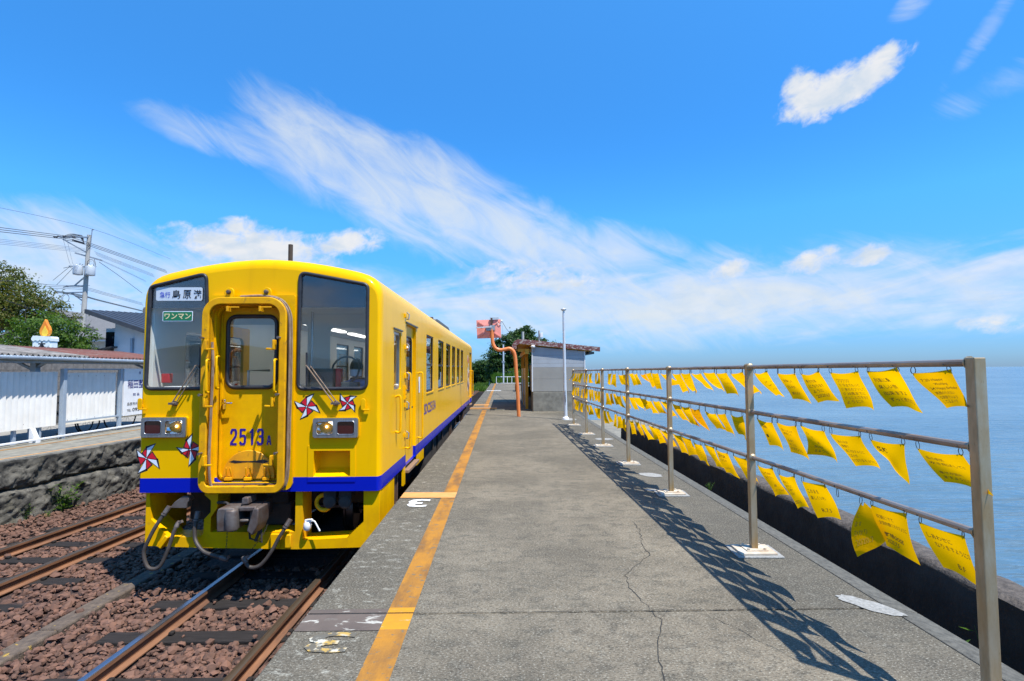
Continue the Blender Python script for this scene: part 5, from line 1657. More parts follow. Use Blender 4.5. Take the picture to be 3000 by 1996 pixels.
FLAGS={
'AT':[(4.31,1.44,4.11,1.46,2.04,3.92,1.28,2.10,4.18,1.25),(3.96,1.44,3.72,1.44,2.05,3.60,1.25,2.05,3.83,1.25),(3.65,1.44,3.45,1.46,2.06,3.29,1.28,2.05,3.54,1.24),(3.33,1.45,3.07,1.46,2.06,2.98,1.25,2.06,3.22,1.23),(3.00,1.46,2.77,1.48,2.07,2.65,1.26,2.06,2.87,1.26),(2.67,1.45,2.44,1.47,2.04,2.32,1.29,2.07,2.51,1.28),],
'AM':[(4.29,1.08,4.05,1.07,2.04,3.94,.88,2.04,4.15,.88),(3.99,1.08,3.73,1.08,2.05,3.64,.85,2.05,3.87,.87),(3.68,1.09,3.41,1.08,2.03,3.30,.90,2.05,3.55,.90),(3.35,1.07,3.07,1.09,2.03,2.93,.93,2.06,3.15,.90),(2.99,1.08,2.74,1.09,2.04,2.73,.88,2.03,2.87,.93),(2.66,1.08,2.40,1.09,2.05,2.25,.94,2.04,2.51,.94),],
'AB':[(4.30,.71,4.07,.73,2.04,3.92,.56,2.04,4.11,.50),(3.98,.70,3.77,.73,2.05,3.68,.52,2.05,3.80,.49),(3.68,.71,3.42,.74,2.06,3.29,.55,2.05,3.56,.49),(3.09,.71,3.06,.72,2.03,2.93,.54,1.98,3.01,.40),(3.01,.72,2.75,.74,2.04,2.69,.52,2.03,2.91,.52),(2.67,.72,2.41,.73,2.04,2.33,.54,2.04,2.54,.54),],
'BT':[(6.31,1.42,6.03,1.42,2.01,5.89,1.21,2.08,6.23,1.20),(6.02,1.43,5.73,1.43,2.02,5.56,1.22,2.07,5.91,1.22),(5.70,1.43,5.43,1.43,2.06,5.29,1.24,2.05,5.55,1.26),(5.37,1.44,5.09,1.44,2.03,4.93,1.27,2.05,5.24,1.25),(5.06,1.43,4.83,1.44,2.03,4.63,1.24,2.03,4.90,1.24),(4.74,1.43,4.51,1.45,2.04,4.29,1.28,2.13,4.61,1.25),],
'BM':[(6.33,1.07,6.07,1.06,2.07,5.95,.87,2.05,6.21,.88),(6.05,1.06,5.77,1.07,2.01,5.63,.88,2.01,5.89,.88),(5.74,1.06,5.49,1.07,2.05,5.37,.87,2.01,5.66,.85),(5.35,1.06,5.09,1.05,2.03,4.93,.91,2.02,5.18,.89),(5.06,1.05,4.87,1.07,2.03,4.71,.89,2.03,4.93,.90),(4.76,1.07,4.53,1.08,2.01,4.44,.88,2.00,4.62,.91),],
'BB':[(6.34,.72,6.06,.73,2.01,5.92,.53,2.04,6.22,.51),(6.04,.73,5.76,.73,2.01,5.60,.57,2.01,5.88,.53),(5.68,.71,5.46,.71,2.02,5.30,.53,2.01,5.60,.52),(5.38,.73,5.15,.73,2.02,5.05,.55,2.02,5.19,.53),(5.11,.72,4.85,.72,2.03,4.68,.54,2.03,5.00,.51),(4.74,.72,4.49,.73,2.04,4.32,.56,2.03,4.52,.55),],
'CT':[(8.35,1.40,8.12,1.41,1.97,7.98,1.23,1.99,8.25,1.21),(8.09,1.41,7.87,1.41,1.95,7.67,1.25,1.97,7.94,1.23),(7.69,1.40,7.44,1.41,2.05,7.35,1.21,2.10,7.63,1.21),(7.42,1.41,7.16,1.43,1.99,7.07,1.23,2.02,7.31,1.22),(7.14,1.42,6.85,1.42,1.99,6.74,1.21,1.99,7.07,1.20),(6.75,1.42,6.47,1.42,2.06,6.33,1.26,2.05,6.62,1.26),],
'CM':[(8.37,1.04,8.09,1.05,2.00,8.01,.85,2.00,8.29,.84),(8.08,1.05,7.73,1.06,2.01,7.61,.89,2.00,7.99,.84),(7.71,1.06,7.45,1.06,2.01,7.31,.91,2.02,7.59,.90),(7.43,1.05,7.17,1.05,2.02,7.04,.89,2.02,7.31,.87),(7.11,1.06,6.83,1.07,2.00,6.67,.92,1.99,6.99,.89),(6.79,1.07,6.57,1.08,2.07,6.45,.89,2.07,6.67,.88),],
'CB':[(8.39,.69,8.14,.70,1.97,8.02,.48,1.97,8.31,.47),(8.04,.70,7.82,.71,2.01,7.75,.49,2.01,7.96,.49),(7.72,.70,7.53,.71,2.05,7.46,.50,2.04,7.68,.46),(7.34,.72,7.12,.72,1.99,6.94,.55,1.99,7.17,.53),(7.10,.71,6.85,.72,2.00,6.67,.54,2.02,6.99,.51),(6.82,.71,6.59,.72,2.08,6.48,.53,2.11,6.76,.49),],
'DT':[(9.88,1.39,9.55,1.40,1.91,9.76,1.18,1.91,9.87,1.19),(9.50,1.39,9.25,1.40,1.92,9.27,1.15,1.91,9.69,1.19),(9.07,1.39,8.77,1.38,1.93,8.55,1.21,1.92,8.95,1.20),(8.75,1.39,8.41,1.40,1.94,8.26,1.21,1.96,8.54,1.21),],
'DM':[(10.11,1.03,9.88,1.04,1.93,9.70,.82,1.90,10.10,.80),(9.74,1.03,9.54,1.05,1.93,9.36,.85,1.91,9.57,.84),(9.51,1.05,9.32,1.06,1.95,9.12,.87,1.93,9.32,.85),(9.20,1.03,8.91,1.04,1.96,8.72,.84,1.92,8.95,.85),(8.84,1.05,8.64,1.05,1.98,8.47,.84,2.00,8.67,.83),],
'DB':[(10.35,.69,10.11,.70,1.93,9.92,.48,1.90,10.15,.44),(10.08,.70,9.85,.71,1.95,9.64,.53,1.93,9.88,.48),(9.39,.70,9.24,.70,1.92,9.27,.48,1.91,9.55,.46),(9.20,.68,8.91,.70,1.93,8.79,.52,1.92,9.16,.46),(8.80,.68,8.62,.69,1.93,8.57,.49,1.93,8.64,.50),],
'ET':[(12.16,1.37,11.97,1.37,1.87,12.01,1.16,1.87,12.17,1.16),(11.94,1.37,11.76,1.37,1.87,11.80,1.16,1.87,11.97,1.16),(11.70,1.39,11.47,1.39,1.88,11.62,1.16,1.87,11.68,1.16),(11.13,1.39,10.90,1.40,1.89,10.90,1.16,1.89,11.10,1.16),(10.87,1.40,10.65,1.40,1.89,10.67,1.16,1.89,10.86,1.16),],
'EM':[(12.54,1.04,12.28,1.04,1.86,12.32,.80,1.86,12.57,.79),(12.25,1.04,12.01,1.04,1.87,12.03,.81,1.86,12.28,.80),(11.97,1.03,11.68,1.04,1.88,11.61,.79,1.87,11.87,.78),(11.65,1.04,11.38,1.05,1.88,11.32,.80,1.88,11.57,.79),(11.30,1.03,11.12,1.03,1.88,11.14,.81,1.88,11.28,.81),(11.09,1.03,10.91,1.03,1.89,10.96,.82,1.88,11.10,.81),(10.88,1.03,10.63,1.04,1.89,10.61,.80,1.89,10.82,.81),(10.60,1.04,10.35,1.04,1.90,10.36,.79,1.89,10.57,.80),],
'EB':[(12.25,.67,11.95,.68,1.89,11.76,.47,1.87,12.06,.44),(11.92,.68,11.63,.70,1.90,11.43,.50,1.89,11.72,.47),(11.33,.68,11.00,.69,1.92,10.85,.46,1.90,11.14,.47),(10.96,.69,10.60,.71,1.89,10.57,.49,1.89,10.81,.48),],
'FT':[(14.22,1.37,13.95,1.37,1.77,14.13,1.16,1.75,14.39,1.16),(13.87,1.37,13.65,1.37,1.80,13.83,1.15,1.77,14.05,1.16),(13.51,1.37,13.28,1.37,1.81,13.45,1.15,1.79,13.68,1.15),(13.23,1.37,13.06,1.37,1.82,13.23,1.15,1.81,13.40,1.15),(12.98,1.38,12.65,1.38,1.82,12.79,1.14,1.82,13.14,1.15),(12.56,1.38,12.29,1.39,1.86,12.48,1.16,1.86,12.60,1.16),],
'FM':[(14.18,1.02,13.93,1.02,1.83,14.14,.78,1.80,14.33,.78),(13.84,1.02,13.57,1.02,1.84,13.75,.79,1.83,14.06,.79),(13.52,1.02,13.26,1.02,1.84,13.43,.79,1.84,13.75,.79),(12.86,1.01,12.61,1.01,1.85,12.83,.79,1.85,13.05,.79),],
'FB':[(14.15,.70,13.96,.70,1.83,14.01,.45,1.83,14.21,.44),(13.93,.70,13.76,.70,1.84,13.78,.45,1.83,13.97,.45),(13.70,.69,13.45,.69,1.83,13.61,.44,1.83,13.89,.43),(13.42,.69,13.18,.70,1.82,13.30,.44,1.83,13.57,.44),(13.08,.67,12.94,.67,1.85,13.00,.46,1.85,13.13,.47),(12.89,.67,12.61,.67,1.85,12.76,.45,1.85,12.91,.46),]}
for key in sorted(FLAGS):
    bay, row = key
    k = 'TMB'.index(row)
    L = FLAGS[key]
    if key == 'AB':
        order = None
    for i, (tly, tlz, try_, trz, bx, by, bz, cx, cy, cz) in enumerate(L):
        tl = Vector((fence_x(tly), tly, tlz)); tr = Vector((fence_x(try_), try_, trz))
        br = Vector((bx, by, bz)); bl = Vector((cx, cy, cz))
        rr = random.Random(hash((bay, row, i)) % 9999 + 13 * i + ord(bay) * 7 + ord(row))
        rr = random.Random(ord(bay) * 1000 + ord(row) * 37 + i * 11)
        twist = key == 'AB' and i == 3
        if twist:
            br = Vector((2.05, 2.90, .56)); bl = Vector((1.97, 3.03, .42))
        curl = rr.choice((0, 0, 0, 0, rr.uniform(.015, .045), -rr.uniform(.01, .03)))
        cside = rr.choice((0, 1))
        br = br + Vector((rr.uniform(-.01, .01), rr.uniform(-.015, .015), rr.uniform(-.012, .012)))
        amp = rr.uniform(.012, .038) * (1 if bay in 'ABC' else rr.choice((1, -1)))
        rip = rr.uniform(.004, .018)
        ph = rr.uniform(0, 6.28)
        sag = rr.uniform(.004, .020)
        nrm = ((tr - tl).cross(bl - tl))
        nrm = nrm.normalized() if nrm.length > 1e-6 else Vector((1, 0, 0))
        if nrm.x < 0:
            nrm = -nrm
        org = tl.copy()
        e = rr.uniform(1.05, 1.35)

        def S(u, v, off=0.0, tl=tl, tr=tr, br=br, bl=bl, amp=amp, rip=rip, ph=ph, sag=sag, nrm=nrm, e=e, org=org, twist=twist, curl=curl, cside=cside):
            L0 = tl + (bl - tl) * v
            R0 = tr + (br - tr) * v
            p = L0.lerp(R0, u)
            w = (tl.lerp(tr, u)).lerp(bl.lerp(br, u), v)
            hx = (bl.lerp(br, u) - tl.lerp(tr, u))
            p = tl.lerp(tr, u) + Vector((hx.x * v ** e, hx.y * v ** e, hx.z * v ** (.92)))
            b = math.sin(PI * min(1, v * .8 + .02)) * math.sin(PI * (u * .8 + .1))
            p += nrm * (amp * b + rip * math.sin(ph + 5 * u + 4 * v) * v)
            q = max(0.0, (u if cside else 1 - u) + v - 1.15) / .85
            p += nrm * curl * q * q * 2 + Vector((0, 0, abs(curl) * .5 * q * q))
            p.z -= sag * math.sin(PI * u) * (1 - v) ** 2 - .012 * math.sin(PI * u + .5) * v * v
            if twist:
                p += Vector((.05 * math.sin(PI * v) * (u - .5), .10 * math.sin(PI * v) * (.5 - u), 0))
            return p - org + nrm * off

        words = WORDS.get(f'{bay}{row}{i}')
        n = len(L)
        lab = f"yellow handkerchief, {ORD[n - 1 - i]} from the nearer post, {RN[row]} pipe between {BAYS[bay][0]} and {BAYS[bay][1]} posts"
        if words:
            lab = f"yellow handkerchief {words[1]}, {RN[row]} pipe between {BAYS[bay][0]} and {BAYS[bay][1]} posts"
        fo = mk('handkerchief', MB().grid(S, 9, 9), 'flagdeep' if (bay, row, i) in (('B', 'M', 2), ('C', 'T', 2), ('E', 'M', 0), ('D', 'M', 1)) else 'flag', None, smooth=80, fix=False, label=lab, category='handkerchief', group='yellow handkerchiefs clipped to the railing')
        fo.location = org
        for (u, cor) in ((.03, tl), (.97, tr)):
            if twist and u > .5:
                continue
            c = S(u, .02) + org
            yy = c.y + rr.uniform(-.012, .012)
            hook((fence_x(yy), yy, RAILZ[k](yy) - .014), c, fo, org)
        mb = MB()
        if words:
            lines = words[0]
            m = len(lines)
            for q, tx in enumerate(lines):
                if not tx.strip():
                    continue
                big = tx in ('STOP!', '受験', '飯田', '野球GOSE') or '90' in tx
                hgt = min(.105 if not big else .15, .62 / m) * (.92 if m > 4 else 1.1)
                wd = min(.82, hgt * (.58 if tx.isascii() else .92) * len(tx.strip()))
                lead = (len(tx) - len(tx.lstrip())) * .04
                v0 = .15 + .76 * (q + .5) / m
                put_text(mb, tx.strip(), lambda a, b, v0=v0, S=S: S(min(max(a, 0), 1), min(max(v0 - b + .04, 0), 1), -.0025), .10 + lead, 0, h=hgt, w=wd, bold=.022 if big else .004)
        else:
            rows_ = rr.randint(3, 5) if bay in 'AB' else 3
            for q in range(rows_):
                v0 = .2 + .68 * q / rows_
                u0 = rr.uniform(.12, .25)
                for c_ in range(rr.randint(4, 7)):
                    cw = rr.uniform(.06, .10)
                    if u0 + cw > .92:
                        break
                    for s_ in range(rr.randint(2, 3)):
                        a = Vector((u0 + rr.uniform(0, cw), v0 + rr.uniform(0, .08))); b = Vector((u0 + rr.uniform(0, cw), v0 + rr.uniform(0, .08)))
                        d = b - a
                        if d.length < .02:
                            continue
                        w_ = Vector((-d.y, d.x)).normalized() * .0055
                        mb.add([S(t.x, t.y, -.0025) for t in (a - w_, a + w_, b + w_, b - w_)], [(0, 1, 2, 3)])
                    u0 += cw + .015
        if mb.f:
            mk('lettering', mb, 'ink' if (words and i % 3 != 0) or rr.random() < .35 else 'inkpale', fo, smooth=0, fix=False)
# a bare hook left on the lowest pipe
sp = root('snap_hook', (fence_x(3.30), 3.30, RAILZ[2](3.30) - .014), label='empty snap hook hanging on the lowest pipe between first and second posts', category='hook')
hook(sp.location, sp.location - Vector((0, .004, .055)), sp, sp.location)

# ------------------------------------------------------------------ white sheet fence on the opposite platform
FX = -9.88
FE = root('sheet_fence', (FX, 12, 0), label='white corrugated sheet fence with blue grey posts along the opposite platform', category='fence')


def saw(y0, y1, z0, z1, pitch=.135):
    prof = []
    y = y0
    while y < y1 - 1e-6:
        prof += [(y, .0), (y + pitch * .10, .016), (y + pitch * .30, .032), (y + pitch * .62, .047), (y + pitch * .90, .055), (y + pitch * .985, .056)]
        y += pitch
    vs = []
    for (yy, d) in prof:
        vs += [(d, yy - 12, z0), (d, yy - 12, z1)]
    n = len(prof)
    return MB().add(vs, [(2 * i, 2 * i + 2, 2 * i + 3, 2 * i + 1) for i in range(n - 1)])


BOLT = None
for a, b, z0, z1 in ((6.65, 7.73, .30, 1.475), (7.73, 8.81, .30, 1.475), (8.81, 9.89, .30, 1.475), (9.89, 10.97, .30, 1.475), (10.97, 11.98, .30, 1.475), (12.22, 13.03, .285, 1.45), (13.03, 13.77, .285, 1.45), (13.95, 14.76, .285, 1.45), (14.76, 15.57, .285, 1.45), (15.80, 16.9, .285, 1.45), (16.9, 18.0, .285, 1.45), (18.0, 19.1, .285, 1.45), (19.1, 20.2, .285, 1.45)):
    s = mk('corrugated_sheet', saw(a, b, z0, z1), 'fencewhite', FE, smooth=20, fix=False)
    for y in ((a + .27, a + .67) if b < 12 else (a + .14, a + .41)):
        for z in (z0 + .10, z1 - .075):
            if BOLT is None:
                q = BOLT = mk('bolt', MB().lathe([(.017, 0), (.017, .008), (.006, .014)], (0, 0, 0), (1, 0, 0), 8), 'darkred', s)
            else:
                q = BOLT.copy()
                link(q)
                q.parent = s
            q.location = (.04, y - 12, z)
for y, w in ((12.14, .09), (13.92, .075), (15.7, .075), (17.4, .075)):
    mk('fence_post', MB().box(.07, .07 + w, y - 12 - w / 2, y - 12 + w / 2, 0, 1.545), 'frame', FE, smooth=0, bev=.004)
for y in (9.3, 11.12, 11.72):
    mk('fence_post', MB().box(-.06, 0, y - 12 - .03, y - 12 + .03, -.1, 1.40), 'frame', FE, smooth=0)
mk('fence_rail', MB().box(.085, .125, .185, 5.4, 1.515, 1.545), 'frame', FE, smooth=0)
mk('fence_rail', MB().box(.085, .125, .185, 5.4, .335, .375), 'frame', FE, smooth=0)
mk('fence_rail', MB().box(-.06, -.01, -5.2, -.04, 1.38, 1.43).box(-.06, -.01, -5.2, -.04, .34, .39), 'frame', FE, smooth=0)
mk('low_rail', MB().box(.12, .17, -5.5, 5.4, .045, .085), 'pipewhite', FE, smooth=0, bev=.006)
for y in (7.6, 11.48):
    mk('rail_bracket', MB().prism([(.02, 0), (.17, 0), (.17, .05), (.05, .30), (.02, .30)], y - 12 - .055, y - 12 + .055, lambda u, v, d: (u, d, v)), 'pipewhite', FE, smooth=0)

SB = root('clinic_sign', (-9.74, 14.02, .33), label='white clinic signboard with dark blue Japanese lettering fixed to the fence', category='sign')
mk('board', MB().box(-.05, 0, 0, 2.9, 0, 1.215), 'pipewhite', SB, smooth=0, bev=.005)
t = MB()
sf = lambda u, v: (.004, u, v)
put_text(t, '稲田整', sf, .13, .70, h=.225, w=.62, bold=.012)
put_text(t, '院 長', sf, .34, .50, h=.075, w=.25, bold=.01)
put_text(t, '整', sf, .55, 1.07, h=.07, w=.07, bold=.01)
mk('lettering', t, 'navy', SB, smooth=0, fix=False)
t = MB()
put_text(t, '島原市片町', sf, .13, .255, h=.085, w=.50, bold=.004)
put_text(t, 'TEL', sf, .125, .105, h=.055, w=.15, bold=.01)
put_text(t, '095', sf, .33, .095, h=.095, w=.28, bold=.015)
mk('lettering', t, 'black', SB, smooth=0, fix=False)

# ------------------------------------------------------------------ cycle shelter
CS = root('cycle_shelter', (-11, 12, 0), label='open bicycle shelter with a weathered corrugated roof behind the sheet fence', category='shelter')


def corr(y0, y1, x0=-9.57, x1=-11.65):
    n = int((y1 - y0) / .0135)

    def f(u, v):
        y = y0 + (y1 - y0) * u
        x = x0 + (x1 - x0) * v
        return (x + 11, y - 12, 1.815 - .007 * (y - 10) + .135 * (-9.57 - x) + .034 * math.sin(2 * PI * y / .135))
    return MB().grid(f, n, 3)


for i, (a, b) in enumerate(((7.2, 8.55), (8.55, 9.9), (9.9, 11.25), (11.25, 12.6), (12.6, 13.95), (13.95, 15.3), (15.3, 16.6))):
    o = mk('roof_sheet', corr(a - .03, b), 'slate' if i < 4 else 'slatered', CS, smooth=80, fix=False)
    o.location.z = .004 * (i % 2)
    sd = o.modifiers.new('thick', 'SOLIDIFY'); sd.thickness = .012
mb = MB()
for (a, b) in ((7.2, 12.3), (12.31, 16.6)):
    mb.tube([(1.40, a - 12, 1.77 - .007 * (a - 10)), (1.40, b - 12, 1.77 - .007 * (b - 10))], .042, 10)
mk('gutter', mb, 'frame', CS)
mk('eaves_beam', MB().box(1.20, 1.30, -4.8, 4.6, 1.66, 1.745).box(-.45, -.35, -4.8, 4.6, 1.86, 1.95), 'frame', CS, smooth=0)
for y in (8.0, 11.72, 15.4):
    mk('shelter_post', MB().box(.90, 1.02, y - 12.06, y - 11.94, -.1, 1.72).bar((.96, y - 12, 1.55), (1.24, y - 12, 1.70), .05, .05).bar((.96, y - 12, 1.5), (.3, y - 12, 1.82), .05, .05).box(-.45, 1.25, y - 12.03, y - 11.97, 1.70, 1.76), 'frame', CS, smooth=0)


def bicycle(name, loc, rz, label):
    b = root(name, loc, rz, label=label, category='bicycle', group='bicycles parked behind the sheet fence')
    for x in (-.52, .52):
        w = mk('wheel', MB().tube([(x + .315 * math.cos(a), 0, .33 + .315 * math.sin(a)) for a in [i * PI / 16 for i in range(32)]], .017, 6, True), 'tyre', b)
        sp_ = MB().lathe([(.02, -.04), (.02, .04)], (x, 0, .33), (0, 1, 0), 8)
        for i in range(14):
            a = i * 2 * PI / 14
            sp_.tube([(x, .02 * (-1) ** i, .33), (x + .30 * math.cos(a), 0, .33 + .30 * math.sin(a))], .0022, 3)
        sp_.tube([(x + .297 * math.cos(a), 0, .33 + .297 * math.sin(a)) for a in [i * PI / 16 for i in range(32)]], .008, 4, True)
        mk('spokes', sp_, 'galv', w)
    mk('bike_frame', MB().tube([(.52, 0, .33), (.40, 0, .80), (.37, 0, .95)], .017, 6).tube([(.42, 0, .75), (-.05, 0, .32), (-.52, 0, .33), (-.18, 0, .72), (-.05, 0, .32)], .016, 6), 'transf', b)
    mk('handlebar', MB().tube([(.25, .26, .98), (.37, .12, 1.0), (.38, 0, .95), (.37, -.12, 1.0), (.25, -.26, .98)], .012, 6).box(.50, .78, -.15, .15, .72, .92), 'galv', b)
    mk('saddle', MB().lathe([(.02, 0), (.10, .02), (.09, .05), (.02, .06)], (-.22, 0, .80), (0, 0, 1), 10).tube([(-.18, 0, .70), (-.21, 0, .82)], .014, 6), 'tyre', b)
    mk('mudguard', MB().tube([(-.52 + .35 * math.cos(a), 0, .33 + .35 * math.sin(a)) for a in [.2 + i * .2 for i in range(13)]], .018, 6), 'galv', b)


bicycle('bicycle', (-10.55, 13.35, -.1), 1.45, 'bicycle whose front wheel shows under the sheet fence beside the middle post')
bicycle('bicycle', (-10.75, 14.55, -.1), 1.62, 'bicycle showing under the fence just left of the clinic signboard')
bicycle('bicycle', (-10.55, 15.9, -.1), 1.55, 'bicycle whose wheel shows beneath the clinic signboard')

# ------------------------------------------------------------------ candle shaped sign, block wall, houses
CA = root('candle_sign', (-14.38, 17.0, -.1), label='white candle shaped sign with a painted orange flame above the shelter roof', category='sign')
mk('candle_body', MB().box(-.31, .27, .0, .26, 0, 2.60), 'wax', CA, smooth=0, bev=.02)
wv = [(-.33, 2.62)] + [(-.33 + .62 * i / 16, 2.575 - .05 * abs(math.sin(i * .9))) for i in range(17)] + [(.29, 2.62)] + [(.26, 2.67), (-.28, 2.70)]
mk('wax_drip', MB().prism(wv, -.02, .27, fr), 'wax', CA, smooth=0)
fl_ = [(.0, 2.66), (.10, 2.70), (.155, 2.80), (.16, 2.90), (.13, 3.0), (.07, 3.10), (.03, 3.20), (.0, 3.27), (-.03, 3.20), (-.08, 3.08), (-.13, 2.97), (-.16, 2.88), (-.15, 2.78), (-.09, 2.69)]
fl_ = [(x, 2.66 + (z - 2.66) * .92) for x, z in fl_]
mk('flame', MB().prism(fl_, .06, .16, fr), 'flameA', CA, smooth=0, bev=.01)
mk('inner_flame', MB().prism([(x * .62 + .02, 2.68 + (z - 2.66) * .60) for x, z in fl_], .050, .058, fr), 'flameB', CA, smooth=0)
t = MB()
for ch, z in (('本', 2.26), ('木', 1.93), ('蝋', 1.60)):
    put_text(t, ch, lambda u, v: (u, -.004, v), -.13, z, h=.26, w=.24, bold=.03)
rr = random.Random(2)
for x in (-.24, .12, .19):
    for i in range(14):
        z = 2.36 - i * .075
        for q in range(3):
            a, b = (x + rr.uniform(-.02, .03), z + rr.uniform(-.025, .025)), (x + rr.uniform(-.02, .03), z + rr.uniform(-.025, .025))
            t.bar((a[0], -.003, a[1]), (b[0], -.003, b[1] + .004), .009, .002)
mk('lettering', t, 'black', CA, smooth=0, fix=False)

BW = root('block_wall', (-13.6, 16, 0), label='grey concrete block wall behind the bicycle shelter', category='wall')
mk('wall_core', MB().box(-.16, .045, -7, 6.5, -.15, 1.86), 'mortar', BW, smooth=0)
bm_ = None
for row in range(6):
    for i in range(33):
        y = -6.9 + .405 * i + (.2 if row % 2 else 0)
        if bm_ is None:
            bm_ = mk('block', MB().box(-.17, .055, 0, .395, 0, .185), 'block', BW, smooth=0)
            o = bm_
        else:
            o = bm_.copy(); link(o); o.parent = BW
        o.location = (rr.uniform(-.004, .004), y, .75 + .195 * row)

HO = root('house', (-14.5, 22, -.1), label='white walled house with a dark sloping metal roof left of the railcar', category='house')
mk('wall', MB().prism([(-1.30, 0), (4.5, 0), (4.5, 2.15), (.5, 2.98), (-1.22, 3.55)], 0, 5, fr), 'plaster', HO, smooth=0)
mk('annex', MB().box(-1.75, -1.31, -.05, 3, 0, 2.30), 'plaster', HO, smooth=0)
mk('annex_roof', MB().prism([(-2.05, 2.30), (-1.10, 2.52), (-1.10, 2.58), (-2.05, 2.37)], -.35, 3, fr), 'darkroof', HO, smooth=0)
mk('upper_wall', MB().box(-1.98, -1.305, .55, 3.5, 2.40, 3.35), 'plaster', HO, smooth=0)
mk('downpipe', MB().tube([(-.50, -.06, .5), (-.50, -.06, 2.9)], .055, 8), 'frame', HO)
mk('window', MB().box(-1.95, -1.60, .50, .54, 2.55, 3.2), 'tint', HO, smooth=0)
rp = [(-2.0, 4.02), (.4, 3.20), (4.8, 2.42), (4.8, 2.28), (.4, 3.05), (-2.0, 3.86)]
mk('fascia', MB().prism(rp, -.62, -.55, fr), 'darkroof', HO, smooth=0)
mk('soffit', MB().add([(-2.0, -.55, 3.88), (.4, -.55, 3.07), (4.8, -.55, 2.30), (4.8, 5, 2.30), (.4, 5, 3.07), (-2.0, 5, 3.88)], [(0, 1, 4, 5), (1, 2, 3, 4)]), 'liningdark', HO, smooth=0)
for i in range(12):
    y0, y1 = -.58 + i * .36, -.58 + (i + 1) * .36
    z0, z1 = .022 * i, .022 * (i + 1)
    mk('roof_course', MB().add([(-2.0, y0, 4.035 + z0), (.4, y0, 3.215 + z0), (4.8, y0, 2.435 + z0), (-2.0, y1, 4.015 + z1), (.4, y1, 3.195 + z1), (4.8, y1, 2.415 + z1), (-2.0, y0, 3.99 + z0), (.4, y0, 3.17 + z0), (4.8, y0, 2.39 + z0)], [(0, 1, 4, 3), (1, 2, 5, 4), (0, 6, 7, 1), (1, 7, 8, 2)]), 'darkroof', HO, smooth=0)

H2 = root('house', (-18.5, 30, .18), label='cream house whose grey tiled ridge rises behind the dark metal roof', category='house')
mk('wall', MB().box(-2.2, 6.0, 0, 5, 0, 3.9), 'plasterwarm', H2, smooth=0)
tm = None
for row in range(8):
    for i in range(32):
        if tm is None:
            tm = mk('tile', MB().grid(lambda u, v: (.27 * u, -.28 * (1 - v), .05 * math.sin(u * PI) + .05 - .03 * (1 - v)), 4, 1), 'tile', H2, smooth=60, fix=False)
            o = tm
        else:
            o = tm.copy(); link(o); o.parent = H2
        o.location = (-2.6 + .28 * i, -.5 + row * .30, 3.55 + row * .14)
mk('roof_base', MB().prism([(-.7, 3.5), (2.0, 4.72), (5.6, 3.5)], -2.65, 6.4, lambda u, v, d: (d, u, v)), 'tile', H2, smooth=0)
mk('ridge', MB().box(-2.7, 6.45, 1.85, 2.15, 4.68, 4.95).tube([(-2.7, 2.0, 4.98), (6.45, 2.0, 4.98)], .10, 8), 'tile', H2, smooth=30)
mk('aerial', MB().tube([(-.6, 2, 4.9), (-.6, 2, 5.5)], .015, 6).tube([(-.9, 2, 5.4), (-.3, 2, 5.4)], .01, 5), 'galv', H2)

SH = root('shed', (-20.5, 25, -.1), label='low white shed with a rust streaked wall beyond the big tree trunk', category='shed')
mk('wall', MB().box(-4.0, 2.2, 0, 3, 0, 2.95), 'fencewhite', SH, smooth=0)
mk('roof', MB().prism([(-.4, 3.0), (3.4, 3.6), (3.4, 3.68), (-.4, 3.08)], -4.3, 2.5, lambda u, v, d: (d, u, v)), 'tile', SH, smooth=0)
mk('wall_band', MB().box(-4.0, 2.2, -.02, -.004, 2.3, 2.45), 'liningdark', SH, smooth=0)
H3 = root('house', (-27, 33, -.1), label='grey gabled house half hidden behind the big tree at the left edge', category='house')
mk('wall', MB().prism([(-3, 0), (3, 0), (3, 3.6), (0, 5.0), (-3, 3.6)], 0, 6, fr), 'plaster', H3, smooth=0)
mk('roof', MB().prism([(-3.4, 3.55), (0, 5.15), (3.4, 3.55), (3.4, 3.7), (0, 5.32), (-3.4, 3.7)], -.4, 6.4, fr), 'tile', H3, smooth=0)
mk('window', MB().box(-1.2, 1.2, -.03, -.005, 1.6, 2.8), 'tint', H3, smooth=0)

# ------------------------------------------------------------------ utility pole and wires
UP = root('utility_pole', (-21.78, 28, -.1), label='leaning concrete utility pole with two transformers and crossarms', category='utility pole')
mk('shaft', MB().tube([(0, 0, 0), (.27, 0, 8.65)], [.155, .085], 14), 'poleconc', UP)
mk('top_spike', MB().tube([(.36, 0, 8.0), (.42, 0, 8.96)], .022, 6).bar((.42, 0, 8.94), (.50, 0, 8.92), .05, .04), 'galv', UP)


def arm(a, b, w=.07):
    mk('crossarm', MB().bar(a, b, w, w), 'galv', UP, smooth=0)


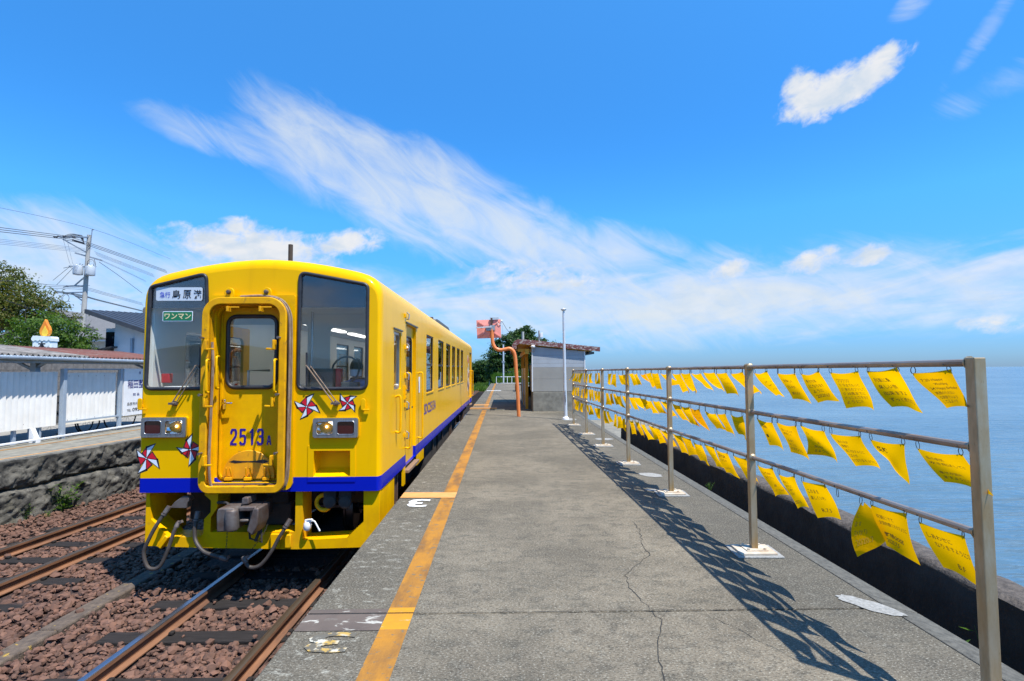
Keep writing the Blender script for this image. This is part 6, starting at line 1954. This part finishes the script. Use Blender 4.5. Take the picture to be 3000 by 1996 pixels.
arm((-1.15, -.1, 8.52), (.30, -.1, 8.50)); arm((-.98, -.1, 8.40), (.14, .0, 7.75), .05)
arm((-.30, -.15, 7.68), (.80, .25, 7.36)); arm((-.80, 0, 5.98), (.16, 0, 6.0), .06); arm((-.95, 0, 5.62), (.15, 0, 5.66), .06); arm((-.38, 0, 6.0), (.12, 0, 6.45), .05); arm((-.5, 0, 5.6), (.08, 0, 5.2), .05); arm((-.62, -.1, 7.0), (.2, -.1, 6.98), .05)
for x, z in ((-.10, 6.52), (.52, 6.48)):
    q = mk('transformer', MB().lathe([(.05, 0), (.21, .03), (.22, .06), (.22, .46), (.20, .50), (.05, .53)], (x - .02, -.14, z), (0, 0, 1), 16).box(x - .05, x + .02, -.40, -.34, z + .08, z + .45), 'transf', UP)
    mk('bushing', MB().lathe([(.03, 0), (.045, .03), (.02, .06), (.035, .10)], (x - .1, -.14, z + .52), (0, 0, 1), 8).lathe([(.03, 0), (.045, .03), (.02, .06), (.035, .10)], (x + .07, -.14, z + .52), (0, 0, 1), 8), 'seatwhite', q)
for i in range(7):
    x = -1.35 + .16 * i
    mk('insulator', MB().lathe([(.02, -.10), (.055, -.05), (.03, 0), (.055, .05), (.02, .10)], (x, -.12 + .03 * (i % 3), 8.52 + .03 * (i % 2)), (1, .2, -.12), 8), 'wire', UP)
for i in range(4):
    mk('insulator', MB().lathe([(.02, -.09), (.05, -.05), (.03, 0), (.05, .05), (.02, .09)], (-.05 - .15 * i, 0, 8.22 + .05 * i), (1, .2, -.35), 8), 'wire', UP)
JC = [(smooth_pts([(-1.0 + .1 * k, -.1, 8.55), (-.6 + .08 * k, -.1, 8.68 - .03 * k), (-.2 + .05 * k, -.1, 8.60), (.1, -.1, 8.2)], 4), .012, False) for k in range(5)]
JC += [([(.48 + .18 * math.cos(a), -.1, 7.15 + .20 * math.sin(a)) for a in [i * PI / 8 for i in range(16)]], .012, True), ([(-.75 + .2 * math.cos(a), -.1, 5.35 + .22 * math.sin(a)) for a in [i * PI / 8 for i in range(16)]], .010, True),
       ([(-.70 + .17 * math.cos(a), -.12, 5.33 + .19 * math.sin(a)) for a in [i * PI / 8 for i in range(16)]], .010, True), (smooth_pts([(.5, .1, 7.4), (.65, 0, 7.1), (.55, 0, 6.9), (.7, 0, 7.0)], 4), .014, False),
       (smooth_pts([(-.9, -.1, 6.9), (-.6, -.1, 6.95), (-.3, -.1, 6.85), (.1, -.1, 7.1)], 4), .012, False), ([(-.95, 0, 5.93), (-.55, .0, 5.99), (.02, 0, 5.96)], .03, False), ([(-.3, 0, 5.45), (.05, 0, 5.38)], .035, False)]
for P_, r_, c_ in JC:
    mk('jumper_cable', MB().tube(P_, r_, 5, c_), 'wire', UP)
for k in range(12):
    z = 4.4 + .32 * k
    s = 1 if k % 2 else -1
    mk('step_bolt', MB().tube([(.27 * z / 8.65, 0, z), (.27 * z / 8.65 + s * .22, 0, z)], .009, 4), 'galv', UP)


def wires(key, pts, n, step, r, label, group=None, mt='wire', sagk=.0):
    for i in range(n):
        P = [Vector(p) + Vector((0, 0, -step * i)) + Vector((.02 * i, .03 * i, 0)) for p in pts]
        path = smooth_pts(P, 6) if len(P) > 2 else P
        org = path[0]
        rank = {1: [''], 2: ['upper ', 'lower '], 3: ['uppermost ', 'middle ', 'lowest '], 4: ['topmost ', 'second ', 'third ', 'lowest ']}[n][i]
        o = mk('overhead_wire', MB().tube([p - org for p in path], r, 5), mt, None, label=rank + label, category='wire', group=group)
        o.location = org


wires('top', [(-21.46, 21.00, 8.26), (-21.34, 28.00, 8.86), (-23.45, 38.00, 9.35)], 1, 0, .008, 'thin single earth wire running over the very top of the utility pole', None, 'wirepale')
wires('hv', [(-20.30, 21.5, 7.25), (-22.80, 28.00, 8.52)], 3, .085, .014, 'dark power line reaching the pole top from the left edge', 'three dark power lines left of the pole')
wires('hvR', [(-22.80, 28.00, 8.48), (-21.45, 28.05, 8.12), (-23.75, 38.00, 8.55)], 3, .085, .014, 'dark power line running from the pole top down behind the railcar roof', 'three dark power lines right of the pole')
wires('mid', [(-20.30, 21.5, 6.78), (-21.72, 28.00, 7.84)], 4, .065, .007, 'thin pale wire reaching the pole below its top arm', 'thin wires left of the pole', 'wirepale')
wires('midR', [(-21.20, 28.00, 7.68), (-23.99, 37.00, 8.10)], 4, .065, .007, 'thin pale wire leaving the pole below the power lines towards the railcar', 'thin wires right of the pole', 'wirepale')
wires('r1', [(-20.92, 28.00, 7.28), (-22.59, 32.00, 7.50), (-23.83, 36.00, 7.48)], 2, .06, .007, 'thin service wire from the slanted crossarm towards the railcar roof', 'pair of service wires', 'wirepale')
wires('r2', [(-20.95, 28.00, 7.14), (-22.76, 32.00, 7.13), (-24.03, 36.00, 6.66)], 1, .0, .013, 'dark cable dropping steeply from the crossarm to behind the railcar')
wires('r3', [(-21.06, 28.00, 6.83), (-23.00, 32.00, 6.59), (-24.85, 36.00, 6.46)], 1, .0, .006, 'faint wire dropping from the right transformer', None, 'wirepale') if False else None
wires('low', [(-21.10, 25.00, 5.48), (-21.76, 28.00, 5.84), (-23.43, 32.00, 6.09), (-24.68, 37.00, 6.12)], 3, .075, .009, 'slack communication cable below the transformers', 'three communication cables')
wires('thick', [(-20.74, 25.00, 5.20), (-21.74, 28.00, 5.40), (-23.12, 31.00, 5.55), (-24.66, 37.00, 5.60)], 2, .05, .018, 'thick black cable above the roofs beside the pole', 'two thick cables')
wires('drop', [(-22.83, 28.00, 8.34), (-22.49, 28.00, 7.19), (-22.39, 28.00, 6.99)], 1, .0, .006, 'thin wire hanging down from the top crossarm to the lower arm', None, 'wirepale')
wires('dropb', [(-22.63, 28.00, 8.30), (-22.33, 28.00, 7.19), (-22.25, 28.00, 6.99)], 1, .0, .006, 'second thin wire hanging from the top crossarm nearer the pole', None, 'wirepale')
wires('guy', [(-22.4, 28.0, 6.93), (-24.1, 29.0, 6.35)], 1, .0, .010, 'cable slanting from the lower crossarm down to the left aerial')
wires('guyb', [(-22.2, 28.0, 6.9), (-23.9, 29.0, 6.10)], 1, .0, .010, 'lower cable slanting from the transformer to the left aerial')
wires('fr', [(-18.55, 20.00, 4.83), (-18.60, 21.00, 4.96), (-19.35, 23.00, 5.16)], 1, 0, .010, 'wire crossing in front of the big tree crown')
wires('fr2', [(-18.27, 20.00, 4.09), (-19.20, 23.00, 3.89), (-20.08, 26.00, 3.98)], 1, 0, .012, 'lower wire crossing in front of the big tree near its trunk')


# ------------------------------------------------------------------ trees
def tree(name, loc, trunk_h, trunk_r, blobs, n, leaf, mt, label, seed, cat='tree', group=None, lean=(0, 0), branches=7):
    """tapered trunk with limbs to each clump of the crown; leaf sized quads spread through lumpy clumps"""
    r = np.random.default_rng(seed)
    rt = root(name, loc, label=label, category=cat, group=group)
    mb = MB()
    top = Vector((lean[0], lean[1], trunk_h))
    mb.tube([(0, 0, -.3), (lean[0] * .2, lean[1] * .2, trunk_h * .35), (lean[0] * .7, lean[1] * .7, trunk_h * .8), top], [trunk_r * 1.25, trunk_r, trunk_r * .8, trunk_r * .6], 9)
    P, W = [], []
    for (cx, cy, cz, rx, ry, rz, w) in blobs:
        a = Vector((lean[0] * .8, lean[1] * .8, trunk_h * .85))
        c = Vector((cx, cy, cz))
        mid = a.lerp(c, .5) + Vector(r.normal(0, .15, 3)) * rx
        mb.tube([a, mid, c], [trunk_r * .5, trunk_r * .3, trunk_r * .1], 6)
        for _ in range(branches):
            e = c + Vector((r.normal(0, .6) * rx, r.normal(0, .6) * ry, r.normal(0, .6) * rz))
            mb.tube([mid.lerp(c, r.uniform(.3, 1)), (mid + e) / 2 + Vector(r.normal(0, .08, 3)) * rx, e], [trunk_r * .16, trunk_r * .10, trunk_r * .03], 4)
    mk('trunk', mb, 'bark', rt, smooth=60)
    wts = np.array([b[6] for b in blobs], float)
    wts /= wts.sum()
    cen, nor = [], []
    for b, w in zip(blobs, wts):
        k = int(n * w)
        ncl = max(8, k // 38)
        d = r.normal(0, 1, (ncl, 3)); d /= np.linalg.norm(d, axis=1)[:, None]
        rad = r.uniform(.45, 1.0, ncl) ** .6
        rad = rad * (1 + .22 * np.sin(d[:, 0] * 5 + seed) * np.cos(d[:, 2] * 6))
        cc = d * rad[:, None] * np.array(b[3:6])
        idx = r.integers(0, ncl, k)
        spread = (b[3] + b[4] + b[5]) / 3 * .16
        p = cc[idx] + r.normal(0, 1, (k, 3)) * spread * np.array([1.15, 1.15, .65])
        cen.append(p + np.array(b[:3]))
        nn = d[idx] * .7 + r.normal(0, .6, (k, 3)) + np.array([0, 0, .5])
        nor.append(nn / np.linalg.norm(nn, axis=1)[:, None])
    c, nn = np.concatenate(cen), np.concatenate(nor)
    k = len(c)
    t = np.cross(nn, r.normal(0, 1, (k, 3)))
    t /= np.linalg.norm(t, axis=1)[:, None]
    s = np.cross(nn, t)
    L = leaf * r.uniform(.6, 1.35, (k, 1))
    v = np.stack([c - t * L, c + s * L * .48 + nn * L * .12, c + t * L, c - s * L * .48 + nn * L * .12], 1)
    f = np.arange(4 * k).reshape(k, 4)
    npmesh('crown', v.reshape(-1, 3), f, mt, rt)
    return rt


tree('broadleaf_tree', (-21.6, 22.5, -.1), 3.0, .42, [(-.3, 0, 4.5, 1.5, 1.5, 1.1, 3), (.9, -.2, 4.9, 1.3, 1.2, .9, 2.4), (1.9, -.2, 4.3, 1.3, 1.1, .85, 2.4), (2.7, 0, 3.9, .95, 1.0, .65, 1.3), (-1.6, .2, 5.4, 1.2, 1.2, 1.0, 1.6), (.4, .3, 5.65, .9, .9, .5, .7), (1.6, -.4, 3.7, 1.0, 1.0, .4, .8)],
     17000, .060, 'leafA', 'big spreading olive green tree at the left edge with a thick grey trunk', 21)
tree('broadleaf_tree', (-17.55, 21.0, -.1), 1.9, .10, [(-.2, 0, 3.1, 1.05, .8, .80, 2.2), (.75, 0, 2.95, .80, .7, .65, 1.4), (-.9, 0, 2.6, .85, .8, .7, 1.2), (.4, 0, 2.3, 1.0, .8, .45, 1.2), (1.15, 0, 2.45, .55, .5, .35, .5), (-1.6, -.1, 2.55, .5, .5, .35, .4)],
     9500, .058, 'leafB', 'smaller bright green tree in front of the white house wall', 22)

# ------------------------------------------------------------------ waiting shelter
WS = root('waiting_shelter', (1.0, 19.0, 0), label='small waiting shelter with grey siding and a flaking maroon roof edge', category='shelter')
W_, D_ = 1.85, 6.2
top = lambda x: 2.27 - .092 * x
for z0, z1, m in ((.69, 1.125, 'siding2'), (1.13, 1.535, 'siding2'), (1.54, 1.675, 'siding'), (1.68, 1.825, 'siding'), (1.83, 1.965, 'siding')):
    mk('siding_board', MB().box(0.02, W_ - .02, .0, .03, z0, z1), m, WS, smooth=0, bev=.003)
mk('siding_board', MB().prism([(.02, 1.97), (W_ - .02, 1.97), (W_ - .02, top(W_)), (.02, top(0))], 0, .03, fr), 'siding', WS, smooth=0, bev=.003)
mk('wall_core', MB().prism([(.03, .69), (W_ - .03, .69), (W_ - .03, top(W_)), (.03, top(.0))], .032, .12, fr), 'siding2', WS, smooth=0)
mk('corner_trim', MB().box(-.02, .018, -.012, .05, .69, 2.27).box(W_ - .018, W_ + .02, -.012, .05, .69, 2.10), 'trim', WS, smooth=0)
mk('plinth', MB().box(.015, W_ + .06, -.045, D_, -.9, .675), 'conc', WS, smooth=0, bev=.012)
mk('plinth', MB().box(-.17, .012, 1.2, D_, -.1, .45), 'conc', WS, smooth=0, bev=.01)
mk('back_wall', MB().box(W_ - .02, W_ + .02, .06, D_, .69, 2.05), 'siding2', WS, smooth=0)
mk('side_panel', MB().box(-.012, .012, .15, 2.3, .70, 1.62), 'siding2', WS, smooth=0)
mk('side_panel', MB().box(-.18, -.15, 1.2, D_, .46, 1.05), 'siding2', WS, smooth=0).name
mk('side_panel', MB().box(-.18, -.15, 1.2, D_, 1.06, 1.52), 'ochre', WS, smooth=0)
mk('post', MB().box(-.20, -.10, 1.15, 1.25, 0, 2.2).box(-.20, -.10, D_ - .1, D_, 0, 2.2).box(-.20, -.10, 3.6, 3.7, 0, 2.2), 'ochre', WS, smooth=0)
mk('inner_wall', MB().box(.3, .34, .14, D_, 0, 2.2).box(.03, W_ - .05, .13, .15, .7, 2.1), 'ochre', WS, smooth=0)
mk('beam', MB().box(-.25, -.12, .05, D_, 2.02, 2.2).box(-.5, 1.6, .14, .22, 2.10, 2.2), 'ochre', WS, smooth=0)
mk('window', MB().box(-.165, -.155, 1.4, 3.4, 1.60, 1.98), 'tint', WS, smooth=0)
ro = [(-.73, 2.17), (-.71, 2.33), (-.63, 2.46), (-.50, 2.525), (-.2, 2.51), (2.38, 2.24), (2.38, 2.085), (2.15, 2.105), (-.2, 2.345), (-.45, 2.36), (-.54, 2.32), (-.57, 2.18)]
mk('fascia', MB().prism(ro, -.12, -.06, fr), 'flaking', WS, smooth=0, bev=.006)
mk('roof_deck', MB().prism([(-.72, 2.18), (-.70, 2.33), (-.62, 2.45), (-.50, 2.515), (-.2, 2.50), (2.37, 2.23), (2.37, 2.15), (-.2, 2.42), (-.47, 2.43), (-.58, 2.38), (-.62, 2.18)], -.06, D_ + .4, fr), 'slatered', WS, smooth=0)
mk('soffit', MB().prism([(-.56, 2.19), (-.53, 2.31), (-.45, 2.345), (-.2, 2.33), (2.1, 2.09), (2.1, 2.12), (-.2, 2.37), (-.47, 2.39), (-.60, 2.33), (-.60, 2.19)], -.058, D_ + .4, fr), 'ochre', WS, smooth=0)
mk('eaves_gutter', MB().box(2.0, 2.18, -.05, D_, 2.0, 2.08), 'liningdark', WS, smooth=0)
lm = mk('eaves_lamp', MB().lathe([(.01, 0), (.07, .02), (.08, .06), (.03, .10)], (.02, -.14, 2.22), (0, 0, 1), 10), 'seatwhite', WS)
mk('lamp_guard', MB().tube([(.02 + .07 * math.cos(a), -.14, 2.16 + .09 * math.sin(a)) for a in [i * PI / 6 for i in range(12)]], .006, 4, True).tube([(.02, -.14 + .07 * math.cos(a), 2.16 + .09 * math.sin(a)) for a in [i * PI / 6 for i in range(12)]], .006, 4, True), 'liningdark', lm)
mk('nameboard', MB().box(.3, .55, -.006, .0, 1.75, 1.79), 'trim', WS, smooth=0) if False else None

sp2 = root('speaker_pole', (1.72, 26.2, 0), label='short pole with a white box standing behind the shelter roof', category='pole')
mk('shaft', MB().tube([(0, 0, 0), (0, 0, 3.35)], .045, 10), 'poleconc', sp2)
mk('box', MB().box(.05, .18, -.08, .08, 3.02, 3.24), 'seatwhite', sp2, bev=.008)
mk('stay', MB().tube([(0, 0, 3.1), (-.32, -.2, 2.75)], .012, 5).tube([(.08, 0, 3.0), (.18, -.2, 2.65)], .012, 5), 'wire', sp2)

wp = root('white_pole', (1.80, 15.85, 0), label='slim white metal pole with a round cap in front of the shelter', category='pole')
mk('shaft', MB().tube([(0, 0, .03), (-.015, 0, 1.0), (-.03, 0, 3.16)], [.056, .05, .034], 14), 'polewhite', wp)
mk('cap', MB().lathe([(.022, 0), (.03, .03), (.03, .07), (.075, .095), (.085, .12), (.075, .14), (.03, .155)], (-.03, 0, 3.12), (0, 0, 1), 16), 'polewhite', wp)
mk('foot', MB().lathe([(.095, 0), (.095, .05), (.07, .065), (.06, .10)], (0, 0, 0), (0, 0, 1), 18), 'pipewhite', wp)
mk('cleat', MB().tube([(-.005, -.06, .52), (-.005, -.085, .56), (-.005, -.085, .70), (-.005, -.06, .74)], .012, 6).tube([(-.01, -.05, .42), (-.01, -.06, .85)], .008, 5), 'galv', wp)

om = root('mirror_pole', (.46, 16.95, 0), label='bent orange pole holding a salmon backed rectangular platform mirror', category='mirror')
path = smooth_pts([(0, 0, 0), (-.03, 0, .7), (-.075, 0, 1.4), (-.10, 0, 1.80), (-.15, 0, 2.02), (-.27, 0, 2.125), (-.42, 0, 2.105), (-.58, 0, 2.085), (-.72, 0, 2.14), (-.80, 0, 2.28), (-.825, 0, 2.5), (-.83, 0, 2.75)], 6)
mk('pipe', MB().tube(path, .056, 14), 'orange', om)
mk('upright', MB().bar((-.835, -.01, 2.45), (-.845, -.01, 3.10), .045, .06), 'darkred', om, smooth=0)
mk('mirror_back', MB().prism([(-1.325, 3.03), (-.565, 3.06), (-.54, 2.475), (-1.30, 2.45)], .05, .09, fr).add([(-1.325, .05, 3.03), (-.565, .05, 3.06), (-.54, .05, 2.475), (-1.30, .05, 2.45), (-1.14, .02, 2.88), (-.72, .02, 2.90), (-.71, .02, 2.62), (-1.12, .02, 2.60)], [(0, 1, 5, 4), (1, 2, 6, 5), (2, 3, 7, 6), (3, 0, 4, 7), (4, 5, 6, 7)]), 'pink', om, smooth=0)
mk('mirror_glass', MB().prism([(-1.30, 3.01), (-.59, 3.035), (-.565, 2.50), (-1.28, 2.475)], .091, .10, fr), 'chrome', om, smooth=0)
for a, b in (((-1.27, 2.98), (-1.10, 2.87)), ((-.62, 3.0), (-.76, 2.88)), ((-.60, 2.52), (-.76, 2.63)), ((-1.24, 2.50), (-1.09, 2.61))):
    mk('rib', MB().bar((a[0], .03, a[1]), (b[0], .005, b[1]), .035, .03), 'pink', om, smooth=0)
mk('support_arm', MB().bar((-1.34, -.06, 2.785), (-.84, -.06, 2.81), .045, .04), 'polewhite', om, smooth=0)
mk('bracket', MB().box(-1.02, -.90, -.05, .02, 2.69, 2.83).box(-.90, -.74, -.05, .02, 2.70, 2.86), 'galv', om, smooth=0, bev=.004)
mk('top_plate', MB().box(-.90, -.62, -.03, .05, 3.085, 3.10), 'galv', om, smooth=0)
mk('junction', MB().lathe([(.02, 0), (.03, .02), (.02, .06)], (-.53, .02, 2.98), (0, 0, 1), 8).tube(smooth_pts([(-.53, .03, 2.98), (-.56, .02, 2.90), (-.63, .01, 2.90), (-.68, .01, 2.97)], 4), .008, 5), 'seatwhite', om)
wires('mir', [(-.07, 16.97, 3.02), (.12, 17.9, 2.78), (.42, 18.7, 2.52)], 1, 0, .006, 'thin cable from the mirror pole to the shelter roof')

# ------------------------------------------------------------------ far end of the platform
pf = root('platform_fence', (.55, 56.6, 0), label='white pipe fence closing the far end of the platform', category='fence')
mk('top_rail', MB().tube([(-1.35, 0, .68), (2.2, 0, .68)], .025, 8), 'pipewhite', pf)
mk('lower_rail', MB().tube([(-1.35, 0, .02), (2.2, 0, .02)], .02, 8), 'pipewhite', pf)
for x in (-1.35, -.2, .27, 1.4, 2.2):
    mk('post', MB().tube([(x, 0, 0), (x, 0, .68)], .03, 8), 'pipewhite', pf)
p1 = root('lamp_pole', (1.31, 37.0, 0), label='concrete pole beside the bench on the far platform', category='pole')
mk('shaft', MB().tube([(0, 0, 0), (0, 0, 4.05)], [.11, .085], 10), 'poleconc', p1)
mk('cable_duct', MB().tube([(.13, 0, 0), (.13, 0, 1.3)], .05, 8), 'frame', p1)
p2 = root('lamp_pole', (-.05, 56.2, 0), label='thin pale pole at the far platform end in front of the trees', category='pole')
mk('shaft', MB().tube([(0, 0, 0), (0, 0, 4.05)], .075, 8), 'polewhite', p2)
mk('clamp', MB().box(-.16, .16, -.1, .1, 2.15, 2.32), 'galv', p2)
bn = root('bench', (1.0, 36.6, 0), label='dark metal bench beside the concrete pole on the far platform', category='bench')
mk('seat', MB().box(-.25, .2, -.9, .9, .42, .46), 'dark', bn, smooth=0)
mk('backrest', MB().box(.2, .24, -.9, .9, .5, .85), 'dark', bn, smooth=0)
for x in (-.22, .18):
    for y in (-.8, .8):
        mk('leg', MB().box(x - .02, x + .02, y - .02, y + .02, 0, .42), 'dark', bn, smooth=0)
tc = root('track_marker', (-2.0, 74, -1.1), label='small white marker post beside the far track', category='post')
mk('shaft', MB().box(-.06, .06, -.06, .06, 0, 1.1), 'seatwhite', tc, smooth=0)


def grassfield(name, n, area, h, mt, seed, label, slope=None, base=0.0, w=.02, kind='stuff'):
    r = np.random.default_rng(seed)
    x = r.uniform(area[0], area[1], n); y = r.uniform(area[2], area[3], n)
    z = np.full(n, base) if slope is None else slope(x, y)
    hh = h * r.uniform(.4, 1.1, n) * (0.7 + .3 * np.sin(x * 2.1 + seed) * np.cos(y * 1.3))
    a = r.uniform(0, 2 * PI, n)
    lean = r.uniform(.05, .5, n) * hh
    b = np.stack([x, y, z], 1)
    d = np.stack([np.cos(a), np.sin(a), np.zeros(n)], 1)
    s = np.stack([-np.sin(a), np.cos(a), np.zeros(n)], 1) * w
    v = np.stack([b - s, b + s, b + d * lean[:, None] * .4 + s * .6 + np.stack([np.zeros(n)] * 2 + [hh * .6], 1), b + d * lean[:, None] + np.stack([np.zeros(n)] * 2 + [hh], 1)], 1)
    return npmesh(name, v.reshape(-1, 3), np.arange(4 * n).reshape(n, 4), mt, kind=kind, label=label, category='grass')


grassfield('grass', 9000, (-1.1, 3.5, 57.5, 66), 1.5, 'grass', 31, 'tall bright green grass behind the white fence at the platform end', base=-.3, w=.05)
grassfield('grass', 5000, (-4.2, -1.3, 62, 110), .75, 'grass', 32, 'green verge grass beside the far track', base=-1.1, w=.05)
grassfield('grass', 3000, (-1.75, -1.35, 48, 62), .3, 'grass', 33, 'short grass along the far platform edge', base=-1.0, w=.03)
tree('shrub', (1.2, 62, -.4), .6, .06, [(0, 0, 1.3, .8, .8, .75, 1), (.7, .2, 1.1, .6, .6, .6, .7), (-.8, 0, .9, .6, .6, .5, .6)], 1500, .10, 'leafB', 'bright green shrub behind the white fence at the platform end', 41, 'shrub')
FAR = [((.2, 73, -1), 3.2, [(-.3, 0, 4.6, 2.0, 1.8, 1.9, 2), (.7, 0, 6.2, 1.7, 1.4, 1.4, 1.4), (-1.2, 0, 2.2, 1.5, 1.3, 1.8, 1.3), (.8, 0, 2.2, 1.9, 1.4, 1.9, 1.5)], 'dark green tree standing behind the mirror pole at the platform end'),
       ((2.7, 75, -1), 3.6, [(0, 0, 5.2, 2.1, 1.7, 1.8, 2), (.2, 0, 7.3, 1.4, 1.2, 1.1, 1), (-.5, 0, 2.6, 2.0, 1.5, 2.1, 1.6)], 'tallest dark green tree, crown just left of the shelter roof'),
       ((5.6, 77, -1), 3.4, [(0, 0, 4.8, 2.1, 1.8, 1.6, 2), (-.8, 0, 6.0, 1.2, 1.2, 1.0, 1), (0, 0, 2.6, 1.8, 1.5, 1.9, 1.4)], 'dark green tree mostly hidden behind the shelter roof'),
       ((-1.45, 80, -1), 2.2, [(0, 0, 2.3, 1.0, 1.1, 1.5, 1.3), (.4, 0, 3.8, .8, .8, .9, .8)], 'slim dark tree at the left flank of the tall trees'),
       ((-3.0, 90, -1), 2.0, [(0, 0, 2.7, 1.5, 1.4, 1.3, 1.5), (-.2, 0, 1.4, 1.5, 1.4, 1.2, 1.2)], 'round green tree left of the tall trees beyond the track'),
       ((-5.2, 93, -1), 2.0, [(0, 0, 2.2, 1.6, 1.4, 1.2, 1.5), (0, 0, 1.2, 1.7, 1.4, 1.2, 1.2)], 'low green tree beside the rear end of the railcar'),
       ((-8.5, 96, -1), 2.6, [(0, 0, 3.2, 2.2, 1.8, 1.6, 2), (0, 0, 1.2, 2.2, 1.8, 1.4, 1.5)], 'green tree beyond the track hidden behind the railcar'),
       ((-4.2, 104, -1), 2.6, [(0, 0, 2.6, 3.4, 1.8, 1.5, 2), (2.4, 0, 2.2, 2.2, 1.8, 1.4, 1.5)], 'row end tree at the far bend of the track')]
for i, (loc, th, blobs, lab) in enumerate(FAR):
    tree('broadleaf_tree', loc, th, .22, blobs, 9000, .19, 'leafC', lab, 50 + i, 'tree', 'trees beyond the platform end', branches=3)
print('objects', len(bpy.data.objects))
